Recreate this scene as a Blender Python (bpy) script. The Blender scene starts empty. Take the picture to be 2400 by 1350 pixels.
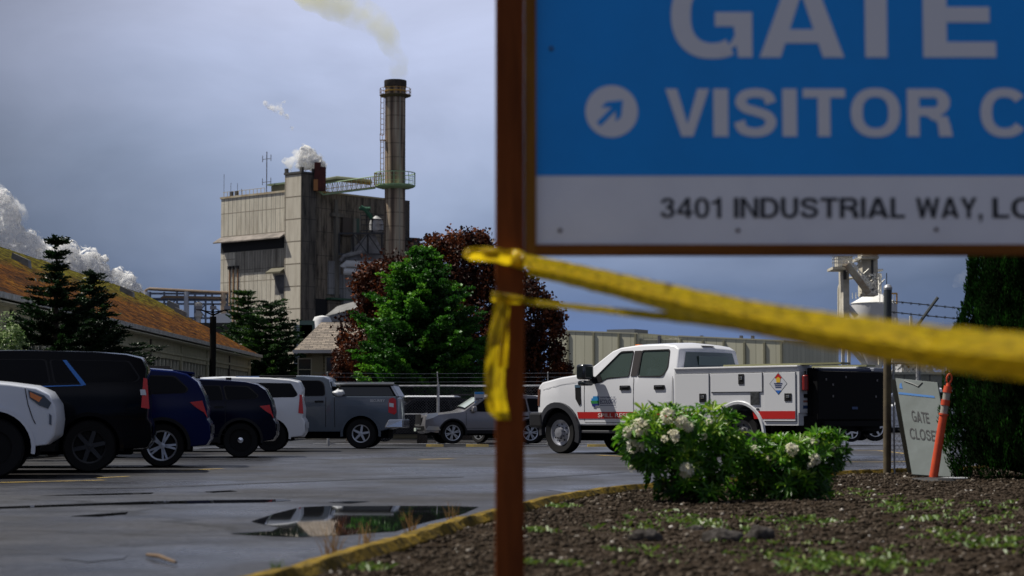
import bpy, bmesh, math, random
import numpy as np
from mathutils import Vector, Matrix, noise as mnoise
from mathutils.geometry import delaunay_2d_cdt

random.seed(7)
RNG = np.random.default_rng(11)
R = math.radians
scene = bpy.context.scene
COL = scene.collection

# ------------------------------------------------------------------ camera
F = 4666.7                      # focal length in pixels of the 2400 px wide picture
H = 0.80                        # camera height
TH = math.atan((975 - 675) / F)
cam_d = bpy.data.cameras.new("camera")
cam = bpy.data.objects.new("camera", cam_d)
COL.objects.link(cam)
cam_d.lens = 70
cam_d.sensor_width = 36
cam.location = (0, 0, H)
cam.rotation_euler = (R(90) + TH, 0, 0)
cam_d.clip_start = 0.1
cam_d.clip_end = 6000
cam_d.dof.use_dof = True
cam_d.dof.focus_distance = 44
cam_d.dof.aperture_fstop = 3.0
scene.camera = cam

# ------------------------------------------------------------------ light
SUN = Vector((-0.80, 0.20, 1.32)).normalized()
sun_d = bpy.data.lights.new("sun", 'SUN')
sun_d.energy = 5.0
sun_d.angle = R(0.5)
sun_d.color = (1.0, 0.95, 0.86)
sun = bpy.data.objects.new("sun", sun_d)
COL.objects.link(sun)
sun.rotation_euler = SUN.to_track_quat('Z', 'Y').to_euler()

world = bpy.data.worlds.new("World")
scene.world = world
world.use_nodes = True
wt = world.node_tree
wt.nodes.clear()
wn = lambda t: wt.nodes.new(t)
wl = lambda a, b: wt.links.new(a, b)
w_out = wn('ShaderNodeOutputWorld')
sky = wn('ShaderNodeTexSky')
sky.sky_type = 'NISHITA'
sky.sun_disc = False
sky.sun_elevation = math.asin(SUN.z)
sky.sun_rotation = math.atan2(SUN.x, SUN.y)
bg1 = wn('ShaderNodeBackground')
bg1.inputs[1].default_value = 0.06
wl(sky.outputs[0], bg1.inputs[0])
# storm clouds: colour by elevation, darker to the left, raised behind the viewer to light the sign
tc = wn('ShaderNodeTexCoord')
sep = wn('ShaderNodeSeparateXYZ')
wl(tc.outputs['Generated'], sep.inputs[0])
nz = wn('ShaderNodeTexNoise')
nz.inputs['Scale'].default_value = 5.0
nz.inputs['Detail'].default_value = 4
nz.inputs['Roughness'].default_value = 0.5
wmap = wn('ShaderNodeMapping')
wmap.inputs['Scale'].default_value = (1, 1, 2.2)
wmap.inputs['Location'].default_value = (3.1, 0.4, 1.7)
wl(tc.outputs['Generated'], wmap.inputs[0])
wl(wmap.outputs[0], nz.inputs['Vector'])
def wmath(op, a, b=None, clamp=False):
    n = wn('ShaderNodeMath')
    n.operation = op
    n.use_clamp = clamp
    for i, v in enumerate((a, b)):
        if v is None:
            continue
        if isinstance(v, (int, float)):
            n.inputs[i].default_value = v
        else:
            wl(v, n.inputs[i])
    return n.outputs[0]
zz = wmath('ADD', sep.outputs[2], wmath('MULTIPLY', wmath('SUBTRACT', nz.outputs[0], 0.5), 0.11))
ramp = wn('ShaderNodeValToRGB')
wl(zz, ramp.inputs[0])
cr = ramp.color_ramp
stops = [(0.0, (.13, .22, .45)), (0.035, (.10, .16, .33)), (0.075, (.125, .175, .30)),
         (0.12, (.28, .34, .49)), (0.165, (.43, .485, .67)), (0.23, (.52, .56, .74)), (0.34, (.30, .325, .41)), (1.0, (.12, .135, .17))]
while len(cr.elements) < len(stops):
    cr.elements.new(0.5)
for e, (p, c) in zip(cr.elements, stops):
    e.position = p
    e.color = (*c, 1)
# left-right shade: 1 at the centre-right, lower towards the left; behind the viewer raised to brighten the sign
az = wn('ShaderNodeMapRange')
az.inputs['From Min'].default_value = -0.29
az.inputs['From Max'].default_value = -0.08
az.inputs['To Min'].default_value = 0.40
az.inputs['To Max'].default_value = 1.0
az.interpolation_type = 'SMOOTHSTEP'
wl(sep.outputs[0], az.inputs['Value'])
azr = wn('ShaderNodeMapRange')
azr.inputs['From Min'].default_value = 0.02
azr.inputs['From Max'].default_value = 0.4
azr.inputs['To Min'].default_value = 1.0
azr.inputs['To Max'].default_value = 0.45
azr.interpolation_type = 'SMOOTHSTEP'
wl(sep.outputs[0], azr.inputs['Value'])
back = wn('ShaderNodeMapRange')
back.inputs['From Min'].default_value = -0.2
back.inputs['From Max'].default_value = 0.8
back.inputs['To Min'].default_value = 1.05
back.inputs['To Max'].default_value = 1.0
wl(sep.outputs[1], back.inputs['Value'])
nz2 = wn('ShaderNodeTexNoise')
nz2.inputs['Scale'].default_value = 7.0
nz2.inputs['Detail'].default_value = 6
nz2.inputs['Roughness'].default_value = 0.55
nz2.inputs['Distortion'].default_value = 0.6
wl(wmap.outputs[0], nz2.inputs['Vector'])
cloud = wmath('ADD', wmath('MULTIPLY', wmath('SUBTRACT', nz2.outputs[0], 0.5), 0.66), 1.12)
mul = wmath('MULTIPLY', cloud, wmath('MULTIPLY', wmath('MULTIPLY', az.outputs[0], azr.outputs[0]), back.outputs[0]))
mx = wn('ShaderNodeVectorMath')
mx.operation = 'SCALE'
wl(ramp.outputs[0], mx.inputs[0])
wl(mul, mx.inputs['Scale'])
bg2 = wn('ShaderNodeBackground')
wl(mx.outputs[0], bg2.inputs[0])
bg2.inputs[1].default_value = 1.0
ms = wn('ShaderNodeMixShader')
ms.inputs[0].default_value = 0.92
wl(bg1.outputs[0], ms.inputs[1])
wl(bg2.outputs[0], ms.inputs[2])
wl(ms.outputs[0], w_out.inputs[0])

scene.view_settings.view_transform = 'Standard'
scene.view_settings.look = 'None'
scene.view_settings.exposure = 0.15
scene.view_settings.gamma = 1.0
scene.view_settings.use_curve_mapping = False
scene.cycles.max_bounces = 18
scene.cycles.diffuse_bounces = 2
scene.cycles.glossy_bounces = 3
scene.cycles.transmission_bounces = 4
scene.cycles.transparent_max_bounces = 40
scene.cycles.volume_bounces = 16
scene.cycles.use_denoising = True
scene.cycles.sample_clamp_indirect = 4

# ------------------------------------------------------------------ helpers
def W(px, py, D):
    """world point on the sight line of a photo pixel at distance Y = D"""
    u = (px - 1200) / F
    v = (675 - py) / F
    dy = math.cos(TH) - v * math.sin(TH)
    dz = math.sin(TH) + v * math.cos(TH)
    t = D / dy
    return Vector((u * t, D, H + dz * t))

def G(px, py, z=0.0):
    """ground point seen at a photo pixel"""
    u = (px - 1200) / F
    v = (675 - py) / F
    dy = math.cos(TH) - v * math.sin(TH)
    dz = math.sin(TH) + v * math.cos(TH)
    t = (z - H) / dz
    return Vector((u * t, dy * t, z))

def gz(y):
    return 0.0 if y < 50 else (-0.01 * (y - 50) if y < 70 else -0.2)

def newobj(name, me, m=None, parent=None):
    o = bpy.data.objects.new(name, me)
    COL.objects.link(o)
    if m is not None and me is not None:
        for x in (m if isinstance(m, (list, tuple)) else [m]):
            me.materials.append(x)
    if parent is not None:
        o.parent = parent
    return o

def thing(name, label, cat, loc=(0, 0, 0), rotz=0.0, group=None, scale=1.0):
    o = bpy.data.objects.new(name, None)
    COL.objects.link(o)
    o.location = loc
    o.rotation_euler = (0, 0, rotz)
    o.scale = (scale,) * 3
    o.empty_display_size = 0.3
    tag(o, label, cat, group)
    return o

def tag(o, label=None, cat=None, group=None, kind=None):
    if label: o['label'] = label
    if cat: o['category'] = cat
    if group: o['group'] = group
    if kind: o['kind'] = kind
    return o

class MB:
    """collects faces of ONE object"""
    def __init__(s):
        s.v = []; s.f = []; s.mi = []
    def add(s, vs, fs, mi=0):
        n = len(s.v)
        s.v += [tuple(p) for p in vs]
        s.f += [tuple(i + n for i in f) for f in fs]
        s.mi += [mi] * len(fs)
        return s
    def box(s, x0, x1, y0, y1, z0, z1, mi=0):
        vs = [(x, y, z) for z in (z0, z1) for y in (y0, y1) for x in (x0, x1)]
        fs = [(0, 2, 3, 1), (4, 5, 7, 6), (0, 1, 5, 4), (2, 6, 7, 3), (0, 4, 6, 2), (1, 3, 7, 5)]
        return s.add(vs, fs, mi)
    def hexa(s, lo, hi, mi=0):
        """lo, hi: 4 points each, same order round"""
        vs = list(lo) + list(hi)
        fs = [(3, 2, 1, 0), (4, 5, 6, 7)] + [(i, (i + 1) % 4, 4 + (i + 1) % 4, 4 + i) for i in range(4)]
        return s.add(vs, fs, mi)
    def quad(s, a, b, c, d, mi=0):
        return s.add([a, b, c, d], [(0, 1, 2, 3)], mi)
    def tube(s, pts, r, n=8, r2=None, cap=True, mi=0):
        pts = [Vector(p) for p in pts]
        rs = [r] * len(pts) if r2 is None else [r + (r2 - r) * i / (len(pts) - 1) for i in range(len(pts))]
        if isinstance(r, (list, tuple)): rs = r
        vs = []; fs = []
        up = None
        for i, p in enumerate(pts):
            d = (pts[min(i + 1, len(pts) - 1)] - pts[max(i - 1, 0)])
            if d.length < 1e-9: d = Vector((0, 0, 1))
            d.normalize()
            if up is None:
                up = Vector((0, 0, 1)) if abs(d.z) < .9 else Vector((1, 0, 0))
            a = d.cross(up)
            if a.length < 1e-6: a = d.cross(Vector((0, 1, 0)))
            a.normalize(); b = a.cross(d).normalized(); up = b
            for k in range(n):
                t = 2 * math.pi * k / n + (math.pi / 4 if n == 4 else 0)
                vs.append(p + a * (rs[i] * math.cos(t)) + b * (rs[i] * math.sin(t)))
        for i in range(len(pts) - 1):
            for k in range(n):
                k2 = (k + 1) % n
                fs.append((i * n + k, i * n + k2, (i + 1) * n + k2, (i + 1) * n + k))
        if cap:
            fs.append(tuple(range(n))[::-1])
            fs.append(tuple((len(pts) - 1) * n + k for k in range(n)))
        return s.add(vs, fs, mi)
    def lathe(s, prof, c=(0, 0, 0), n=24, axis='z', mi=0, close=False):
        """prof: (radius, height) pairs"""
        vs = []; fs = []
        for r, h in prof:
            for k in range(n):
                t = 2 * math.pi * k / n
                a, b = r * math.cos(t), r * math.sin(t)
                p = (a, b, h) if axis == 'z' else (a, h, b)
                vs.append((p[0] + c[0], p[1] + c[1], p[2] + c[2]))
        m = len(prof)
        for i in range(m if close else m - 1):
            j = (i + 1) % m
            for k in range(n):
                k2 = (k + 1) % n
                fs.append((i * n + k, i * n + k2, j * n + k2, j * n + k))
        return s.add(vs, fs, mi)
    def prism(s, poly, a, b, plane='xz', mi=0):
        """poly of 2-D points extruded from a to b along the missing axis"""
        n = len(poly)
        if plane == 'xz':
            vs = [(x, a, z) for x, z in poly] + [(x, b, z) for x, z in poly]
        elif plane == 'xy':
            vs = [(x, y, a) for x, y in poly] + [(x, y, b) for x, y in poly]
        else:
            vs = [(a, y, z) for y, z in poly] + [(b, y, z) for y, z in poly]
        fs = [tuple(range(n)), tuple(range(2 * n - 1, n - 1, -1))]
        fs += [(i, n + i, n + (i + 1) % n, (i + 1) % n) for i in range(n)]
        return s.add(vs, fs, mi)
    def build(s, name, m=None, parent=None, smooth=False, bevel=0, ang=35, recalc=True):
        me = bpy.data.meshes.new(name)
        me.from_pydata(s.v, [], s.f)
        if len(set(s.mi)) > 1:
            me.polygons.foreach_set('material_index', s.mi)
        if recalc:
            bm = bmesh.new(); bm.from_mesh(me)
            bmesh.ops.recalc_face_normals(bm, faces=bm.faces)
            bm.to_mesh(me); bm.free()
        if smooth:
            me.shade_smooth()
            me.set_sharp_from_angle(angle=R(ang))
        o = newobj(name, me, m, parent)
        if bevel:
            b = o.modifiers.new('bevel', 'BEVEL')
            b.width = bevel; b.segments = 2; b.limit_method = 'ANGLE'; b.angle_limit = R(40)
        return o

def fast_mesh(name, verts, faces, mats, parent=None, tint=None, smooth=False):
    """numpy vertices (n,3) and equal-sized faces (m,k); tint: one value per face"""
    verts = np.asarray(verts, np.float32); faces = np.asarray(faces, np.int32)
    me = bpy.data.meshes.new(name)
    me.vertices.add(len(verts)); me.vertices.foreach_set('co', verts.ravel())
    k = faces.shape[1]
    me.loops.add(faces.size); me.loops.foreach_set('vertex_index', faces.ravel())
    me.polygons.add(len(faces))
    me.polygons.foreach_set('loop_start', np.arange(0, faces.size, k, dtype=np.int32))
    me.polygons.foreach_set('loop_total', np.full(len(faces), k, np.int32))
    if smooth:
        me.polygons.foreach_set('use_smooth', np.ones(len(faces), bool))
    me.update(calc_edges=True)
    if tint is not None:
        at = me.attributes.new('tint', 'FLOAT', 'FACE')
        at.data.foreach_set('value', np.asarray(tint, np.float32))
    return newobj(name, me, mats, parent)

# ------------------------------------------------------------------ materials
MATS = {}
def mat(name, col, rough=0.6, metal=0.0, coat=0.0, noise=None, col2=None, bump=None, spec=0.5, alpha=None, emit=None, stretch=(1, 1, 1)):
    if name in MATS: return MATS[name]
    m = bpy.data.materials.new(name); m.use_nodes = True
    t = m.node_tree; b = t.nodes['Principled BSDF']
    b.inputs['Base Color'].default_value = (*col, 1)
    b.inputs['Roughness'].default_value = rough
    b.inputs['Metallic'].default_value = metal
    b.inputs['Coat Weight'].default_value = coat
    b.inputs['Coat Roughness'].default_value = 0.04
    b.inputs['Specular IOR Level'].default_value = spec
    if emit:
        b.inputs['Emission Color'].default_value = (*emit[0], 1)
        b.inputs['Emission Strength'].default_value = emit[1]
    if noise or bump:
        tcn = t.nodes.new('ShaderNodeTexCoord')
        mp = t.nodes.new('ShaderNodeMapping'); mp.inputs['Scale'].default_value = stretch
        t.links.new(tcn.outputs['Object'], mp.inputs[0])
    if noise:
        n = t.nodes.new('ShaderNodeTexNoise'); n.inputs['Scale'].default_value = noise
        n.inputs['Detail'].default_value = 5; n.inputs['Roughness'].default_value = 0.62
        t.links.new(mp.outputs[0], n.inputs['Vector'])
        rp = t.nodes.new('ShaderNodeValToRGB')
        rp.color_ramp.elements[0].position = 0.36; rp.color_ramp.elements[1].position = 0.64
        rp.color_ramp.elements[0].color = (*col, 1); rp.color_ramp.elements[1].color = (*(col2 or col), 1)
        t.links.new(n.outputs[0], rp.inputs[0]); t.links.new(rp.outputs[0], b.inputs['Base Color'])
    if bump:
        n2 = t.nodes.new('ShaderNodeTexNoise'); n2.inputs['Scale'].default_value = bump[0]
        n2.inputs['Detail'].default_value = 4
        t.links.new(mp.outputs[0], n2.inputs['Vector'])
        bp = t.nodes.new('ShaderNodeBump'); bp.inputs['Strength'].default_value = bump[1]
        bp.inputs['Distance'].default_value = bump[2] if len(bump) > 2 else 0.02
        t.links.new(n2.outputs[0], bp.inputs['Height']); t.links.new(bp.outputs[0], b.inputs['Normal'])
    MATS[name] = m
    return m

def leaf_mat(name, stops, rough=0.45, trans=0.35, spec=0.4):
    """foliage: colour picked per leaf from the stored tint, some light let through"""
    if name in MATS: return MATS[name]
    m = bpy.data.materials.new(name); m.use_nodes = True
    t = m.node_tree; b = t.nodes['Principled BSDF']; out = t.nodes['Material Output']
    at = t.nodes.new('ShaderNodeAttribute'); at.attribute_name = 'tint'
    rp = t.nodes.new('ShaderNodeValToRGB'); cr_ = rp.color_ramp
    while len(cr_.elements) < len(stops): cr_.elements.new(0.5)
    for e, (p, c) in zip(cr_.elements, stops):
        e.position = p; e.color = (*c, 1)
    t.links.new(at.outputs['Fac'], rp.inputs[0]); t.links.new(rp.outputs[0], b.inputs['Base Color'])
    b.inputs['Roughness'].default_value = rough; b.inputs['Specular IOR Level'].default_value = spec
    tr = t.nodes.new('ShaderNodeBsdfTranslucent'); t.links.new(rp.outputs[0], tr.inputs[0])
    mxs = t.nodes.new('ShaderNodeMixShader'); mxs.inputs[0].default_value = trans
    t.links.new(b.outputs[0], mxs.inputs[1]); t.links.new(tr.outputs[0], mxs.inputs[2])
    t.links.new(mxs.outputs[0], out.inputs[0])
    MATS[name] = m
    return m

def clad_mat(name, col, stain, line, pw, ph, lw=0.03, stain_amt=0.6, rough=0.75, rib=None, drip=0.5):
    """panelled wall: seams every pw by ph metres, streaky weather stains"""
    m = bpy.data.materials.new(name); m.use_nodes = True
    t = m.node_tree; b = t.nodes['Principled BSDF']
    b.inputs['Roughness'].default_value = rough
    N = t.nodes.new; L = t.links.new
    tcn = N('ShaderNodeTexCoord'); sp = N('ShaderNodeSeparateXYZ'); L(tcn.outputs['Object'], sp.inputs[0])
    ad = N('ShaderNodeMath'); ad.operation = 'ADD'; L(sp.outputs[0], ad.inputs[0]); L(sp.outputs[1], ad.inputs[1])
    cb = N('ShaderNodeCombineXYZ'); L(ad.outputs[0], cb.inputs[0]); L(sp.outputs[2], cb.inputs[1])
    br = N('ShaderNodeTexBrick'); L(cb.outputs[0], br.inputs['Vector'])
    br.offset = 0.0; br.inputs['Scale'].default_value = 1.0
    br.inputs['Brick Width'].default_value = pw; br.inputs['Row Height'].default_value = ph
    br.inputs['Mortar Size'].default_value = lw; br.inputs['Mortar Smooth'].default_value = 0.3
    br.inputs['Color1'].default_value = (*col, 1)
    br.inputs['Color2'].default_value = (*[c * 0.86 for c in col], 1)
    br.inputs['Mortar'].default_value = (*line, 1)
    mp = N('ShaderNodeMapping'); L(cb.outputs[0], mp.inputs[0]); mp.inputs['Scale'].default_value = (1.1, drip * 0.22, 1)
    nz1 = N('ShaderNodeTexNoise'); nz1.inputs['Scale'].default_value = 1.0; nz1.inputs['Detail'].default_value = 7
    nz1.inputs['Roughness'].default_value = 0.65
    L(mp.outputs[0], nz1.inputs['Vector'])
    rp = N('ShaderNodeMapRange'); rp.inputs['From Min'].default_value = 0.46; rp.inputs['From Max'].default_value = 0.66
    rp.inputs['To Max'].default_value = stain_amt
    L(nz1.outputs[0], rp.inputs['Value'])
    mxc = N('ShaderNodeMix'); mxc.data_type = 'RGBA'
    L(rp.outputs[0], mxc.inputs['Factor']); L(br.outputs['Color'], mxc.inputs['A'])
    mxc.inputs['B'].default_value = (*stain, 1)
    L(mxc.outputs['Result'], b.inputs['Base Color'])
    if rib:
        wv = N('ShaderNodeTexWave'); wv.wave_type = 'BANDS'; wv.bands_direction = 'X'
        wv.inputs['Scale'].default_value = rib
        L(cb.outputs[0], wv.inputs['Vector'])
        bp = N('ShaderNodeBump'); bp.inputs['Strength'].default_value = 0.5; bp.inputs['Distance'].default_value = 0.05
        L(wv.outputs[0], bp.inputs['Height']); L(bp.outputs[0], b.inputs['Normal'])
    return m

def _path(pts, n=10):
    """Catmull-Rom through points"""
    P = [Vector(p) for p in pts]; out = []
    for i in range(len(P) - 1):
        p0, p1, p2, p3 = P[max(0, i - 1)], P[i], P[i + 1], P[min(len(P) - 1, i + 2)]
        for k in range(n):
            t = k / n
            out.append(.5 * ((2 * p1) + (p2 - p0) * t + (2 * p0 - 5 * p1 + 4 * p2 - p3) * t * t + (3 * p1 - p0 - 3 * p2 + p3) * t ** 3))
    out.append(P[-1]); return out
def _sup(cx, cy, rx, ry, a0, a1, n=28, e=.86):
    o = []
    for k in range(n + 1):
        a = R(a0 + (a1 - a0) * k / n); c, s_ = math.cos(a), math.sin(a)
        o.append(Vector((cx + rx * math.copysign(abs(c) ** e, c), cy + ry * math.copysign(abs(s_) ** e, s_))))
    return o
def _thick(P, tx, ty):
    """strip of quads round a centre line; tx = thickness of upright strokes, ty = of level strokes"""
    q = []
    for i, p in enumerate(P):
        d = (P[min(i + 1, len(P) - 1)] - P[max(0, i - 1)]).normalized(); n_ = Vector((-d.y, d.x))
        w_ = .5 * (tx * abs(n_.x) ** 1.3 + ty * abs(n_.y) ** 1.3) / (abs(n_.x) ** 1.3 + abs(n_.y) ** 1.3)
        q.append((p - n_ * w_, p + n_ * w_))
    return [[q[i][0], q[i + 1][0], q[i + 1][1], q[i][1]] for i in range(len(q) - 1)]
def glyph(ch, tx=.235, ty=.185):
    """heavy grotesque capital in a 1 high cell: (width, list of convex pieces)"""
    r_ = lambda x0, y0, x1, y1: [(x0, y0), (x1, y0), (x1, y1), (x0, y1)]
    h = tx / 2; v = ty / 2
    if ch == 'I': return tx, [r_(0, 0, tx, 1)]
    if ch == 'T': return .80, [r_(0, 1 - ty, .80, 1), r_(.4 - h, 0, .4 + h, 1 - ty)]
    if ch == 'E': return .72, [r_(0, 0, tx, 1), r_(tx, 0, .72, ty), r_(tx, 1 - ty, .70, 1), r_(tx, .5 - v + .01, .66, .5 + v + .01)]
    if ch == 'L': return .66, [r_(0, 0, tx, 1), r_(tx, 0, .66, ty)]
    if ch == 'V': return .94, [[(0, 1), (.345, 0), (.47, 0), (.47, .26), (.25, 1)], [(.94, 1), (.69, 1), (.47, .26), (.47, 0), (.595, 0)]]
    if ch == 'A': return .98, [[(0, 0), (.245, 0), (.49, .76), (.49, 1), (.36, 1)], [(.98, 0), (.62, 1), (.49, 1), (.49, .76), (.735, 0)], [(.30, .17), (.68, .17), (.63, .335), (.35, .335)]]
    if ch == 'N': return .82, [r_(0, 0, tx * .93, 1), r_(.82 - tx * .93, 0, .82, 1), [(tx * .93, 1), (0.05, 1), (.82 - tx * .93, 0), (.80, 0)]]
    if ch == 'W':
        return 1.30, [[(0, 1), (.24, 0), (.45, 0), (.225, 1)], [(.24, 0), (.45, 0), (.74, 1), (.56, 1)], [(.56, 1), (.74, 1), (1.06, 0), (.85, 0)], [(.85, 0), (1.06, 0), (1.30, 1), (1.075, 1)]]
    if ch == 'Y': return .90, [[(0, 1), (.45 - h, .40), (.45 + h, .40), (.26, 1)], [(.90, 1), (.64, 1), (.45 - h, .40), (.45 + h, .40)], r_(.45 - h, 0, .45 + h, .40)]
    if ch == 'O': return .98, _thick(_sup(.49, .5, .49 - h, .515 - v, 0, 360, 48), tx, ty)
    if ch == '0': return .68, _thick(_sup(.34, .5, .34 - h * .85, .51 - v, 0, 360, 40), tx * .88, ty * .85)
    if ch == 'C': return .92, _thick(_sup(.49, .5, .49 - h, .515 - v, 38, 322, 40), tx, ty)
    if ch == 'G': return .96, _thick(_sup(.49, .5, .49 - h, .515 - v, 42, 300, 40), tx, ty) + [r_(.52, .37, .96, .37 + ty * .92), [(.96 - tx * .72, 0), (.96, 0), (.96, .40), (.96 - tx * .95, .40)], [(.60, .03), (.96 - tx * .7, .16), (.96 - tx * .7, .34), (.72, .20)]]
    if ch == 'S':
        P = _path([(.735, .70), (.66, .86), (.43, .915), (.20, .86), (.135, .715), (.23, .595), (.44, .525), (.66, .44), (.735, .29), (.64, .14), (.42, .085), (.18, .145), (.105, .315)], 6)
        return .85, _thick(P, tx * .95, ty)
    if ch == 'U': return .80, _thick([Vector((h, 1)), Vector((h, .6))] + _sup(.40, .42, .40 - h, .43 - v, 180, 360, 24, .9) + [Vector((.80 - h, .6)), Vector((.80 - h, 1))], tx, ty)
    if ch == 'D': return .86, [r_(0, 0, tx, 1)] + _thick([Vector((tx * .9, 1 - v)), Vector((.38, 1 - v))] + _sup(.38, .5, .48 - h, .5 - v, 90, -90, 26, .9) + [Vector((tx * .9, v))], tx, ty)
    if ch == 'R': return .88, [r_(0, 0, tx, 1)] + _thick([Vector((tx * .9, 1 - v)), Vector((.5, 1 - v))] + _sup(.5, .715, .325 - h, .285 - v, 90, -90, 18, .9) + [Vector((tx * .9, .43 + v))], tx, ty) + [[(.36, .44), (.60, .50), (.70, .38), (.50, .33)], [(.50, .42), (.78, .42), (.82, .22), (.585, .26)], [(.585, .28), (.82, .28), (.87, 0), (.615, 0)]]
    if ch == '3':
        return .68, _thick(_path([(.10, .74), (.17, .87), (.33, .915), (.50, .86), (.545, .73), (.47, .60), (.30, .555)], 6), tx * .85, ty * .85) + _thick(_path([(.28, .53), (.49, .47), (.575, .30), (.50, .14), (.33, .085), (.16, .13), (.09, .29)], 6), tx * .9, ty * .85)
    if ch == '4': return .72, [r_(.42, 0, .42 + tx * .85, 1), r_(0, .20, .72, .20 + ty * .9), [(0, .20 + ty * .9), (0, .34), (.42, 1), (.46, .80), (.18, .34)]]
    if ch == '1': return .46, [r_(.46 - tx * .9, 0, .46, 1), [(0, .70), (.30, .70), (.30, .84), (.20, .84), (0, .80)], [(.20, .70), (.30, .70), (.32, 1), (.29, 1), (.20, .84)]]
    if ch == ',': return tx, [r_(0, 0, tx, tx * .9), [(tx * .45, -.02), (tx, 0), (tx * .7, -.17), (tx * .15, -.22)]]
    return .3, []
def sign_text(name, body, height, m, parent, origin, ux, uz, width=None, nrm=(0, -1, 0), gap=.09, tx=.235, ty=.185):
    pieces = []; x = 0
    for ch in body:
        w_, ps = glyph(ch, tx, ty)
        if ch == ' ': x += .32; continue
        for p in ps: pieces.append([(a + x, b) for a, b in p])
        x += w_ + gap
    x -= gap
    sy = height; sx_ = (width / x) if width else height
    o_, u_, v_, n_ = (Vector(q) for q in (origin, ux, uz, nrm)); mb = MB()
    for i, p in enumerate(pieces):
        e = n_ * (.00012 * (i % 5)); mb.add([o_ + u_ * (a * sx_) + v_ * (b * sy) + e for a, b in p], [tuple(range(len(p)))])
    return mb.build(name, m, parent, recalc=False)

def text_obj(name, body, height, m, parent, origin, ux, uz, width=None, off=0.0, extrude=0.0, label=None, skew=0):
    """flat lettering: origin = lower left, ux / uz unit directions, cap height in metres"""
    cu = bpy.data.curves.new(name, 'FONT'); cu.body = body; cu.size = 1.0
    cu.offset = off; cu.extrude = 0; cu.resolution_u = 4
    tmp = bpy.data.objects.new(name, cu); COL.objects.link(tmp)
    bpy.context.view_layer.update()
    me = bpy.data.meshes.new_from_object(tmp.evaluated_get(bpy.context.evaluated_depsgraph_get()))
    bpy.data.objects.remove(tmp); bpy.data.curves.remove(cu)
    n = len(me.vertices); co = np.empty(n * 3, np.float32); me.vertices.foreach_get('co', co); co = co.reshape(-1, 3)
    x0, x1 = co[:, 0].min(), co[:, 0].max()
    y0 = 0.0 - off; cap = 0.682 + 2 * off
    sy = height / cap
    sx = sy if width is None else width / (x1 - x0)
    a = (co[:, 0] - x0) * sx; b_ = (co[:, 1] - y0) * sy
    o_ = np.array(origin); u_ = np.array(ux); v_ = np.array(uz)
    p = o_ + a[:, None] * u_ + b_[:, None] * v_
    me.vertices.foreach_set('co', p.astype(np.float32).ravel()); me.update()
    me.name = name
    me.materials.clear()
    o = newobj(name, me, m, parent)
    if label: o['label'] = label
    return o
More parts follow.
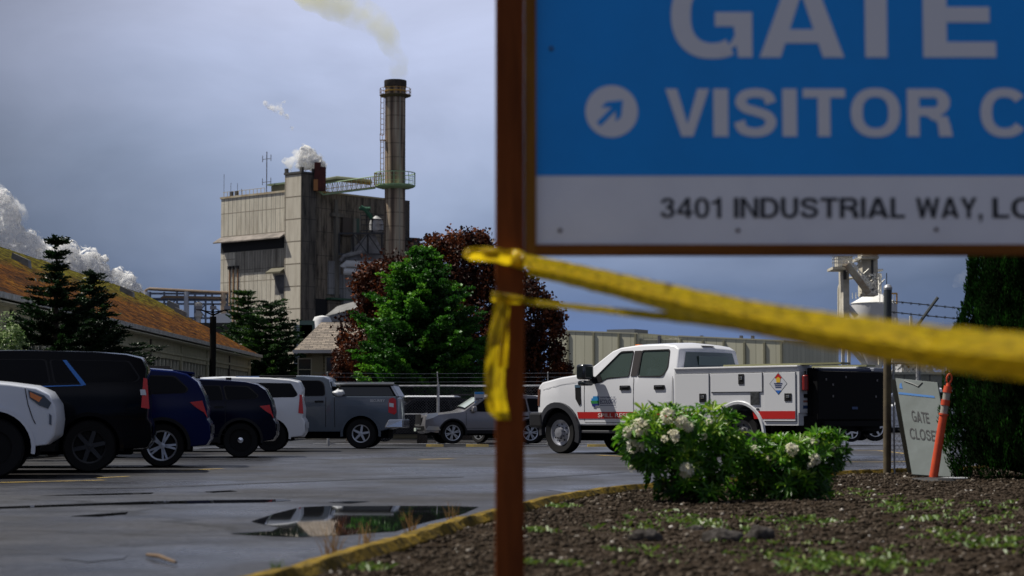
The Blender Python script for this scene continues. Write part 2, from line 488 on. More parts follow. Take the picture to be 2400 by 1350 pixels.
# ================================================================== SETTING
def asphalt_mat():
    m = bpy.data.materials.new('asphalt'); m.use_nodes = True
    t = m.node_tree; b = t.nodes['Principled BSDF']; b.inputs['Specular IOR Level'].default_value = .36; N = t.nodes.new; L = t.links.new
    tcn = N('ShaderNodeTexCoord')
    def noise(sc, det, st=(1, 1, 1), rough=.6):
        mp = N('ShaderNodeMapping'); mp.inputs['Scale'].default_value = st; L(tcn.outputs['Object'], mp.inputs[0])
        n = N('ShaderNodeTexNoise'); n.inputs['Scale'].default_value = sc; n.inputs['Detail'].default_value = det
        n.inputs['Roughness'].default_value = rough; L(mp.outputs[0], n.inputs['Vector']); return n.outputs[0]
    def mr(v, a, b_, c, d):
        n = N('ShaderNodeMapRange'); L(v, n.inputs['Value'])
        n.inputs['From Min'].default_value = a; n.inputs['From Max'].default_value = b_
        n.inputs['To Min'].default_value = c; n.inputs['To Max'].default_value = d; return n.outputs[0]
    big = noise(0.20, 5, (.7, .45, 1)); fine = noise(14, 6, rough=.85); mid = noise(1.6, 6, (.6, 1, 1))
    c1 = N('ShaderNodeMix'); c1.data_type = 'RGBA'; L(mr(big, .42, .6, 0, 1), c1.inputs['Factor'])
    c1.inputs['A'].default_value = (.034, .036, .044, 1); c1.inputs['B'].default_value = (.021, .019, .019, 1)
    c2 = N('ShaderNodeMix'); c2.data_type = 'RGBA'; c2.blend_type = 'MULTIPLY'; c2.inputs['Factor'].default_value = 1
    L(c1.outputs['Result'], c2.inputs['A'])
    cc = N('ShaderNodeCombineColor'); v = mr(fine, .38, .62, .35, 1.75)
    mm = N('ShaderNodeMath'); mm.operation = 'MULTIPLY'; L(v, mm.inputs[0]); L(mr(mid, .34, .66, .5, 1.45), mm.inputs[1])
    for i in range(3): L(mm.outputs[0], cc.inputs[i])
    L(cc.outputs[0], c2.inputs['B'])
    # tar-sealed and open cracks
    vo = N('ShaderNodeTexVoronoi'); vo.feature = 'DISTANCE_TO_EDGE'; vo.inputs['Scale'].default_value = 0.23
    mp = N('ShaderNodeMapping'); mp.inputs['Scale'].default_value = (.55, 1, 1); L(tcn.outputs['Object'], mp.inputs[0])
    wob = N('ShaderNodeTexNoise'); wob.inputs['Scale'].default_value = 1.5; wob.inputs['Detail'].default_value = 4; L(tcn.outputs['Object'], wob.inputs['Vector'])
    va = N('ShaderNodeVectorMath'); va.operation = 'MULTIPLY_ADD'; L(wob.outputs['Color'], va.inputs[0]); va.inputs[1].default_value = (.7, .7, 0); L(mp.outputs[0], va.inputs[2])
    L(va.outputs[0], vo.inputs['Vector'])
    crk = mr(vo.outputs['Distance'], .004, .009, 1, 0)
    c3 = N('ShaderNodeMix'); c3.data_type = 'RGBA'; L(crk, c3.inputs['Factor']); L(c2.outputs['Result'], c3.inputs['A'])
    c3.inputs['B'].default_value = (.012, .012, .013, 1)
    L(c3.outputs['Result'], b.inputs['Base Color'])
    L(mr(noise(.55, 5, (.5, .35, 1)), .40, .60, .26, .66), b.inputs['Roughness'])
    bp = N('ShaderNodeBump'); bp.inputs['Strength'].default_value = .8; bp.inputs['Distance'].default_value = .008
    L(fine, bp.inputs['Height']); L(bp.outputs[0], b.inputs['Normal'])
    return m

g = MB()
ys = [-40, 50, 70, 4000]
for y in ys:
    g.v += [(-2500, y, gz(y)), (2500, y, gz(y))]
for i in range(3):
    g.f.append((2 * i, 2 * i + 1, 2 * i + 3, 2 * i + 2)); g.mi.append(0)
tag(g.build('asphalt_ground', asphalt_mat()), kind='structure')

# kerb line: left edge of the planted island, from near to far (photo pixels on the asphalt)
KP = [(-2.9, 2.0), (-2.25, 5.5)] + [tuple(G(px, py, .105 if px < 1300 else .06).xy) for px, py in
      [(570, 1352), (760, 1296), (930, 1250), (1050, 1214), (1160, 1190), (1310, 1164), (1500, 1142), (1750, 1124), (2000, 1110), (2130, 1106)]]
e_ = G(2130, 1106)
KP += [(e_.x + 2.2, e_.y + 1.0), (e_.x + 8, e_.y + 2.4), (e_.x + 30, e_.y + 5)]
KP = [Vector((a, b, 0)) for a, b in KP]
# smooth by subdivision
def chaikin(p, n=2):
    for _ in range(n):
        q = [p[0]]
        for a, b in zip(p, p[1:]):
            q += [a.lerp(b, .25), a.lerp(b, .75)]
        q.append(p[-1]); p = q
    return p
KP = chaikin(KP, 4)
def kerb_x(y):
    for a, b in zip(KP, KP[1:]):
        if a.y <= y <= b.y:
            return a.x + (b.x - a.x) * (y - a.y) / (b.y - a.y)
    return KP[-1].x if y > KP[-1].y else KP[0].x
kb = MB(); kv = []
for i, p in enumerate(KP):
    d = (KP[min(i + 1, len(KP) - 1)] - KP[max(0, i - 1)]).normalized()
    nrm = Vector((d.y, -d.x, 0))          # towards the island
    jit = .016 * mnoise.noise(p * 2.3) + .008 * mnoise.noise(p * 9)
    for off, z in ((-.01, -.02), (.0, .07 + jit), (.035, .105 + jit), (.13, .11 + jit * 1.5), (.17, .06), (.17, -.02)):
        q = p + nrm * (off + jit); kv.append((q.x, q.y, z))
kf = [(i * 6 + k, i * 6 + k + 1, (i + 1) * 6 + k + 1, (i + 1) * 6 + k) for i in range(len(KP) - 1) for k in range(5)]
kb.add(kv, kf)
kerb_m = mat('kerb_paint', (.25, .165, .025), .9, spec=.05, noise=9, col2=(.055, .045, .022), bump=(30, .9, .02))
tag(kb.build('kerb', kerb_m, smooth=True), kind='structure')

# island: soil sheet with a lumpy surface
rows = []
y = 1.0
while y < 31.5:
    rows.append(y); y += .10 + y * .006
iv = []; NC = 120
IZ = .05
for y in rows:
    x0 = kerb_x(y) + .13; x1 = 16.0
    for k in range(NC):
        f_ = k / (NC - 1); x = x0 + (x1 - x0) * f_ ** 1.5
        z = IZ + .025 * mnoise.noise(Vector((x * 1.3, y * 1.3, 0))) + .018 * mnoise.noise(Vector((x * 6, y * 6, 3)))
        if k == 0: z = IZ - .03
        iv.append((x, y, z))
iv = np.array(iv)
far_ok = lambda y: y < KP[-1].y
iff = [(r * NC + k, r * NC + k + 1, (r + 1) * NC + k + 1, (r + 1) * NC + k) for r in range(len(rows) - 1) for k in range(NC - 1)]
soil = mat('island_soil', (.022, .014, .008), .95, spec=.05, noise=9, col2=(.048, .037, .028), bump=(30, .9, .03))
isl = fast_mesh('planting_bed_ground', iv, iff, soil, smooth=True); tag(isl, kind='structure')

def rock_verts(n, seed=0):
    bm = bmesh.new(); bmesh.ops.create_icosphere(bm, subdivisions=n, radius=1)
    v = np.array([x.co[:] for x in bm.verts]); f = np.array([[q.index for q in p.verts] for p in bm.faces]); bm.free()
    return v, f
rv, rf = rock_verts(1)
NS = 52000
u = RNG.random(NS)
sy = 8.6 + (30 - 8.6) * u ** 1.5
half = sy * (1200 / F) + .5
sxx = np.empty(NS)
for i in range(NS):
    lo = kerb_x(sy[i]) + .16; hi = half[i] + .3
    sxx[i] = lo + (hi - lo) * RNG.random()
size = (.0055 + .013 * RNG.random(NS) ** 3) * (0.8 + sy / 40)
allv = np.empty((NS, len(rv), 3)); 
for i in range(NS):
    a = RNG.random(3) * 6.3
    sc = size[i] * np.array([1, .8 + .4 * RNG.random(), .5 + .35 * RNG.random()])
    jitter = 1 + .28 * (RNG.random((len(rv), 1)) - .5) * 2
    p = rv * jitter * sc
    c, s_ = math.cos(a[0]), math.sin(a[0])
    p = np.stack([p[:, 0] * c - p[:, 1] * s_, p[:, 0] * s_ + p[:, 1] * c, p[:, 2]], 1)
    z = IZ + .025 * mnoise.noise(Vector((sxx[i] * 1.3, sy[i] * 1.3, 0))) + .018 * mnoise.noise(Vector((sxx[i] * 6, sy[i] * 6, 3)))
    allv[i] = p + (sxx[i], sy[i], z + size[i] * .18)
allf = (rf[None] + (np.arange(NS) * len(rv))[:, None, None]).reshape(-1, 3)
tint = np.repeat(RNG.random(NS), len(rf))
gm = leaf_mat('gravel_stone', [(0, (.009, .007, .005)), (.45, (.028, .021, .015)), (.85, (.075, .058, .044)), (.985, (.15, .125, .10)), (1, (.55, .52, .48))], rough=.9, trans=0.0, spec=.04)
gr = fast_mesh('gravel', allv.reshape(-1, 3), allf, gm, tint=tint)
tag(gr, 'loose brown bark and stones spread over the planting bed', 'gravel', kind='stuff')

# low weeds in drifts
tv = []; tf = []; tt = []
patches = []
for px, py, n, sp in [(1550, 1235, 26, .5), (1850, 1222, 26, .6), (2130, 1185, 60, .55), (2240, 1215, 40, .5), (2010, 1160, 20, .4), (1900, 1225, 22, .4), (1700, 1245, 20, .5),
                      (2060, 1325, 34, .28), (1880, 1325, 30, .3), (2270, 1265, 30, .4), (1290, 1187, 18, .2), (1250, 1180, 12, .12), (1640, 1230, 24, .4), (1360, 1330, 14, .2), (1225, 1325, 16, .06), (860, 1335, 10, .08),
                      (2350, 1190, 25, .5), (2330, 1275, 26, .4), (1450, 1245, 14, .3), (1580, 1210, 14, .3), (1980, 1290, 18, .4), (1760, 1300, 16, .4), (1500, 1300, 12, .3), (1240, 1245, 10, .15)]:
    c = G(px, py, IZ)
    for _ in range(int(n * .75)):
        patches.append((c.x + RNG.normal() * sp * .5, c.y + RNG.normal() * sp, .55 + .6 * RNG.random()))
for x, y, s_ in patches:
    if x < kerb_x(y) + .12: continue
    for b in range(9):
        a = RNG.random() * 6.3; ln = s_ * (.018 + .026 * RNG.random()); w_ = .004 + .004 * RNG.random(); le = .3 + .7 * RNG.random()
        bx, by = x + RNG.normal() * .03, y + RNG.normal() * .03
        dx, dy = math.cos(a), math.sin(a)
        i0 = len(tv)
        tv += [(bx - dy * w_, by + dx * w_, IZ), (bx + dy * w_, by - dx * w_, IZ),
               (bx + dx * ln * le + dy * w_ * 1.4, by + dy * ln * le - dx * w_ * 1.4, IZ + ln * .8), (bx + dx * ln * le * 1.7, by + dy * ln * le * 1.7, IZ + ln * .75)]
        tf.append((i0, i0 + 1, i0 + 2, i0 + 3)); tt.append(RNG.random())
wm = leaf_mat('weed_leaf', [(0, (.04, .09, .010)), (.6, (.09, .17, .015)), (1, (.16, .21, .03))], trans=.3)
wd = fast_mesh('weeds', tv, tf, wm, tint=tt)
tag(wd, 'patches of low bright green weeds growing through the planting bed', 'weeds', kind='stuff')

# rocks in the bed
rk_m = mat('rock_stone', (.022, .019, .017), .95, spec=.1, noise=14, col2=(.085, .077, .073), bump=(25, .8, .02))
def rock(px, py, sx, sy_, sz, label, seed):
    c = G(px, py, IZ); bm = bmesh.new(); bmesh.ops.create_icosphere(bm, subdivisions=3, radius=1)
    for v in bm.verts:
        d = 1 + .28 * mnoise.noise(v.co * 1.3 + Vector((seed, 0, 0))) + .12 * mnoise.noise(v.co * 4 + Vector((seed, 3, 0)))
        v.co = Vector((v.co.x * d * sx, v.co.y * d * sy_, v.co.z * d * sz))
    me = bpy.data.meshes.new('rock'); bm.to_mesh(me); bm.free(); me.shade_smooth()
    o = newobj('rock', me, rk_m); o.location = (c.x, c.y, IZ + sz * .35)
    tag(o, label, 'rock', 'rocks lying in the planting bed')
rock(1690, 1268, .125, .09, .055, 'pale flat rock lying in the middle of the loose rocks in the bed', 1)
rock(1512, 1266, .10, .07, .05, 'dark low rock lying nearest the brown sign post', 5)
rock(1782, 1262, .085, .07, .06, 'dark squarish rock at the right end of the loose rocks', 9)
rock(1632, 1248, .06, .05, .035, 'small rock just behind and left of the pale flat rock', 13)

# puddles and wet streaks: thin water sheets 4 mm above the asphalt
water = mat('puddle_water', (.012, .013, .015), .02, spec=.5)
def sheet(name, pts, z=.004, m=water, jit=0.0, sub=2, kind='structure', label=None, cat=None):
    P = [G(a, b) for a, b in pts]; P = P + [P[0]]
    q = []
    for a, b in zip(P, P[1:]):
        for k in range(4):
            c = a.lerp(b, k / 4); n_ = mnoise.noise_vector(Vector((c.x * 2.1, c.y * .8, 1)))
            q.append(c + Vector((n_.x, n_.y * 2.5, 0)) * jit)
    me = bpy.data.meshes.new(name)
    me.from_pydata([(c.x, c.y, z) for c in q], [], [tuple(range(len(q)))])
    bm = bmesh.new(); bm.from_mesh(me); bmesh.ops.recalc_face_normals(bm, faces=bm.faces)
    if bm.faces[:][0].normal.z < 0: bmesh.ops.reverse_faces(bm, faces=bm.faces)
    bm.to_mesh(me); bm.free()
    o = newobj(name, me, m); tag(o, kind=kind)
    return o
sheet('puddle', [(590, 1223), (640, 1205), (700, 1190), (760, 1187), (900, 1187), (1060, 1187), (1125, 1189), (1075, 1207), (1010, 1222), (925, 1246), (870, 1250), (800, 1256), (700, 1260), (600, 1256), (540, 1252), (640, 1246), (655, 1236), (620, 1230)], jit=.02)
sheet('puddle', [(-40, 1190), (150, 1183), (340, 1176), (500, 1173), (660, 1171), (684, 1174), (620, 1178), (420, 1181), (250, 1184), (80, 1190), (-40, 1194)], jit=.012)
sheet('puddle', [(160, 1211), (230, 1206), (300, 1201), (296, 1206), (230, 1212)], jit=.02)
sheet('puddle', [(90, 1163), (220, 1158), (360, 1155), (350, 1158), (230, 1161)], jit=.02)
sheet('puddle', [(480, 1153), (540, 1150), (556, 1152), (500, 1155)], jit=.02)
sheet('puddle', [(765, 1178), (820, 1175), (868, 1176), (820, 1180)], jit=.02)
damp = mat('damp_asphalt', (.035, .035, .038), .28)
sheet('damp_patch', [(130, 1312), (220, 1304), (300, 1303), (290, 1311), (200, 1320)], m=damp, jit=.03)
sheet('damp_patch', [(1270, 1147), (1340, 1149), (1400, 1152), (1330, 1155)], m=damp, jit=.03)
# crack lines running across the lot
tar = mat('tar_seal', (.012, .012, .013), .45)
sheet('sealed_crack', [(60, 1147), (350, 1142), (620, 1131), (850, 1122), (1090, 1117), (1085, 1119), (850, 1124.5), (620, 1133.5), (350, 1144.5)], m=tar, jit=.02)
sheet('sealed_crack', [(1225, 1120), (1400, 1110), (1465, 1106), (1465, 1108), (1400, 1112), (1225, 1123)], m=tar, jit=.02)
# painted parking lines
ylw = mat('yellow_line_paint', (.48, .32, .06), .6, noise=4, col2=(.20, .15, .07))
def line(pts, w=.11, z=.005):
    mb = MB(); P = [G(a, b) for a, b in pts]
    vs = []
    for i, p in enumerate(P):
        d = (P[min(i + 1, len(P) - 1)] - P[max(i - 1, 0)]).normalized(); n_ = Vector((-d.y, d.x, 0)) * w / 2
        gzz = gz(p.y) + z
        vs += [(p.x - n_.x, p.y - n_.y, gzz), (p.x + n_.x, p.y + n_.y, gzz)]
    mb.add(vs, [(2 * i, 2 * i + 1, 2 * i + 3, 2 * i + 2) for i in range(len(P) - 1)])
    tag(mb.build('parking_line', ylw), kind='structure')
line([(-60, 1133), (110, 1129), (246, 1126)], .13)
line([(420, 1103), (520, 1099)], .13)
line([(985, 1077), (1062, 1075.5)], .22)
line([(1355, 1040.5), (1440, 1043)], .12)
line([(1400, 1067), (1480, 1071)], .14)
line([(1985, 1055), (2060, 1056.5), (2110, 1062), (2180, 1071)], .12)
line([(1960, 1083), (2060, 1083), (2200, 1081)], .12)
line([(225, 1121), (300, 1117)], .1)

# fallen stick and kerb weeds
st = MB(); a = G(345, 1308); b_ = G(412, 1326)
st.tube([(a.x, a.y, .018), (a.x * .6 + b_.x * .4, a.y * .6 + b_.y * .4, .028), (b_.x, b_.y, .018)], [.010, .013, .008], n=7)
tag(st.build('stick', mat('dead_wood', (.16, .10, .05), .8, noise=30, col2=(.07, .045, .03)), smooth=True), 'broken brown stick lying on the wet asphalt', 'stick')

def grass_tuft(px, py, n, ht, m, label, z=.0, dark=0):
    c = G(px, py, z); tv = []; tf = []; tt = []
    for _ in range(n):
        a = RNG.random() * 6.3; le = .15 + .5 * RNG.random(); ln = ht * (.5 + .6 * RNG.random()); w_ = .003
        bx, by = RNG.normal() * .02, RNG.normal() * .03; dx, dy = math.cos(a) * le, math.sin(a) * le
        i0 = len(tv)
        for k in range(4):
            f_ = k / 3; ww = w_ * (1 - f_ * .8)
            x = bx + dx * ln * f_ ** 1.6; y_ = by + dy * ln * f_ ** 1.6; zz_ = ln * f_
            tv += [(x - ww, y_, zz_), (x + ww, y_, zz_)]
        for k in range(3):
            tf.append((i0 + 2 * k, i0 + 2 * k + 1, i0 + 2 * k + 3, i0 + 2 * k + 2)); tt.append(RNG.random())
    o = fast_mesh('grass_tuft', tv, tf, m, tint=tt); o.location = (c.x, c.y, z)
    tag(o, label, 'weed', 'weeds growing along the yellow kerb')
dry = leaf_mat('dry_grass', [(0, (.22, .11, .03)), (1, (.42, .26, .09))], trans=.3)
grass_tuft(648, 1343, 22, .07, wm, 'small fresh green weed at the foot of the yellow kerb')
grass_tuft(780, 1312, 26, .20, dry, 'dry tan grass tuft beside the kerb nearest the camera', .0)
grass_tuft(858, 1290, 20, .17, dry, 'dry tan grass tuft halfway between the other two tufts', .0)
grass_tuft(965, 1258, 22, .19, dry, 'dry tan grass tuft beside the far end of the puddle', .0)
grass_tuft(1062, 1229, 16, .17, dry, 'thin dry grass tuft nearest the brown sign post', .0)
# ================================================================== GATE SIGN, TAPE
SD = 6.7
sx = lambda px, d=SD: W(px, 420, d).x
sz = lambda py, d=SD: W(1700, py, d).z
wood = mat('sign_wood', (.22, .058, .013), .75, spec=.12, noise=3, col2=(.12, .032, .008), bump=(8, .5, .004), stretch=(6, 6, .6))
wood2 = mat('sign_trim_wood', (.26, .095, .012), .65, spec=.15, noise=3, col2=(.15, .05, .008), stretch=(.6, 6, 6))
wood3 = mat('sign_stile_wood', (.26, .115, .013), .65, spec=.15, noise=3, col2=(.15, .055, .008), stretch=(6, 6, .6))
sg = thing('gate_sign', 'large blue and white gate sign in a brown wooden frame on a square brown post', 'sign', (sx(1190), SD + .04, 0))
L0 = -sg.location
def sbox(x0, x1, y0, y1, z0, z1):
    return MB().box(x0 + L0.x, x1 + L0.x, y0 + L0.y, y1 + L0.y, z0, z1)
xr = sx(3400)
sbox(sx(1161), sx(1229), SD, SD + .089, -.05, 2.55).build('post', wood, sg, bevel=.004)
zp = sz(572); zt = 2.42
sbox(sx(1229.5), sx(1257), SD + .006, SD + .07, sz(597), zt + .04).build('side_stile', wood3, sg, bevel=.003)
sbox(sx(1257), xr, SD + .006, SD + .07, sz(597), zp).build('bottom_rail', wood2, sg, bevel=.003)
sbox(sx(1257), xr, SD + .006, SD + .07, zt, zt + .04).build('top_rail', wood2, sg, bevel=.003)
sbox(xr, xr + .04, SD + .006, SD + .07, sz(597), zt + .04).build('side_stile', wood3, sg, bevel=.003)
sbox(xr + .042, xr + .13, SD, SD + .089, -.05, 2.55).build('post', wood, sg, bevel=.004)
blue = mat('sign_blue', (.0, .32, .90), .4, spec=.25, noise=2, col2=(.0, .29, .82))
wht = mat('sign_white', (.88, .89, .93), .5, spec=.25, noise=2.5, col2=(.80, .81, .86))
ltr = mat('sign_letter_grey', (.80, .80, .84), .5, spec=.25)
blk = mat('sign_letter_black', (.012, .013, .018), .5)
PY = SD + .030
bpn = sbox(sx(1257), xr, PY, PY + .012, sz(409), zt).build('blue_panel', blue, sg)
wpn = sbox(sx(1257), xr, PY + .001, PY + .012, zp, sz(409) - .001).build('white_panel', wht, sg)
ux, uz = (1, 0, 0), (0, 0, 1)
def stext(name, body, px0, px1, pyb, pyt, m, off, parent):
    x0, x1 = sx(px0) + L0.x, sx(px1) + L0.x
    sign_text(name, body, sz(pyt) - sz(pyb), m, parent, (x0, PY + L0.y - .002, sz(pyb)), ux, uz, width=x1 - x0, tx=.21 if off < .04 else .235, ty=.16 if off < .04 else .185)
for ch, a, b_ in (('G', 1576, 1768), ('A', 1785, 1985), ('T', 1996, 2128), ('E', 2172, 2344)):
    if ch == 'T': a, b_ = 1972, 2150
    stext('lettering', ch, a, b_, 131, -66, ltr, .052, bpn)
for ch, a, b_ in (('V', 1562, 1665), ('I', 1675, 1710), ('S', 1724, 1824), ('I', 1838, 1872), ('T', 1886, 1986), ('O', 1999, 2116), ('R', 2132, 2240), ('C', 2305, 2412)):
    stext('lettering', ch, a, b_, 317, 205, ltr, .052, bpn)
def words(s, spans, pyb, pyt, m, off, parent):
    for w_, a, b_ in spans: stext('lettering', w_, a, b_, pyb, pyt, m, off, parent)
words('', [('3401', 1549, 1692), ('INDUSTRIAL', 1722, 2124), ('WAY,', 2150, 2306), ('LO', 2330, 2432)], 509, 461, blk, .034, wpn)
# round arrow badge
cxm, czm = sx(1435) + L0.x, sz(258)
rb = (sx(1497) - sx(1373)) / 2
mb = MB(); nn = 48
mb.add([(cxm + rb * math.cos(2 * math.pi * k / nn), PY + L0.y - .002, czm + rb * math.sin(2 * math.pi * k / nn)) for k in range(nn)], [tuple(range(nn))])
bd = mb.build('arrow_badge', ltr, bpn)
def rot45(x, z):
    c = math.cos(R(45)); return (cxm + (x * c - z * c) * rb, PY + L0.y - .0035, czm + (x * c + z * c) * rb)
ar = [(-.68, -.085), (.18, -.085), (-.07, -.36), (.16, -.36), (.16, -.36), (.62, 0)]
arrow = [(-.70, -.10), (.12, -.10), (-.17, -.39), (.12, -.39), (.60, 0), (.12, .39), (-.17, .39), (.12, .10), (-.70, .10)]
mb = MB(); v3 = [rot45(x, z) for x, z in arrow]
mb.add(v3, [(0, 1, 7, 8), (1, 2, 3, 4), (4, 5, 6, 7), (1, 4, 7)])
mb.build('arrow', blue, bd)
for px, py in ((1293, 110), (1313, 538), (1731, 538), (2197, 536), (1293, -180)):
    p = (sx(px) + L0.x, sz(py)); par = bpn if py < 400 else wpn
    MB().lathe([(0.0001, -.008), (.006, -.006), (.0075, .0)], (p[0], PY + L0.y - .001, p[1]), 10, 'y').build('screw', mat('screw_rust', (.10, .06, .05), .5, .6), par)

# ---- caution tape
def tape_mat():
    m = bpy.data.materials.new('caution_tape'); m.use_nodes = True
    t = m.node_tree; b = t.nodes['Principled BSDF']; N = t.nodes.new; L = t.links.new
    uv = N('ShaderNodeUVMap'); mp = N('ShaderNodeMapping'); mp.inputs['Scale'].default_value = (9, 6.5, 1); L(uv.outputs[0], mp.inputs[0])
    n = N('ShaderNodeTexNoise'); n.inputs['Scale'].default_value = 1.6; n.inputs['Detail'].default_value = 4; L(mp.outputs[0], n.inputs['Vector'])
    rp = N('ShaderNodeValToRGB'); cr_ = rp.color_ramp
    cr_.elements[0].position = .39; cr_.elements[0].color = (.30, .17, .006, 1)
    cr_.elements[1].position = .48; cr_.elements[1].color = (.95, .72, .015, 1)
    e = cr_.elements.new(.75); e.color = (.98, .62, .008, 1)
    L(n.outputs[0], rp.inputs[0]); L(rp.outputs[0], b.inputs['Base Color']); b.inputs['Roughness'].default_value = .25
    tr = N('ShaderNodeBsdfTranslucent'); L(rp.outputs[0], tr.inputs[0])
    ms_ = N('ShaderNodeMixShader'); ms_.inputs[0].default_value = .5
    L(b.outputs[0], ms_.inputs[1]); L(tr.outputs[0], ms_.inputs[2]); L(ms_.outputs[0], t.nodes['Material Output'].inputs[0])
    bp = N('ShaderNodeBump'); bp.inputs['Strength'].default_value = 1; bp.inputs['Distance'].default_value = .03
    mp2 = N('ShaderNodeMapping'); mp2.inputs['Scale'].default_value = (5, 7, 1); mp2.inputs['Rotation'].default_value = (0, 0, .35); L(uv.outputs[0], mp2.inputs[0])
    n2 = N('ShaderNodeTexNoise'); n2.inputs['Scale'].default_value = 2; L(mp2.outputs[0], n2.inputs['Vector'])
    L(n2.outputs[0], bp.inputs['Height']); L(bp.outputs[0], b.inputs['Normal'])
    return m
TAPE = tape_mat()
def ribbon(rows_, name, parent=None, loc=None, dens=10, wr=.006):
    """rows_: list of (top point, bottom point, fold) -> rippled strip"""
    P = []
    for (a0, b0, f0), (a1, b1, f1) in zip(rows_, rows_[1:]):
        for k in range(dens):
            t = k / dens
            P.append((a0.lerp(a1, t), b0.lerp(b1, t), f0 + (f1 - f0) * t))
    P.append(rows_[-1]); NCc = 9
    vs = []; uvs = []; s = 0
    for i, (a, b, f) in enumerate(P):
        if i: s += (a - P[i - 1][0]).length
        for k in range(NCc):
            t = k / (NCc - 1); p = a.lerp(b, t)
            w_ = f * math.sin(math.pi * t) + wr * mnoise.noise(Vector((s * 14 + t * 3, t * 2.0, f * 9))) * (0.4 + math.sin(math.pi * t))
            p = p + Vector((0, -w_, wr * .4 * mnoise.noise(Vector((s * 9, 7, t)))))
            vs.append(p - (loc or Vector())); uvs.append((s, t))
    me = bpy.data.meshes.new(name)
    fs = [(i * NCc + k, i * NCc + k + 1, (i + 1) * NCc + k + 1, (i + 1) * NCc + k) for i in range(len(P) - 1) for k in range(NCc - 1)]
    me.from_pydata([tuple(v) for v in vs], [], fs)
    ul = me.uv_layers.new(name='UVMap')
    for poly in me.polygons:
        for li, vi in zip(poly.loop_indices, poly.vertices): ul.data[li].uv = uvs[vi]
    me.shade_smooth()
    o = newobj(name, me, TAPE, parent)
    return o
def edge(spec):
    return [(W(x, yt, d), W(x, yb, d + dd), f) for x, yt, yb, d, dd, f in spec]
def dx(x): return 1 / (.1515 + (x - 1240) * (.294 - .1515) / 1210)
tp = thing('caution_tape', 'yellow caution tape strung from the sign post, widening towards the right edge', 'caution tape', W(1190, 600, SD))
tl = tp.location.copy()
SA = [(1236, 618, 646), (1330, 634, 668), (1450, 660, 698), (1600, 698, 742), (1750, 727, 780), (1900, 755, 812), (2050, 778, 842), (2200, 797, 868), (2400, 813, 893), (2700, 832, 925), (3100, 850, 960)]
ribbon(edge([(x, a, b, dx(x), .05, .012 if i % 2 else -.006) for i, (x, a, b) in enumerate(SA)]), 'front_strand', tp, tl, wr=.006)
SB = [(1222, 594, 626), (1330, 614, 646), (1450, 640, 676), (1600, 672, 712), (1750, 702, 744), (1900, 726, 774), (2050, 746, 800), (2200, 763, 822), (2400, 781, 840), (2700, 800, 862), (3100, 820, 885)]
ribbon(edge([(x, a, b, dx(x) + .03, -.06, -.010 if i % 2 else .008) for i, (x, a, b) in enumerate(SB)]), 'back_strand', tp, tl, wr=.006)
SC = [(1215, 697, 711), (1290, 706, 720), (1400, 717, 733), (1520, 728, 748), (1650, 740, 764), (1780, 754, 782), (1900, 772, 802), (2050, 794, 828), (2250, 815, 850), (2600, 840, 885)]
ribbon(edge([(x, a, b, dx(x) + .10, .02, .004) for x, a, b in SC]), 'lower_strand', tp, tl, wr=.004)
# loop sticking out to the left of the post and the wrap round the post
lp = [(1086, 588, 600), (1100, 580, 610), (1130, 578, 612), (1165, 582, 614), (1200, 584, 624), (1228, 590, 634)]
ribbon(edge([(x, a, b, SD - .03 - .02 * (i % 2), .03, .02) for i, (x, a, b) in enumerate(lp)]), 'loop', tp, tl, dens=6)
lp = [(1088, 590, 602), (1112, 586, 608), (1140, 588, 612), (1158, 592, 612)]
ribbon(edge([(x, a, b, SD + .03, -.02, -.02) for x, a, b in lp]), 'loop', tp, tl, dens=6)
kn = MB(); kc = W(1212, 606, SD - .03) - tl
kn.lathe([(.004, -.03), (.019, -.018), (.023, 0), (.018, .018), (.004, .03)], kc, 12)
kn.build('knot', TAPE, tp, smooth=True)
th2 = thing('caution_tape', 'short yellow caution tape tail knotted low on the sign post and hanging down', 'caution tape', W(1190, 700, SD))
hl = th2.location.copy()
def vrow(y, xl, xr_, d, dd, f): return (W(xl, y, d), W(xr_, y + 2, d + dd), f)
hang = [vrow(688, 1170, 1200, SD - .02, .0, .004), vrow(715, 1158, 1195, SD - .03, .01, .010), vrow(760, 1150, 1190, SD - .04, .02, .012), vrow(800, 1143, 1188, SD - .05, .02, .014),
        vrow(850, 1138, 1184, SD - .05, .02, .008), vrow(900, 1136, 1182, SD - .05, .02, .012), vrow(940, 1139, 1187, SD - .04, .01, .010), vrow(965, 1144, 1193, SD - .03, .01, .008), vrow(982, 1164, 1196, SD - .03, .0, .004)]
ribbon(hang, 'tail', th2, hl, wr=.007)
ribbon([vrow(692, 1178, 1186, SD - .05, .01, .0), vrow(760, 1172, 1192, SD - .065, .0, .006), vrow(860, 1166, 1190, SD - .065, .0, .006)], 'tail', th2, hl)
wrp = [(1152, 684, 706), (1175, 686, 708), (1200, 690, 712), (1228, 695, 712)]
ribbon(edge([(x, a, b, SD - .018, .0, .01) for x, a, b in wrp]), 'wrap', th2, hl, dens=5)
# ================================================================== VEGETATION
def quads_from(c, d, n_, ln, wd, fold=0.25):
    """leaf diamonds: centre c, long axis d, width axis n_ (unit arrays), length, width"""
    a = c - d * ln[:, None] * .5; b = c + d * ln[:, None] * .5
    up = np.cross(d, n_)
    l_ = c - n_ * wd[:, None] * .5 + up * (wd * fold)[:, None]; r_ = c + n_ * wd[:, None] * .5 + up * (wd * fold)[:, None]
    v = np.stack([a, l_, b, r_], 1)
    return v.reshape(-1, 3), np.arange(len(c) * 4).reshape(-1, 4)
def unit(v): return v / (np.linalg.norm(v, axis=1, keepdims=True) + 1e-9)

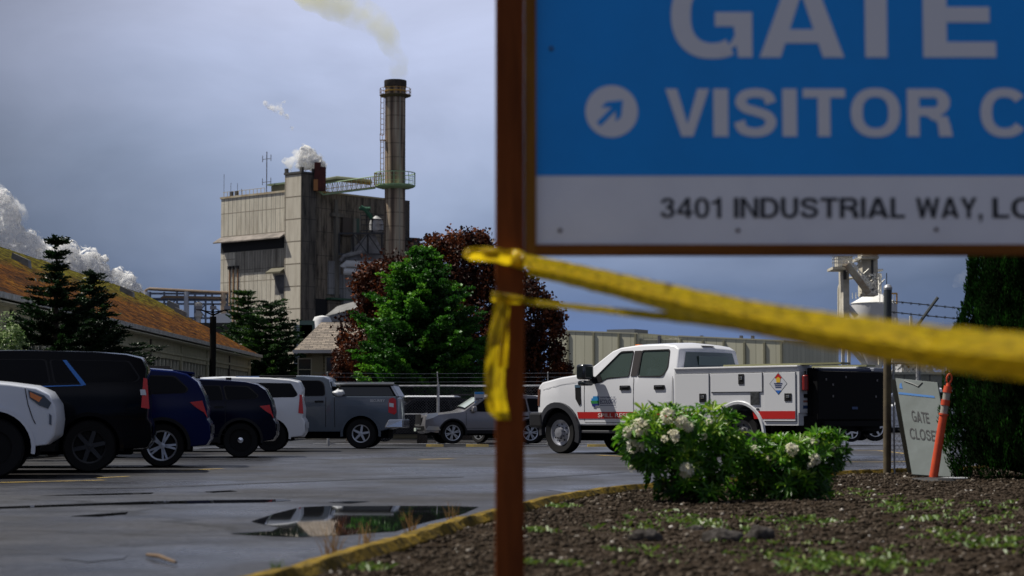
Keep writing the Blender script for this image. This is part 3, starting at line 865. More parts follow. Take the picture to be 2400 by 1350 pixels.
def crown(name, parent, m, clumps, per, size, ln, wd, bias=None, flat=1.0, droop=0.0, radial=0.0):
    """clumps: (x,y,z,r,tint) rows; per leaves in each, spread as a loose ball"""
    cl = np.array(clumps, float); n = len(cl) * per
    base = np.repeat(cl, per, 0)
    d = unit(RNG.normal(size=(n, 3))); rr = RNG.random(n) ** .55
    off = d * (base[:, 3] * rr)[:, None] * size; off[:, 2] *= flat
    out = base[:, :3].copy(); out[:, 2] = 0; out = unit(out)
    if radial:
        along = (off * out).sum(1, keepdims=True); off = off * (1 - .45 * radial) + out * along * 1.6 * radial; off[:, 2] += along[:, 0] * .25 * radial
    c = base[:, :3] + off
    ax = unit(RNG.normal(size=(n, 3)) * (1 - .45 * radial) + d * .6 + out * 1.3 * radial + np.array([0, 0, -droop + .5 * radial])); w_ = unit(np.cross(ax, RNG.normal(size=(n, 3))))
    l_ = ln * (.6 + .8 * RNG.random(n)); ww = wd * (.6 + .8 * RNG.random(n))
    v, f = quads_from(c, ax, w_, l_, ww)
    tint = np.clip(base[:, 4] + .30 * (RNG.random(n) - .5), 0, 1)
    return fast_mesh(name, v, f, m, parent, tint=tint)

bark = mat('bark', (.09, .065, .045), .9, noise=8, col2=(.045, .032, .024), bump=(12, .8, .03), stretch=(3, 3, .7))
def trunk_mesh(parent, h, r, limbs=6, spread=1.0, zf=.35, lean=0.0):
    mb = MB()
    mb.tube([(0, 0, -.1), (lean * .3, 0, h * .35), (lean * .7, .02, h * .7), (lean, 0, h)], [r * 1.25, r, r * .6, r * .2], 10)
    mb.build('trunk', bark, parent, smooth=True)
    for i in range(limbs):
        a = i * 2.4; z0 = h * (zf + (0.9 - zf) * i / max(1, limbs)); ln = spread * (1 - .55 * i / limbs)
        lb = MB(); d = Vector((math.cos(a), math.sin(a), 0))
        lb.tube([Vector((lean * z0 / h, 0, z0)), Vector((lean * z0 / h, 0, z0 + ln * .25)) + d * ln * .5, Vector((lean * z0 / h, 0, z0 + ln * .6)) + d * ln], [r * .45, r * .28, r * .08], 6)
        lb.build('limb', bark, parent, smooth=True)

def surf_clumps(blobs, n, r, tint=(.1, .9), inner=.25, shade=0):
    """clumps over a union of ellipsoids (cx,cy,cz,rx,ry,rz)"""
    out = []; vol = np.array([b[3] * b[4] * b[5] for b in blobs]) ** .66; vol /= vol.sum()
    tries = 0
    while len(out) < n and tries < n * 20:
        tries += 1
        b = blobs[RNG.choice(len(blobs), p=vol)]
        d = RNG.normal(size=3); d /= np.linalg.norm(d)
        rad = 1.0 - (RNG.random() * .22 if RNG.random() > inner else .25 + .6 * RNG.random())
        rad *= 1 + .16 * mnoise.noise(Vector((d[0] * 2.5 + b[0], d[1] * 2.5, d[2] * 2.5 + b[2])))
        p = np.array(b[:3]) + d * rad * np.array(b[3:6])
        ins = False
        for q in blobs:
            if q is b: continue
            if np.sum(((p - np.array(q[:3])) / np.array(q[3:6])) ** 2) < .62: ins = True; break
        if ins and RNG.random() > .15: continue
        out.append((*p, r * (.6 + .8 * RNG.random()), tint[0] + (tint[1] - tint[0]) * RNG.random()))
    return out

def pxb(px, py, D, rx, rz, org, ry=None, dy=0):
    """blob from photo pixels: centre, radii in pixels, at distance D, relative to org"""
    p = W(px, py, D) - org; s = D / F
    return (p.x, p.y + dy, p.z, rx * s, (ry or rx) * s, rz * s)

# purple-leaved tree behind
D = 86; org = Vector((W(1085, 900, D).x, D, gz(D)))
t = thing('purple_leaf_tree', 'broad tree with dark purple-red leaves behind the bright green tree and the sign post', 'tree', org)
trunk_mesh(t, 6.6, .3, 8, 3.2)
pm = leaf_mat('purple_leaf', [(0, (.012, .004, .003)), (.5, (.042, .013, .007)), (.8, (.10, .028, .010)), (1, (.22, .065, .022))], trans=.3, spec=.25, rough=.5)
bl = [pxb(1080, 660, D, 105, 115, org), pxb(1180, 760, D, 130, 130, org), pxb(960, 690, D, 110, 95, org), pxb(890, 790, D, 95, 90, org), pxb(1258, 800, D, 62, 100, org), pxb(1265, 860, D, 58, 60, org), pxb(1180, 850, D, 110, 70, org), pxb(1225, 700, D, 50, 50, org),
      pxb(850, 850, D, 60, 50, org), pxb(1080, 800, D, 180, 110, org), pxb(880, 660, D, 48, 45, org), pxb(1240, 870, D, 60, 50, org), pxb(1030, 590, D, 60, 40, org), pxb(1095, 575, D, 55, 35, org)]
crown('crown', t, pm, surf_clumps(bl, 1550, .42, (.05, .95)), 42, 1.0, .16, .12)
# small purple shrub right of it
D = 84; org = Vector((W(1322, 940, D).x, D, gz(D)))
t = thing('purple_shrub', 'small purple-leaved shrub in front of the long clad building, by the utility truck hood', 'shrub', org)
trunk_mesh(t, 1.2, .05, 3, .4)
crown('crown', t, pm, surf_clumps([pxb(1320, 868, D, 20, 20, org), pxb(1335, 880, D, 10, 12, org), pxb(1318, 920, D, 18, 40, org)], 60, .2, (.2, 1)), 30, 1, .12, .09)
# purple shrub left foot
D = 80; org = Vector((W(815, 940, D).x, D, gz(D)))
t = thing('purple_shrub', 'low purple-red bush in front of the shingled house, above the grey pickup bed', 'shrub', org)
trunk_mesh(t, 1.2, .05, 3, .4)
crown('crown', t, pm, surf_clumps([pxb(820, 850, D, 38, 45, org), pxb(845, 890, D, 42, 40, org), pxb(800, 895, D, 30, 30, org)], 170, .25, (.3, 1)), 34, 1, .12, .09)

# bright green tree: tiers of upturned boughs with gaps of shadow between
def layered_tree(t, org, D, px, top, prof, m, tiers, per_bough, bark_h, clr, ln, wd, seed=0, per=26, rs=.24, droop=.05, ups=.18, dense=1.0, radial=0.0):
    """prof(f) -> half width in metres at fraction f from the top"""
    zt_ = W(px, top, D).z - org.z
    cl = []
    rg = np.random.default_rng(seed)
    for i in range(tiers):
        f = (i + .15) / tiers; z = zt_ * (1 - f * (1 - bark_h)); w_ = prof(f)
        nb = int(4 + 7 * f * dense + 2)
        a0 = rg.random() * 6.3
        for k in range(nb):
            a = a0 + 6.283 * k / nb + rg.normal() * .3; L_ = w_ * (.62 + .55 * rg.random()) * (1 + .22 * mnoise.noise(Vector((math.cos(a) * 1.3 + seed, math.sin(a) * 1.3, z * .5))))
            cnt = max(2, int(L_ / (rs * .85)) + 1)
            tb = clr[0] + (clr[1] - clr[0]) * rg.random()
            for j in range(cnt):
                q = (j + 1) / cnt
                if q < .3 and rg.random() < .5: continue
                r_ = L_ * q
                zz_ = z - droop * r_ + ups * r_ * q * q + rg.normal() * .04
                for sgn in (0, 1, -1) if (q > .35 and q < .95) else (0,):
                    side = sgn * rs * 1.25 * (1.2 - q) * (1 + L_ * .12)
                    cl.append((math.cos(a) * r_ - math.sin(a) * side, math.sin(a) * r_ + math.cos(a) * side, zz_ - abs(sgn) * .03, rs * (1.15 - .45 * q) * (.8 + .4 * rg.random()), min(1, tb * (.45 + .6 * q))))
    cl.append((0, 0, zt_, rs * .5, clr[1])); cl.append((0, 0, zt_ - rs, rs * .6, clr[1]))
    crown('crown', t, m, cl, per, 1.0, ln, wd, flat=.62 if not radial else .5, radial=radial)
    return cl
D = 72; org = Vector((W(990, 900, D).x, D, gz(D)))
t = thing('green_tree', 'full bright green tree with tiered upswept boughs right in front of the purple tree', 'tree', org)
trunk_mesh(t, 6.2, .16, 6, 1.0)
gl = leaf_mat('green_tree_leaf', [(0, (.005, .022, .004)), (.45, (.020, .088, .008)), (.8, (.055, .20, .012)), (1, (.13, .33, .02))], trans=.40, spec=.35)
def pr(f):
    return (.2 + 2.35 * min(1, f * 1.9) ** .75) * (1 if f < .85 else 1 - (f - .85) * 1.0)
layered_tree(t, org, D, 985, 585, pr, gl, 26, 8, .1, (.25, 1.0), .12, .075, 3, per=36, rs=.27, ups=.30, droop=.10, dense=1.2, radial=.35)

# conifers
cm = leaf_mat('conifer_needle', [(0, (.004, .013, .004)), (.5, (.010, .036, .007)), (.85, (.030, .085, .010)), (1, (.07, .15, .015))], trans=.2, spec=.3)
def conifer(name, label, px, top, D, prof, seed, tiers=16, rs=.2, per=26, ln=.10, wd=.035, clr=(.1, .8), group='dark conifers beside the low buildings'):
    org = Vector((W(px, 900, D).x, D, gz(D)))
    t = thing(name, label, 'tree', org, group=group)
    zt_ = W(px, top, D).z - org.z
    trunk_mesh(t, zt_ * .93, .09, 4, .3)
    layered_tree(t, org, D, px, top, prof, cm, tiers, 6, .12, clr, ln, wd, seed, per=per, rs=rs, ups=.45, droop=.02, radial=.9, dense=.55)
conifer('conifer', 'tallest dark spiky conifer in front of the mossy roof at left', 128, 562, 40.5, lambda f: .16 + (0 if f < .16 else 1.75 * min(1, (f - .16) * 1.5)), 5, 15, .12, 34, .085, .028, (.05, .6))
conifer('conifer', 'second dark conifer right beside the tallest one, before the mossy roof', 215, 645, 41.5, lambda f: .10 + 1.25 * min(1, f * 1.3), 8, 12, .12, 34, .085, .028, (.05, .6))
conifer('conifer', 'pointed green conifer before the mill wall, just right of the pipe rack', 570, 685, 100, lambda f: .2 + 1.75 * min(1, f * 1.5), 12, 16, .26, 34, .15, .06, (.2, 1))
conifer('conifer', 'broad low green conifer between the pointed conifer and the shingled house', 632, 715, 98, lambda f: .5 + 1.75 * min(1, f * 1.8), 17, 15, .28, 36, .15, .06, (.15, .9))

# light bush at the left edge
D = 36; org = Vector((W(5, 900, D).x, D, 0))
t = thing('leafy_bush', 'pale yellow-green leafy bush at the left edge above the black vehicle', 'shrub', org)
trunk_mesh(t, 1.6, .04, 4, .4)
lb = leaf_mat('bush_leaf', [(0, (.05, .10, .03)), (.6, (.14, .24, .06)), (1, (.40, .48, .25))], trans=.3)
crown('crown', t, lb, surf_clumps([pxb(5, 785, D, 42, 42, org), pxb(30, 800, D, 28, 28, org), pxb(-30, 840, D, 80, 60, org)], 170, .12, (.1, 1)), 26, 1, .06, .035)

# hedge mass behind the fence
D = 90; org = Vector((W(1080, 900, D).x, D, gz(D)))
t = thing('hedge', 'dark clipped hedge behind the chain link fence under the trees', 'hedge', org)
hm = leaf_mat('hedge_leaf', [(0, (.006, .016, .006)), (.6, (.015, .04, .010)), (1, (.04, .08, .02))], trans=.15)
s_ = D / F; x0 = (740 - 1080) * s_; x1 = (1385 - 1080) * s_
cl = [(x0 + (x1 - x0) * RNG.random(), RNG.random() * 1.2, z_, .3, RNG.random()) for z_ in np.repeat(np.linspace(.1, 2.45, 10), 70)]
crown('foliage', t, hm, cl, 34, 1, .15, .10)
MB().box(x0, x1, .4, .9, 0, 2.3).build('stems', mat('hedge_dark', (.003, .007, .002), .98, spec=.02), t)
# background greenery behind the left cars
t = thing('hedge', 'dark hedge standing behind the parked pickup and white vehicle', 'hedge', Vector((W(640, 900, 92).x, 92, gz(92))))
cl = [((-190 + 240 * RNG.random()) * 92 / F, RNG.random() * 1.0, z_, .3, RNG.random()) for z_ in np.repeat(np.linspace(.1, 2.5, 10), 34)]
crown('foliage', t, hm, cl, 34, 1, .15, .10)

# arborvitae at right
D = 23.9; org = Vector((W(2425, 900, D).x, D, IZ))
t = thing('arborvitae', 'tall dense dark green arborvitae at the right edge behind the orange marker', 'tree', org)
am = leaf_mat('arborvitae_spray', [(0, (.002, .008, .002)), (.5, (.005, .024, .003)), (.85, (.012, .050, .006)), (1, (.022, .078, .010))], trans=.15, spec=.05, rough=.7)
MB().tube([(0, 0, 0), (0, 0, 3.6)], .07, 8, r2=.02).build('trunk', bark, t)
n = 90000
z = 4.8 * RNG.random(n) ** .9
def arad(z_): 
    return np.where(z_ < .9, .98 + .05 * z_, 1.03 * np.clip(1 - (np.clip(z_ - .9, 0, 9) / 4.0) ** 1.5, 0, 1))
a = RNG.random(n) * 6.283
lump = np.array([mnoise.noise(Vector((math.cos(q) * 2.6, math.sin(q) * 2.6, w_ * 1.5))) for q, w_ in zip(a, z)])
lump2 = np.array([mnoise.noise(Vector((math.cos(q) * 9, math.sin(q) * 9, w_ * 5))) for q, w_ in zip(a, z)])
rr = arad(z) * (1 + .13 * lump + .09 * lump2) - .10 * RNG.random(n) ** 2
c = np.stack([rr * np.cos(a), rr * np.sin(a), z + .02], 1)
ax = unit(np.stack([np.cos(a) * .45 + RNG.normal(size=n) * .25, np.sin(a) * .45 + RNG.normal(size=n) * .25, np.full(n, 1.0)], 1))
w_ = unit(np.cross(ax, RNG.normal(size=(n, 3))))
v, f = quads_from(c, ax, w_, .035 + .035 * RNG.random(n), .011 + .012 * RNG.random(n))
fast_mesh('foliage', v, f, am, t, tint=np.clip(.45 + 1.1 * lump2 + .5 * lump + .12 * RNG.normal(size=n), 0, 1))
# inner mass so the far side does not show through
MB().lathe([(.02, 4.4), (.42, 3.3), (.68, 2.2), (.84, 1.2), (.80, .2), (.1, .05)], (0, 0, 0), 20).build('inner_branches', mat('hedge_dark', (.003, .007, .002), .98, spec=.02), t, smooth=True)

# rhododendrons
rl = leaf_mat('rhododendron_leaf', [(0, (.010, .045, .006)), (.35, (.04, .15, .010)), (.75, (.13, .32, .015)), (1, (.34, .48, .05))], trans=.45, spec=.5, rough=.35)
fl = leaf_mat('rhododendron_petal', [(0, (.62, .58, .38)), (.5, (.85, .82, .66)), (1, (.95, .94, .84))], trans=.5, spec=.3)
def rhodo(label, pxc, base, blobs, flowers, D, nwh):
    org = Vector((W(pxc, 1000, D).x, D, IZ))
    t = thing('rhododendron', label, 'shrub', org, group='white flowering shrubs in the planting bed')
    B = [pxb(px, py, D, rx, rz, org, ry=rx * .9) for px, py, rx, rz in blobs]
    # stems
    for i in range(9):
        b = B[i % len(B)]; mb = MB()
        mb.tube([(RNG.normal() * .05, RNG.normal() * .05, 0), (b[0] * .5 + RNG.normal() * .08, b[1] * .5, b[2] * .45), (b[0] + RNG.normal() * b[3] * .4, b[1] + RNG.normal() * .1, b[2])], [.014, .010, .005], 6)
        mb.build('stem', bark, t, smooth=True)
    cl = surf_clumps(B, nwh, 1, (0, 1), inner=.30)
    V = []; tn = []
    cs = []; ds = []; wsn = []; ll = []; wwd = []
    for (x, y_, z_, r_, tt_) in cl:
        z_ = max(z_, .06)
        # outward direction
        bb = min(B, key=lambda q: (x - q[0]) ** 2 + (y_ - q[1]) ** 2 + (z_ - q[2]) ** 2)
        o_ = Vector(((x - bb[0]) / bb[3], (y_ - bb[1]) / bb[4], (z_ - bb[2]) / bb[5] + .55)).normalized()
        e1 = o_.orthogonal().normalized(); e2 = o_.cross(e1)
        nl = RNG.integers(7, 11); a0 = RNG.random() * 6.3
        up_ = .15 + .75 * RNG.random()
        for k in range(nl):
            a = a0 + 6.283 * k / nl + RNG.normal() * .15
            rad = e1 * math.cos(a) + e2 * math.sin(a)
            d = (rad + o_ * (up_ + .15 * RNG.normal())).normalized(); w_ = d.cross(o_).normalized()
            L_ = .075 + .050 * RNG.random()
            c0 = Vector((x, y_, z_)) + d * L_ * .55
            cs.append(c0[:]); ds.append(d[:]); wsn.append(w_[:]); ll.append(L_); wwd.append(.019 + .010 * RNG.random())
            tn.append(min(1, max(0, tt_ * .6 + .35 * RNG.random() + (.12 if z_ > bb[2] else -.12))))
    cs, ds, wsn = map(np.array, (cs, ds, wsn)); ll = np.array(ll); wwd = np.array(wwd)
    # each leaf: six-sided, slightly folded, two quads
    upv = np.cross(wsn, ds)
    A = cs - ds * (ll * .5)[:, None]; E = cs + ds * (ll * .5)[:, None] - upv * (ll * .10)[:, None]; M = cs
    def off(s, fr, wf): return cs + ds * (ll * fr)[:, None] + wsn * (wwd * s * wf)[:, None] + upv * (wwd * .22)[:, None]
    L1, L2, R1, R2 = off(-.5, -.12, 1), off(-.5, .22, .85), off(.5, -.12, 1), off(.5, .22, .85)
    V = np.stack([A, L1, L2, E, R2, R1], 1).reshape(-1, 3); n = len(cs); b0 = np.arange(n)[:, None] * 6
    Fq = np.concatenate([b0 + np.array([[0, 1, 2, 3]]), b0 + np.array([[0, 3, 4, 5]])], 0)
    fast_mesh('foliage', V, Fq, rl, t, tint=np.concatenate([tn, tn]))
    # flower heads
    for px, py, rp_ in flowers:
        s_ = D / F; fc = W(px, py, D) - org; r_ = rp_ * s_ * .84
        bbb = min(B, key=lambda q: (fc.x - q[0]) ** 2 + (fc.z - q[2]) ** 2)
        q = 1 - ((fc.x - bbb[0]) / bbb[3]) ** 2 - ((fc.z - bbb[2]) / bbb[5]) ** 2
        fc.y = bbb[1] - bbb[4] * math.sqrt(max(.04, q)) - .02
        cs = []; dd = []; ww = []; l2 = []; w2 = []; tn = []
        for k in range(24 if rp_ > 14 else 13):
            o_ = Vector(RNG.normal(size=3)); o_.y -= .4; o_.z += .3; o_.normalize()
            e1 = o_.orthogonal().normalized(); e2 = o_.cross(e1); ctr = fc + o_ * r_ * (.62 + .1 * RNG.random())
            tb = RNG.random()
            for j in range(5):
                a = 6.283 * j / 5 + k; rad = e1 * math.cos(a) + e2 * math.sin(a)
                d = (rad + o_ * .45).normalized(); c0 = ctr + d * r_ * .22
                cs.append(c0[:]); dd.append(d[:]); ww.append(d.cross(o_).normalized()[:]); l2.append(r_ * .42); w2.append(r_ * .34); tn.append(min(1, max(0, tb * .6 + .4 * RNG.random())))
        v, f = quads_from(np.array(cs), np.array(dd), np.array(ww), np.array(l2), np.array(w2), .3)
        fast_mesh('flower_head', v, f, fl, t, tint=tn)
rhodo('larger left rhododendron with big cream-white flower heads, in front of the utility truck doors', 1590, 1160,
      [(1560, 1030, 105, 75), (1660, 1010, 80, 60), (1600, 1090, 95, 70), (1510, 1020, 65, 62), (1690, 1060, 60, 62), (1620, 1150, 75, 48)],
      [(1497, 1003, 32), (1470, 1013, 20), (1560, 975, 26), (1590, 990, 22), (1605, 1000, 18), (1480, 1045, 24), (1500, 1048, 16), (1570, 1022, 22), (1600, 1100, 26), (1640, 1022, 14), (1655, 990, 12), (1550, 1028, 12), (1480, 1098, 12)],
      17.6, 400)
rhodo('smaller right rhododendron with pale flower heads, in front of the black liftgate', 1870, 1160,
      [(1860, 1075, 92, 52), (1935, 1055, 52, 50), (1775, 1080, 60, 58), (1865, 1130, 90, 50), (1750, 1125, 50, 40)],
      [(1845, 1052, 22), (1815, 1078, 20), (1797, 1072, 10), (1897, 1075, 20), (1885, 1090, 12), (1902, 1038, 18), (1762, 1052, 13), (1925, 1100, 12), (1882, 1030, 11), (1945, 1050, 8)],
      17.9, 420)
# ================================================================== BUILDINGS
def rotv(v, a):
    c, s = math.cos(a), math.sin(a); return Vector((v[0] * c - v[1] * s, v[0] * s + v[1] * c))
# ---- low building with the mossy roof: eave line X = XE, gable end at YB
YA, YB = 22.0, 87.5
XE, XR, ZE, ZR = -11.50, -16.20, 3.66, 6.12
t = thing('moss_roof_building', 'long low beige building with a mossy orange-green roof and a strip of windows', 'building', (XE, YA, 0))
Lb = YB - YA
moss = bpy.data.materials.new('moss_roof'); moss.use_nodes = True
nt = moss.node_tree; b = nt.nodes['Principled BSDF']; b.inputs['Roughness'].default_value = .95; b.inputs['Specular IOR Level'].default_value = .1
tcn = nt.nodes.new('ShaderNodeTexCoord')
def nz_(sc, st=(1, 1, 1)):
    mp = nt.nodes.new('ShaderNodeMapping'); mp.inputs['Scale'].default_value = st; nt.links.new(tcn.outputs['Object'], mp.inputs[0])
    n = nt.nodes.new('ShaderNodeTexNoise'); n.inputs['Scale'].default_value = sc; n.inputs['Detail'].default_value = 6; n.inputs['Roughness'].default_value = .7
    nt.links.new(mp.outputs[0], n.inputs['Vector']); return n.outputs[0]
r1 = nt.nodes.new('ShaderNodeValToRGB'); nt.links.new(nz_(1.3, (1, .45, 1)), r1.inputs[0])
c_ = r1.color_ramp; c_.elements[0].position = .36; c_.elements[0].color = (.08, .028, .003, 1); c_.elements[1].position = .52; c_.elements[1].color = (.18, .062, .004, 1)
e = c_.elements.new(.66); e.color = (.27, .12, .008, 1)
# greener moss towards the ridge
sp_ = nt.nodes.new('ShaderNodeSeparateXYZ'); nt.links.new(tcn.outputs['Object'], sp_.inputs[0])
ad_ = nt.nodes.new('ShaderNodeMath'); ad_.operation = 'MULTIPLY_ADD'; nt.links.new(nz_(2.5), ad_.inputs[0]); ad_.inputs[1].default_value = 2.4; nt.links.new(sp_.outputs[2], ad_.inputs[2])
mr_ = nt.nodes.new('ShaderNodeMapRange'); nt.links.new(ad_.outputs[0], mr_.inputs['Value']); mr_.inputs['From Min'].default_value = 6.0; mr_.inputs['From Max'].default_value = 6.8
mx_ = nt.nodes.new('ShaderNodeMix'); mx_.data_type = 'RGBA'; nt.links.new(mr_.outputs[0], mx_.inputs['Factor']); nt.links.new(r1.outputs[0], mx_.inputs['A']); mx_.inputs['B'].default_value = (.17, .15, .006, 1)
dk = nt.nodes.new('ShaderNodeMix'); dk.data_type = 'RGBA'; dk.blend_type = 'MULTIPLY'; dk.inputs['Factor'].default_value = 1
r2 = nt.nodes.new('ShaderNodeValToRGB'); nt.links.new(nz_(4.5, (1, .5, 1)), r2.inputs[0]); r2.color_ramp.elements[0].position = .42; r2.color_ramp.elements[0].color = (.18, .15, .12, 1); r2.color_ramp.elements[1].position = .60
nt.links.new(mx_.outputs['Result'], dk.inputs['A']); nt.links.new(r2.outputs[0], dk.inputs['B']); nt.links.new(dk.outputs['Result'], b.inputs['Base Color'])
bp = nt.nodes.new('ShaderNodeBump'); bp.inputs['Distance'].default_value = .12; bp.inputs['Strength'].default_value = 1; nt.links.new(nz_(5), bp.inputs['Height']); nt.links.new(bp.outputs[0], b.inputs['Normal'])
olive = mat('olive_wall_paint', (.46, .43, .28), .7, noise=2.5, col2=(.34, .32, .21), stretch=(1, 1, .5))
trimm = mat('cream_trim_paint', (.74, .71, .54), .6, noise=3, col2=(.55, .52, .39))
dglass = mat('dark_window_glass', (.02, .024, .022), .08, noise=.5, col2=(.035, .045, .035))
OH = .55
xr_ = XR - XE
mb = MB()                                     # roof slabs, local x from eave
slope = (ZR - ZE) / (XR - XE)
def rz(x): return ZE + slope * x
NRX, NRY = 14, 150
vs = []
for i in range(NRX + 1):
    x = OH * .7 + (xr_ - OH * .7) * i / NRX
    for j in range(NRY + 1):
        y = -1 + (Lb + 1.5) * j / NRY
        edge_ = 0 if 0 < i < NRX + 1 and 0 < j < NRY else 1
        vs.append((x, y, rz(x) + .03 + (.055 * mnoise.noise(Vector((x * 1.8, y * 1.8, 0))) + .03 * mnoise.noise(Vector((x * 5, y * 5, 0))))))
fs = [(i * (NRY + 1) + j, i * (NRY + 1) + j + 1, (i + 1) * (NRY + 1) + j + 1, (i + 1) * (NRY + 1) + j) for i in range(NRX) for j in range(NRY)]
mb.add(vs, fs)
xb = 2 * xr_ - OH
mb.add([(xr_, -1, ZR + .03), (xr_, Lb + .5, ZR + .03), (xb, Lb + .5, rz(OH)), (xb, -1, rz(OH))], [(0, 1, 2, 3)])
mb.add([(OH * .7, -1, rz(OH * .7) - .06), (OH * .7, Lb + .5, rz(OH * .7) - .06), (xr_, Lb + .5, ZR - .08), (xr_, -1, ZR - .08), (xb, Lb + .5, rz(OH) - .1), (xb, -1, rz(OH) - .1)], [(0, 1, 2, 3), (3, 2, 4, 5)])
roof = mb.build('roof', moss, t, smooth=True)
MB().box(OH * .7 + .005, OH * .7 + .10, -1, Lb + .5, rz(OH * .7) - .10, rz(OH * .7) + .03).build('gutter', mat('gutter_metal', (.55, .55, .52), .5, noise=6, col2=(.30, .28, .24)), t)
mb = MB(); mb.box(-.12, OH * .7 - .01, -.6, Lb + .3, rz(OH) - .02 - .06, rz(OH) + .02 - .10 + .03)
mb.build('soffit', trimm, t)
# gable rake board at the far end
mb = MB()
for s_, e2 in ((OH * .7, xr_), (xb, xr_)):
    za = rz(OH * .7) if s_ > 0 else rz(OH)
    mb.hexa([(s_, Lb + .5, za - .25), (e2, Lb + .5, ZR - .25), (e2, Lb + .56, ZR - .25), (s_, Lb + .56, za - .25)],
            [(s_, Lb + .5, za), (e2, Lb + .5, ZR), (e2, Lb + .56, ZR), (s_, Lb + .56, za)])
mb.build('rake_board', trimm, t)
WH = ZE - .32
mb = MB(); mb.box(2 * xr_, -.25, 0, Lb, -.3, WH - .05); mb.prism([(2 * xr_, WH - .05), (-.25, WH - .05), (xr_, ZR - .2)], 0, Lb)
mb.build('wall', olive, t)
wz0, wz1 = 1.45, 2.72
mb = MB(); mb.box(-.25, -.05, 0, Lb, -.2, wz0); mb.box(-.25, -.02, 0, Lb, wz1, WH); mb.box(-.25, .04, 0, Lb, wz1 + .15, wz1 + .24)
mb.build('wall_band', olive, t)
bay = 5.9
for j in range(12):
    y0 = j * bay + .1
    if y0 + bay > Lb + .2: break
    gl_ = MB().box(-.25, -.16, y0 + .12, y0 + bay - .12, wz0, wz1).build('window', dglass, t)
    fm = MB()
    for k in range(9):
        y = y0 + .12 + (bay - .24) * k / 8; fm.box(-.155, -.075, y - .045, y + .045, wz0, wz1)
    fm.box(-.155, -.085, y0 + .12, y0 + bay - .12, wz0 + .42, wz0 + .48)
    fm.build('window_frame', trimm, gl_)
for j in range(13):
    y = min(j * bay + .1, Lb - .1)
    MB().box(-.05, .02, y - .09, y + .09, -.2, WH - .1).build('downpipe' if j % 3 == 1 else 'pilaster', mat('dark_downpipe', (.07, .06, .045), .6) if j % 3 == 1 else olive, t)
for yv, xv in ((56, -3.6), (64.5, -2.9), (37.5, -3.2), (20.5, -3.6), (69, -4.0)):
    z = rz(xv)
    mb = MB(); mb.hexa([(xv - .28, yv - .22, z + .02), (xv + .28, yv - .22, z - .3), (xv + .28, yv + .22, z - .3), (xv - .28, yv + .22, z + .02)],
                       [(xv - .24, yv - .18, z + .34), (xv + .24, yv - .18, z + .12), (xv + .24, yv + .18, z + .12), (xv - .24, yv + .18, z + .34)])
    mb.build('roof_vent', mat('roof_vent_metal', (.10, .10, .10), .5, noise=4, col2=(.22, .20, .17)), t)

# ---- utility pole with light arms
D = 70; p = W(498, 900, D)
t = thing('light_pole', 'dark slim pole with small branching arms, standing before the mossy-roofed building', 'pole', (p.x, D, -.2))
pk = mat('dark_pole', (.010, .009, .008), .8, spec=.1)
tz = W(498, 742, D).z
MB().tube([(0, 0, 0), (0, 0, tz + .2)], .115, 10).build('pole', pk, t, smooth=True)
mb = MB(); mt = W(498, 712, D).z + .2
mb.tube([(0, 0, tz + .2), (0, 0, mt)], .035, 6)
for s_ in (-1, 1):
    mb.tube([(0, 0, tz + .25), (s_ * .55, 0, mt - .15)], .03, 6); mb.tube([(0, 0, mt - .3), (s_ * .6, 0, mt - .2)], .025, 6)
mb.build('arm', pk, t)
for x in (-.5, .5, 0): MB().box(x - .10, x + .10, -.1, .1, mt - .20, mt - .08).build('floodlight', mat('light_head', (.25, .26, .28), .4), t)

# ---- little dark shed roof with the orange edge
D = 110
t = thing('flat_roof_shed', 'dark flat-roofed shed end with an orange edge strip behind the mossy roof', 'building', (W(500, 800, D).x, D, gz(D)))
ox = t.location.x; s_ = D / F
zz0 = W(500, 838, D).z + .2; zz1 = W(500, 757, D).z + .2
MB().box(-(500 - 452) * s_, 58 * s_, 0, 4, 0, zz0 + .4).build('wall', mat('shed_wall', (.10, .085, .06), .8, noise=2, col2=(.05, .045, .035)), t)
MB().box(-52 * s_, 66 * s_, -.25, 4.3, W(0, 785, D).z + .2, zz1).build('roof', mat('shed_roof', (.035, .03, .025), .8, noise=2, col2=(.06, .055, .045)), t)
MB().box(30 * s_, 60 * s_, -.30, -.255, W(0, 780, D).z + .2, W(0, 774.5, D).z + .2).build('edge_strip', mat('orange_edge', (.75, .32, .05), .5), t)
MB().box(66 * s_ + .003, 70 * s_, -.25, 4.2, W(0, 790, D).z + .2, zz1 + .05).build('downpipe', mat('pale_pipe', (.4, .4, .4), .5), t)

# ---- shingled house
D = 88; org = Vector((W(760, 890, D).x, D, gz(D)))
t = thing('shingle_roof_house', 'small beige house with a brown shingle hip roof behind the grey pickup', 'house', org)
s_ = D / F
zE = W(0, 822, D).z - org.z; zR = W(0, 755, D + 3).z - org.z
xl, xr2 = (690 - 760) * s_, (1010 - 760) * s_
sh = bpy.data.materials.new('roof_shingles'); sh.use_nodes = True; nt = sh.node_tree; b = nt.nodes['Principled BSDF']; b.inputs['Roughness'].default_value = .9
tcn = nt.nodes.new('ShaderNodeTexCoord'); br = nt.nodes.new('ShaderNodeTexBrick'); 
mp = nt.nodes.new('ShaderNodeMapping'); mp.inputs['Rotation'].default_value = (R(90), 0, 0); nt.links.new(tcn.outputs['Object'], mp.inputs[0]); nt.links.new(mp.outputs[0], br.inputs['Vector'])
br.inputs['Scale'].default_value = 1; br.inputs['Brick Width'].default_value = .34; br.inputs['Row Height'].default_value = .085; br.inputs['Mortar Size'].default_value = .014
br.inputs['Color1'].default_value = (.30, .25, .205, 1); br.inputs['Color2'].default_value = (.155, .13, .11, 1); br.inputs['Mortar'].default_value = (.06, .05, .04, 1)
nt.links.new(br.outputs['Color'], b.inputs['Base Color'])
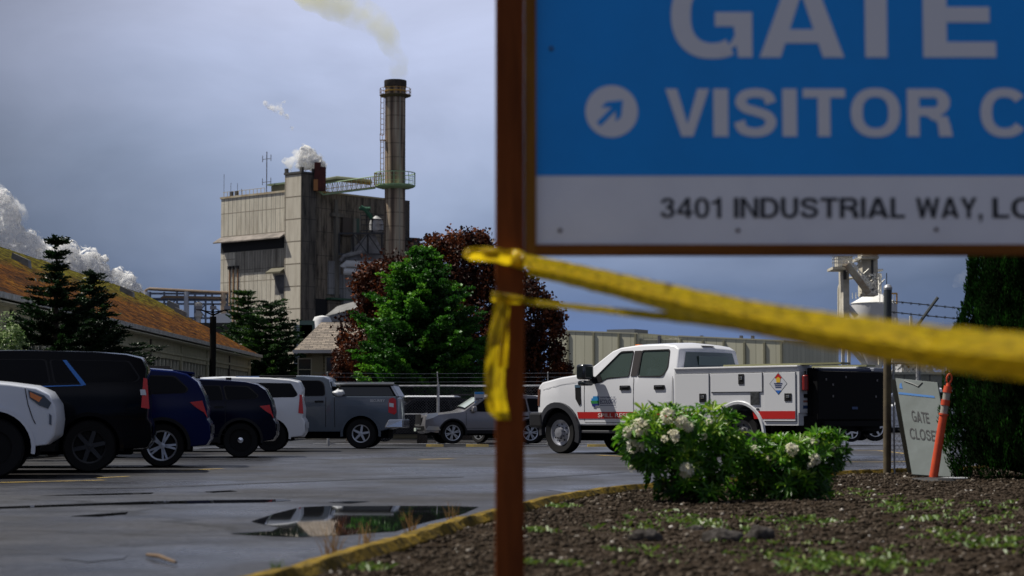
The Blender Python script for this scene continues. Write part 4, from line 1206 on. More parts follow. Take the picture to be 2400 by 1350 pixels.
mb = MB(); rl_ = (737 - 760) * s_; rr_ = (960 - 760) * s_
mb.add([(xl, -.5, zE), (xr2, -.5, zE), (xr2, 7, zE), (xl, 7, zE), (rl_, 3, zR), (rr_, 3, zR)], [(0, 1, 5, 4), (1, 2, 5), (2, 3, 4, 5), (3, 0, 4), (3, 2, 1, 0)])
mb.build('roof', sh, t)
MB().box(xl - .02, xr2, -.56, -.505, zE - .12, zE + .02).build('gutter', mat('white_gutter', (.6, .6, .58), .5), t)
sid = clad_mat('house_siding', (.28, .235, .125), (.16, .14, .08), (.12, .10, .05), 40, .16, .02, .35)
MB().box(xl + .5, xr2 - .5, .1, 6.5, 0, zE - .005).build('wall', sid, t)
cw = mat('cream_house_trim', (.34, .32, .22), .6)
def hwin(x0, x1, y0, y1, gm_=dglass):
    a, b2 = (x0 - 760) * s_, (x1 - 760) * s_; za, zb = W(0, y1, D).z - org.z, W(0, y0, D).z - org.z
    w_ = MB().box(a, b2, .05, .095, za, zb).build('window', gm_, t)
    fr = MB(); fr.box(a - .06, a, .02, .095, za - .06, zb + .06); fr.box(b2, b2 + .06, .02, .095, za - .06, zb + .06); fr.box(a, b2, .02, .095, zb, zb + .06); fr.box(a, b2, .02, .095, za - .06, za); fr.box(a, b2, .03, .05, (za + zb) / 2 - .02, (za + zb) / 2 + .02)
    fr.build('window_frame', cw, w_)
hwin(765, 800, 838, 905); hwin(700, 728, 842, 890)
MB().box((731 - 760) * s_, (757 - 760) * s_, .0, .099, 0, zE - .01).build('door', mat('olive_panel', (.23, .20, .11), .6), t)

# ---- the mill
Dm = 343.0; p0 = W(705, 600, Dm); AM = math.atan2(.75, .66)
t = thing('mill_building', 'tall weathered beige mill building with a square corner tower, stained right face coloured as shaded', 'building', (p0.x, Dm, -.2), AM)
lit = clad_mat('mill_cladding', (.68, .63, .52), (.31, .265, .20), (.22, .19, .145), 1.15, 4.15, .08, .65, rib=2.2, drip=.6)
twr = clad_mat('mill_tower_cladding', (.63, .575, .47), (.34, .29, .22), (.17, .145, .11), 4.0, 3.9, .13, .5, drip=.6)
drk = clad_mat('mill_shaded_cladding', (.24, .20, .15), (.022, .018, .014), (.06, .05, .04), 1.2, 4.15, .06, .95, drip=.9)  # face turned from the sun: shade put into the base colour, under dark streaks
grey = clad_mat('mill_grey_metal', (.30, .30, .30), (.13, .12, .11), (.10, .10, .10), 1.2, 2.6, .05, .6)
ZT = 43.0; ZW = 40.1
def zm(py, d): return W(700, py, d).z + .2
mb = MB(); mb.box(0, 3.45, 0, 4.2, 0, ZT)
tw = MB(); tw.box(0, 3.45, 0, 4.2, 0, ZT); tw.build('tower', twr, t)
MB().box(.003, 3.453, -.06, -.003, 12, ZT - .01).build('tower_shaded_face', clad_mat('mill_tower_shade', (.15, .13, .105), (.020, .018, .016), (.05, .045, .04), 1.8, 3.9, .06, 1.0, drip=.7), t)  # unlit tower side: shade put into this overlay's colour, plus streaks
MB().box(-.15, 3.6, -.15, 4.35, ZT, ZT + .35).build('tower_coping', mat('dark_coping', (.06, .055, .05), .7), t)
cap_m = mat('dark_coping', (.06, .055, .05), .7)
for x, y in ((.1, 3.9), (.3, .2), (3.1, .2)):
    MB().box(x - .25, x + .25, y - .25, y + .25, ZT + .35, ZT + 1.1).build('vent_cap', cap_m, t)
MB().box(.7, 10, 4.2, 22, 0, ZW).build('wall', lit, t)
MB().box(.55, 10.2, 4.2, 22.2, ZW, ZW + .35).build('roof_coping', mat('pale_coping', (.52, .46, .34), .6, noise=.7, col2=(.33, .25, .15)), t)
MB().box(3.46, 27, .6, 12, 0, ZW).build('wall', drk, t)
MB().box(3.46, 27.2, .45, 12.2, ZW, ZW + .3).build('roof_coping', mat('tan_coping', (.40, .34, .20), .6), t)
# long ledge with a dark recess on the lit face
MB().hexa([(-1.0, 4.3, 31.9), (.66, 4.3, 32.5), (.66, 22.2, 32.5), (-1.0, 22.2, 31.9)], [(-1.0, 4.3, 32.1), (.66, 4.3, 33.1), (.66, 22.2, 33.1), (-1.0, 22.2, 32.1)]).build('ledge', mat('ledge_metal', (.085, .07, .06), .7, noise=.5, col2=(.20, .17, .15)), t)
MB().box(.62, .695, 4.9, 21.9, 30.3, 32.3).build('recess', mat('black_recess', (.012, .012, .014), .9), t)
# streaks below the ledge, seams
rs_ = clad_mat('stained_band', (.36, .33, .27), (.10, .085, .07), (.10, .085, .07), .7, 9, .05, .85, drip=.5)
MB().box(.66, .698, 4.9, 18, 26.4, 30.25).build('stained_band', rs_, t)
rust = mat('rust_streak', (.16, .065, .022), .8, noise=1.2, col2=(.30, .18, .09), stretch=(1, 1, .2))
for y in (17.2, 18.4, 19.4):
    MB().box(.55, .697, y - .13, y + .13, 14, 27.2).build('rusty_pipe', rust, t)
    MB().box(.30, .697, y - .28, y + .28, 27.2, 27.8).build('vent_hood', mat('black_hood', (.02, .017, .015), .7), t)
# hooded opening near the tower
MB().box(.64, .697, 4.5, 7.3, 22.3, 25.6).build('opening', mat('grey_opening', (.055, .055, .06), .8, noise=.5, col2=(.11, .11, .12)), t)
MB().hexa([(-.9, 4.3, 25.8), (.69, 4.3, 26.0), (.69, 8.1, 26.0), (-.9, 8.1, 25.8)], [(-.9, 4.3, 26.1), (.69, 4.3, 27.0), (.69, 8.1, 27.0), (-.9, 8.1, 26.1)]).build('hood', mat('hood_metal', (.10, .09, .055), .7), t)
MB().box(.6, .697, 4.3, 4.75, 33.2, 39.6).build('rusty_pipe', mat('brown_corner', (.20, .13, .07), .7, noise=1, col2=(.38, .32, .22)), t)
MB().box(.6, .697, 4.9, 22, 19.3, 19.42).build('seam', cap_m, t)
# roof structures
MB().box(2, 8, 5.0, 10, ZW + .35, ZW + 1.6).build('roof_house', mat('roof_house_green', (.11, .12, .085), .7), t)
MB().box(1.6, 8.4, 4.6, 10.6, ZW + 1.65, ZW + 1.95).build('roof_canopy', mat('green_trim', (.16, .22, .15), .6), t)
rl2 = MB()
for k in range(12): rl2.tube([(.9, 10.5 + k, ZW + .35), (.9, 10.5 + k, ZW + 1.2)], .05, 4)
rl2.tube([(.9, 10.5, ZW + 1.2), (.9, 21.7, ZW + 1.2)], .05, 4); rl2.build('roof_railing', mat('pale_yellow_rail', (.45, .38, .20), .6), t)
def antenna(py_, h, r, cross=()):
    mb = MB(); mb.tube([(.9, py_, ZW), (.9, py_, ZW + h)], r, 5)
    for z, w_ in cross:
        mb.tube([(.9, py_ - w_, ZW + z), (.9, py_ + w_, ZW + z)], r * .7, 4)
        for q in (-w_, 0, w_): mb.tube([(.9, py_ + q, ZW + z - .45), (.9, py_ + q, ZW + z + .7)], r * .7, 4)
    mb.build('antenna', mat('antenna_metal', (.10, .10, .12), .5), t)
antenna(10.0, 7.6, .085, ((6.3, 1.1), (2.2, 1.1)))
antenna(21.5, 4.5, .04); antenna(19.6, 2.8, .04); antenna(17.8, 2.6, .04); antenna(16.7, 1.5, .05)
for y in (19.4, 18.0): MB().box(.7, 1.1, y - .3, y + .3, ZW + .35, ZW + 1.2).build('roof_box', cap_m, t)
# dark face fittings
fm_ = mat('frame_steel_dark', (.035, .036, .04), .6)
lg = mat('pale_streak_panel', (.25, .235, .20), .7, noise=.5, col2=(.12, .11, .09), stretch=(1, 1, .15))
def Xl(px):   # local x on the dark face plane at a photo pixel
    r_ = (px - 1200) / F
    return (p0.x - r_ * Dm) / (r_ * .75 - .66)
def panel(name, px0, px1, py0, py1, m, out=.1):
    a, b2 = Xl(px0), Xl(px1); d = Dm + .75 * (a + b2) / 2
    return MB().box(a, b2, .6 - out, .597, zm(py1, d), zm(py0, d)).build(name, m, t)
panel('pale_column', 786, 795, 505, 700, lg, .5); panel('pale_column', 776, 802, 500, 508, lg, .7); panel('pipe', 786, 793, 467, 500, lg, .35)
panel('dark_recess', 734, 770, 700, 760, mat('black_recess', (.012, .012, .014), .9), .12)
panel('duct', 803, 826, 510, 552, mat('brown_duct', (.075, .06, .05), .7), .5)
panel('duct', 826, 832, 512, 590, lg, .8); panel('duct', 832, 840, 512, 545, mat('green_panel', (.04, .085, .06), .6), .7)
panel('grey_wall_panel', 772, 800, 612, 690, grey, .3); panel('grey_wall_panel', 800, 840, 645, 745, grey, 1.2)
panel('green_beam', 768, 835, 700, 704, mat('green_trim2', (.03, .10, .05), .6), 1.4)
panel('shaded_base', 771, 835, 706, 745, drk, .5)  # same darkened cladding, shade in its colour
panel('right_column', 945, 957, 470, 600, mat('brown_column', (.10, .085, .065), .8, noise=.6, col2=(.055, .045, .04)), .8)
# steel frame, hopper, ducts in front of the dark face (world-aligned pieces)
inv = (Matrix.Translation(t.location) @ Matrix.Rotation(AM, 4, 'Z')).inverted()
def Lm(px, py, d): return inv @ W(px, py, d)
mb = MB()
for x in (795, 828, 862, 895): mb.tube([Lm(x, 546, 349), Lm(x, 598, 349)], .16, 4)
for y in (547, 596): mb.tube([Lm(793, y, 349), Lm(900, y, 349)], .22, 4)
mb.tube([Lm(828, 548, 349), Lm(862, 596, 349)], .12, 4); mb.tube([Lm(828, 596, 349), Lm(862, 548, 349)], .10, 4); mb.tube([Lm(862, 548, 349), Lm(895, 596, 349)], .12, 4)
for y in (505, 515, 527, 540): mb.tube([Lm(845, y, 349), Lm(899, y, 349)], .10, 4)
for x in (845, 860, 872): mb.tube([Lm(x, 500, 349), Lm(x, 547, 349)], .12, 4)
mb.build('steel_frame', fm_, t)
vm = mat('white_vessel', (.45, .45, .46), .5, noise=.8, col2=(.25, .25, .26))
vc = Lm(882, 535, 350)
MB().lathe([(.2, 2.2), (1.0, 1.6), (1.25, .8), (1.25, -.4), (.7, -1.0)], vc, 14).build('vessel', vm, t, smooth=True)
mb = MB(); mb.tube([Lm(845, 485, 349), Lm(857, 492, 349), Lm(872, 512, 349)], .38, 8); mb.tube([Lm(842, 489, 349), Lm(868, 489, 349)], .3, 8)
mb.build('green_pipe', mat('green_pipe_paint', (.03, .12, .07), .5), t, smooth=True)
hop = mat('hopper_metal', (.34, .34, .34), .6, noise=.6, col2=(.17, .16, .16))
mb = MB(); mb.hexa([Lm(800, 612, 350), Lm(905, 612, 350), Lm(905, 612, 352), Lm(800, 612, 352)], [Lm(858, 550, 350), Lm(880, 550, 350), Lm(880, 550, 352), Lm(858, 550, 352)]); mb.build('hopper', hop, t)
mb = MB(); mb.tube([Lm(900, 622, 348), Lm(812, 618, 348), Lm(803, 626, 348), Lm(806, 636, 348), Lm(900, 640, 348)], .62, 10); mb.build('duct', mat('bright_duct', (.62, .62, .62), .45), t, smooth=True)
mb = MB(); mb.tube([Lm(798, 612, 349), Lm(806, 600, 349), Lm(850, 590, 349)], .4, 8); mb.build('duct', hop, t, smooth=True)
# annex at the right edge
MB().hexa([Lm(952, 755, 362), Lm(985, 755, 362), Lm(985, 755, 368), Lm(952, 755, 368)], [Lm(952, 556, 362), Lm(984, 558, 362), Lm(984, 558, 368), Lm(952, 556, 368)]).build('annex', clad_mat('annex_clad', (.26, .23, .19), (.10, .085, .07), (.1, .09, .08), 1.2, 3, .05, .6), t)
MB().hexa([Lm(945, 562, 361), Lm(990, 566, 361), Lm(990, 566, 369), Lm(945, 562, 369)], [Lm(945, 556, 361), Lm(990, 560, 361), Lm(990, 560, 369), Lm(945, 556, 369)]).build('annex_roof', fm_, t)
MB().hexa([Lm(754, 770, 335), Lm(850, 770, 335), Lm(850, 770, 341), Lm(754, 770, 341)], [Lm(760, 742, 335), Lm(850, 718, 335), Lm(850, 700, 341), Lm(790, 718, 341)]).build('sloping_annex_roof', mat('grey_sheet_roof', (.20, .20, .20), .6, noise=.5, col2=(.12, .12, .12)), t)

# rusty vent stack on the roof
p = W(750, 430, 345)
ct = thing('vent_stack', 'short rust-red vent stack steaming on the mill roof beside the tower', 'vent stack', (p.x, 345, 39.9))
rm = mat('rust_red', (.115, .022, .014), .8, noise=.9, col2=(.055, .012, .010))
MB().box(-.95, .1, -.5, .5, 0, zm(381, 345) - 39.9 - .2).build('flue', rm, ct)
MB().box(.12, .98, -.5, .5, 0, zm(392, 345) - 39.9 - .2).build('flue', rm, ct)
MB().box(-1.05, -.3, -.65, -.51, 0, 2.0).build('bracket', mat('orange_primer', (.42, .17, .05), .7), ct)

# ---- the tall stack
p = W(925.5, 500, 345)
SR = 1.80; SZ = W(925, 189, 345).z + .2
ct = thing('smoke_stack', 'tall round stained concrete smoke stack with two railed platforms and a yellow ladder', 'smoke stack', (p.x, 345, -.2))
sm = bpy.data.materials.new('stack_concrete'); sm.use_nodes = True; nt = sm.node_tree; b = nt.nodes['Principled BSDF']; b.inputs['Roughness'].default_value = .85
tcn = nt.nodes.new('ShaderNodeTexCoord')
mp = nt.nodes.new('ShaderNodeMapping'); mp.inputs['Scale'].default_value = (1.3, 1.3, .05); nt.links.new(tcn.outputs['Object'], mp.inputs[0])
n = nt.nodes.new('ShaderNodeTexNoise'); n.inputs['Scale'].default_value = 1.1; n.inputs['Detail'].default_value = 6; nt.links.new(mp.outputs[0], n.inputs['Vector'])
rp = nt.nodes.new('ShaderNodeValToRGB'); nt.links.new(n.outputs[0], rp.inputs[0]); c_ = rp.color_ramp
c_.elements[0].position = .38; c_.elements[0].color = (.10, .070, .050, 1); c_.elements[1].position = .5; c_.elements[1].color = (.30, .215, .145, 1); e = c_.elements.new(.62); e.color = (.46, .38, .27, 1)
wv = nt.nodes.new('ShaderNodeTexWave'); wv.bands_direction = 'Z'; wv.inputs['Scale'].default_value = .13; wv.inputs['Distortion'].default_value = .3; nt.links.new(tcn.outputs['Object'], wv.inputs['Vector'])
mr_ = nt.nodes.new('ShaderNodeMapRange'); nt.links.new(wv.outputs['Fac'], mr_.inputs['Value']); mr_.inputs['From Min'].default_value = 0; mr_.inputs['From Max'].default_value = .03; mr_.inputs['To Min'].default_value = .55
mx_ = nt.nodes.new('ShaderNodeVectorMath'); mx_.operation = 'SCALE'; nt.links.new(rp.outputs[0], mx_.inputs[0]); nt.links.new(mr_.outputs[0], mx_.inputs['Scale']); nt.links.new(mx_.outputs[0], b.inputs['Base Color'])
MB().lathe([(SR * 1.03, 0), (SR, 30), (SR * .99, SZ - 1.3), (SR * .99, SZ - 1.25), (SR * 1.06, SZ - .3), (SR * 1.06, SZ), (SR * .8, SZ), (SR * .8, SZ - 2)], (0, 0, 0), 40).build('shaft', sm, ct, smooth=True)
MB().lathe([(SR * 1.07, SZ - 1.2), (SR * 1.09, SZ - 1.1), (SR * 1.09, SZ - .05), (SR * .82, SZ + .02)], (0, 0, 0), 36).build('rim', mat('sooty_rim', (.035, .028, .022), .8, noise=1, col2=(.09, .065, .045)), ct, smooth=True)
ylo = mat('yellow_steel', (.68, .40, .05), .6, noise=1.5, col2=(.45, .20, .04)); grn = mat('green_steel', (.26, .44, .20), .6, noise=1.5, col2=(.40, .52, .30))
zU = zm(225, 345)
MB().lathe([(SR + .02, zU - .35), (2.75, zU), (2.75, zU + .12), (SR + .02, zU + .12)], (0, 0, 0), 16, close=True).build('upper_platform', mat('platform_under', (.10, .08, .04), .8), ct)
mb = MB()
for k in range(16):
    a = k * 2 * math.pi / 16; x, y = 2.7 * math.cos(a), 2.7 * math.sin(a); mb.tube([(x, y, zU), (x, y, zU + 1.25)], .05, 4)
    a2 = a + math.pi / 8
    for h_ in (.65, 1.25): mb.tube([(x, y, zU + h_), (2.7 * math.cos(a2), 2.7 * math.sin(a2), zU + h_)], .045, 4)
mb.build('railing', ylo, ct)
mb = MB()
for h_ in (.7, 1.6): mb.lathe([(SR + .01, zU + h_), (SR + .10, zU + h_), (SR + .10, zU + h_ + .22), (SR + .01, zU + h_ + .22)], (0, 0, 0), 30, close=True)
mb.build('band', ylo, ct)
zL = zm(437, 345); RP = 3.55
MB().lathe([(SR + .02, zL - .5), (RP - .3, zL - .25), (RP, zL), (RP, zL + .22), (SR + .02, zL + .22)], (0, 0, 0), 8, close=True).build('lower_platform', grn, ct)
mb = MB()
for k in range(24):
    a = k * 2 * math.pi / 24; x, y = (RP - .05) * math.cos(a), (RP - .05) * math.sin(a); mb.tube([(x, y, zL), (x, y, zL + 2.35)], .07 if k % 3 == 0 else .04, 4)
    a2 = a + math.pi / 12
    for h_, r_ in ((.8, .04), (1.6, .04), (2.3, .09)): mb.tube([(x, y, zL + h_), ((RP - .05) * math.cos(a2), (RP - .05) * math.sin(a2), zL + h_)], r_, 4)
mb.build('railing', grn, ct)
mb = MB()
for k in range(5):
    x = -RP + .1 + k * .38; mb.tube([(x, -1.8, zL), (x, -1.8, zL + 2.2)], .08, 4)
for h_ in (.2, .9, 1.5, 2.1): mb.tube([(-RP, -1.8, zL + h_), (-RP + 1.7, -1.8, zL + h_)], .07, 4)
mb.build('stair_gate', ylo, ct)
mb = MB(); lx = -SR - .42; ly = -.55
for z0, z1 in ((zL + 2, zm(330, 345)), (zm(318, 345), zU)):
    for q in (-.28, .28): mb.tube([(lx + q, ly, z0), (lx + q, ly, z1)], .085, 4)
    z = z0
    while z < z1:
        mb.tube([(lx - .28, ly, z), (lx + .28, ly, z)], .06, 4)
        z += .95
mb.build('ladder', ylo, ct)
mb = MB(); z_ = zm(329, 345); mb.box(lx - .4, lx + .55, ly - .5, ly + .5, z_ - .1, z_)
for q in (-.35, .1): mb.tube([(lx + q, ly - .45, z_), (lx + q, ly - .45, z_ + 1)], .05, 4)
mb.tube([(lx - .35, ly - .45, z_ + 1), (lx + .35, ly - .45, z_ + 1)], .05, 4); mb.build('landing', ylo, ct)
MB().tube([(SR * .52, -SR * .88, 10), (SR * .52, -SR * .88, zU - .3)], .10, 6).build('cable_pipe', mat('pale_cable', (.36, .33, .26), .6), ct)

# ---- walkway truss between the mill roof and the stack
wk = thing('walkway_truss', 'green and yellow steel truss walkway joining the mill roof to the stack platform', 'walkway', W(742, 440, 346))
wo = wk.location.copy()
def wp(px, py, d): return W(px, py, d) - wo
gm2, ym2 = MB(), MB()
for d in (345.2, 346.6):
    b0, b1 = wp(757, 456, d), wp(880, 441, d - .5); t0, t1 = wp(757, 431, d), wp(880, 413, d - .5)
    gm2.tube([b0, b1], .13, 5); gm2.tube([t0, t1], .10, 5); gm2.tube([wp(740, 440, d), b0], .12, 5); gm2.tube([wp(740, 430, d), t0], .08, 5)
    N_ = 22
    for k in range(N_):
        f0, f1 = k / N_, (k + 1) / N_
        a_, c_2 = b0.lerp(b1, f0), t0.lerp(t1, f1); e_2, g_2 = t0.lerp(t1, f0), b0.lerp(b1, f1)
        ym2.tube([a_, c_2], .05, 4); ym2.tube([e_2, g_2], .05, 4)
        if k % 2 == 0: gm2.tube([a_, e_2], .06, 4)
    ym2.tube([b0.lerp(t0, .5), b1.lerp(t1, .5)], .07, 4)
gm2.build('chords', grn, wk); ym2.build('lattice', ylo, wk)
MB().hexa([wp(757, 455, 345.3), wp(880, 440, 344.8), wp(880, 440, 346), wp(757, 455, 346.5)], [wp(757, 452, 345.3), wp(880, 437, 344.8), wp(880, 437, 346), wp(757, 452, 346.5)]).build('deck', mat('deck_grating', (.10, .085, .05), .8), wk)
MB().tube([wp(762, 424, 348), wp(790, 419, 348), (wp(850, 425, 348)), wp(870, 428, 348)], .5, 8).build('duct', mat('olive_duct', (.13, .15, .09), .7), wk, smooth=True)

# ---- pipe rack
D = 210; pr_ = thing('pipe_rack', 'blue-grey steel pipe rack between the mossy roof and the mill', 'pipe rack', Vector((W(437, 800, D).x, D, -.2)))
po = pr_.location.copy()
def pp(px, py, d=D): return W(px, py, d) - po
tanp = mat('tan_pipe', (.24, .17, .11), .6, noise=.8, col2=(.16, .10, .06)); bst = mat('blue_grey_steel', (.10, .12, .16), .6); wpp = mat('pale_pipe2', (.45, .47, .52), .5)
mb = MB(); mb.tube([pp(342, 705), pp(342, 680), pp(350, 677), pp(534, 687)], .17, 8)
mb.build('pipe', tanp, pr_, smooth=True); mb = MB(); mb.tube([pp(378, 700), pp(384, 696), pp(520, 699)], .17, 8); mb.build('pipe', tanp, pr_, smooth=True)
mb = MB(); mb.tube([pp(524, 686), pp(524, 800)], .26, 8); mb.build('pipe', mat('cream_pipe', (.50, .40, .30), .6, noise=.8, col2=(.35, .22, .13)), pr_, smooth=True)
MB().tube([pp(437, 684), pp(437, 800)], .28, 8).build('standpipe', wpp, pr_, smooth=True); MB().tube([pp(345, 684), pp(345, 740)], .3, 8).build('standpipe', wpp, pr_, smooth=True)
for dd in (0, 5):
    mb = MB()
    for x in (352, 385, 415, 457, 482, 497, 533):
        mb.tube([pp(x, 684, D + dd), pp(x, 830, D + dd)], .13, 4)
    for y in (688, 700, 703, 712, 745): mb.tube([pp(352, y, D + dd), pp(533, y + 1, D + dd)], .14, 4)
    for a_, c_2 in (((352, 700), (385, 730)), ((385, 730), (415, 700)), ((457, 745), (482, 712)), ((482, 745), (457, 712)), ((497, 745), (533, 715)), ((533, 745), (497, 715))):
        mb.tube([pp(*a_, D + dd), pp(*c_2, D + dd)], .08, 4)
    mb.build('steel_frame', bst, pr_)
vv = pp(465, 735)
MB().lathe([(.03, 1.3), (.46, 1.1), (.46, .8), (.30, .6), (.30, .1), (.46, .0), (.46, -.3), (.30, -.5), (.30, -3.5)], vv, 14).build('filter_vessel', mat('pale_vessel', (.42, .40, .38), .5), pr_, smooth=True)
dm = pp(423, 742); MB().lathe([(.02, .8), (.5, .6), (.75, 0), (.75, -3)], dm, 14).build('dome_tank', mat('bright_white_metal', (.7, .7, .7), .5), pr_, smooth=True)
bb = pp(513, 748); MB().box(bb.x - .75, bb.x + 1.2, -1, 1, bb.z - 4, bb.z + .55).build('equipment_box', mat('bright_white_metal', (.7, .7, .7), .5), pr_)
MB().tube([pp(499, 740, D - 1), pp(499, 755, D - 1)], .08, 4).build('valve', mat('pale_vessel', (.42, .40, .38), .5), pr_)
for nm, pxx, pyy, rr_ in (('white_tank', 560, 742, 1.0),):
    pass
# small clutter beyond the house
D = 130; t = thing('rooftop_equipment', 'white rooftop equipment peeking over the shingled roof ridge', 'equipment', Vector((W(755, 760, D).x, D, -.2)))
o_ = t.location.copy()
a_ = W(755, 752, D) - o_; MB().lathe([(.05, .35), (.5, .25), (.62, 0), (.62, -4.5)], a_, 14).build('round_housing', mat('bright_white_metal', (.7, .7, .7), .5), t, smooth=True)
a_ = W(725, 752, D) - o_; MB().box(a_.x - .6, a_.x + .35, -.4, .4, 0, a_.z).build('green_unit', mat('green_unit', (.10, .16, .13), .6), t)
a_ = W(712, 762, D) - o_; MB().box(a_.x - .6, a_.x + .6, -.4, .4, 0, a_.z).build('grey_unit', mat('blue_grey_unit', (.22, .25, .28), .6), t)

# ---- long clad building on the right
D0 = 196; q0 = W(1286, 850, D0); ua = math.atan2(-.50, .866)
t = thing('clad_warehouse', 'long pale olive metal-clad warehouse with vertical seams behind the utility truck', 'building', (q0.x, D0, -.2), ua)
wc = clad_mat('warehouse_cladding', (.58, .56, .42), (.42, .40, .29), (.27, .26, .18), 1.0, 30, .035, .45, drip=.5)
def sx_(px):
    r_ = (px - 1200) / F; return (q0.x - r_ * D0) / (r_ * -.50 - .866)
rib_m = mat('warehouse_rib', (.22, .21, .14), .7)
def section(px0, px1, topz, y0, name='wall'):
    a, b2 = sx_(px0), sx_(px1)
    if isinstance(topz, tuple):                     # roof edge given in photo rows
        ya, yb_ = (W(1200, topz[0], D0 - .5 * a).z + .2, W(1200, topz[1], D0 - .5 * b2).z + .2)
    q = [(a, y0), (b2, y0), (b2, 14), (a, 14)]; hh = [ya, yb_, yb_, ya]
    MB().hexa([(x, y, 0) for x, y in q], [(x, y, h_) for (x, y), h_ in zip(q, hh)]).build(name, wc, t)
    q = [(a - .02, y0 - .06), (b2 + .02, y0 - .06), (b2 + .02, 14), (a - .02, 14)]
    MB().hexa([(x, y, h_) for (x, y), h_ in zip(q, hh)], [(x, y, h_ + .12) for (x, y), h_ in zip(q, hh)]).build('parapet', mat('parapet_metal', (.40, .39, .30), .5), t)
section(1286, 1495, (775, 783), 0); section(1496, 1589, (797, 797), .5); section(1590, 1838, (789, 800), 0)
for px in (1332, 1392, 1451, 1490, 1596, 1648, 1697, 1745, 1792, 1832):
    a = sx_(px); MB().box(a - .10, a + .10, -.12, -.003, 0, W(1200, (777 if px < 1500 else 793) + (10 if px > 1700 else 5 if px > 1600 or 1420 < px < 1500 else 2), D0 - .5 * a).z + .2).build('rib', rib_m, t)
a, b2 = sx_(1378), sx_(1444); MB().box(a, b2, 4, 7, 8.9, W(1200, 769, D0 - .5 * a).z + .2).build('roof_unit', mat('dark_roof_unit', (.10, .11, .13), .6), t)
a, b2 = sx_(1525), sx_(1590); mb = MB()
for k in range(5): mb.box(a + (b2 - a) * k / 5, a + (b2 - a) * (k + .5) / 5, 4, 5, 7.5, W(1200, 790, D0 - .5 * a).z + .2)
mb.build('roof_vent', mat('pale_vessel', (.42, .40, .38), .5), t)
a = sx_(1500); MB().box(sx_(1497), sx_(1588), .3, .497, 6.6, 7.5).build('louvre_band', mat('louvre', (.32, .31, .25), .6), t)
mb = MB()
for px in (1541, 1640, 1760, 1733): a = sx_(px); mb.box(a - .12, a + .12, .3, .6, 7.6, W(1200, 786, D0 - .5 * a).z + .2)
mb.build('roof_light', mat('antenna_metal', (.10, .10, .12), .5), t)
mb = MB()
for k in range(16): a = sx_(1345 + k * 4); mb.box(a - .05, a + .05, -.20, -.16, 0, 2.6)
mb.box(sx_(1340), sx_(1410), -.22, -.17, 2.3, 2.5); mb.build('yard_gate', mat('gate_steel', (.25, .24, .18), .6), t)

# low olive wall/building behind the liftgate
D = 125; t = thing('low_shed', 'low olive-grey ribbed shed behind the black liftgate and fence post', 'building', Vector((W(2150, 930, D).x, D, -.2)))
s_ = D / F
MB().box(-(2150 - 1930) * s_, 160 * s_, 0, 6, 0, W(0, 878, D).z + .2).build('wall', clad_mat('low_shed_clad', (.25, .25, .20), (.16, .16, .13), (.10, .10, .08), .8, 10, .06, .5), t)
MB().box(-(2150 - 1925) * s_, 162 * s_, -.2, 6.2, W(0, 878, D).z + .21, W(0, 872, D).z + .2).build('roof', mat('parapet_metal', (.40, .39, .30), .5), t)

# ---- silo plant
D = 230; so = Vector((W(2035, 850, D).x, D, -.2)); t = thing('silo_plant', 'pale grey round silo with conveyor tower and bent pipe, below the gate sign', 'silo', so)
def sp2(px, py, d=D): return W(px, py, d) - so
sw = mat('silo_white', (.82, .82, .80), .5, noise=.6, col2=(.70, .69, .66)); swall = mat('silo_wall', (.60, .60, .61), .55, noise=.35, col2=(.50, .50, .52), stretch=(1, 1, .3))
cs = mat('cream_steel', (.74, .70, .58), .6, noise=1, col2=(.55, .50, .38)); rp_s = (2103 - 1995) / 2 * D / F
c = sp2(2049, 712, D + 3)
MB().lathe([(.05, (712 - 687) * D / F), (rp_s * .35, (712 - 690) * D / F), (rp_s * 1.03, .05), (rp_s * 1.03, 0)], c, 32).build('cone_roof', sw, t, smooth=True)
MB().lathe([(rp_s, -.01), (rp_s, -3.4), (.5, -8.2)], c, 32).build('shell', swall, t, smooth=True)
mb = MB()
for x in (1976, 2062, 2101): mb.tube([sp2(x, 745), sp2(x, 990)], .24, 4)
for x in (1990, 2080): mb.tube([sp2(x, 745, D + 6), sp2(x, 990, D + 6)], .24, 4)
mb.tube([sp2(1974, 801), sp2(2105, 801)], .22, 4); mb.tube([sp2(1974, 858), sp2(2060, 858)], .22, 4); mb.tube([sp2(1990, 808), sp2(2030, 858)], .35, 4); mb.tube([sp2(2010, 808), sp2(2028, 850)], .16, 4); mb.tube([sp2(2028, 850), sp2(2018, 858)], .16, 4)
mb.build('support_frame', cs, t)
mb = MB(); pts = [sp2(1966, 760)] + [sp2(1966 + 27 * (1 - math.cos(a)), 680 - 28 * math.sin(a)) for a in np.linspace(0, math.pi * .5, 7)] + [sp2(2005, 652), sp2(2018, 665), sp2(2026, 685)]
mb.tube(pts, .16, 8); mb.build('bent_pipe', cs, t, smooth=True)
mb = MB(); mb.tube([sp2(1980, 700), sp2(1985, 715), sp2(2008, 742)], .32, 8); mb.tube([sp2(1976, 680), sp2(1978, 745)], .2, 6); mb.build('chute', swall, t, smooth=True)
twm = mat('tower_grey', (.60, .56, .47), .7, noise=.7, col2=(.36, .33, .27))
mb = MB()
def pbox(px0, px1, py0, py1, d0, d1, m_=mb):
    a, b2 = sp2(px0, py1, d0), sp2(px1, py0, d0); m_.box(a.x, b2.x, d0 - D, d1 - D, a.z, b2.z)
pbox(2022, 2057, 588, 692, 223, 226); pbox(1977, 1990, 628, 745, 222, 225); mb.build('tower', twm, t)
mb = MB(); pbox(2043, 2047, 600, 680, 222.8, 222.95, mb); mb.build('dark_slot', fm_, t); mb = MB(); pbox(1977, 1984, 626, 655, 221.7, 221.9, mb); mb.build('dark_slot', fm_, t)
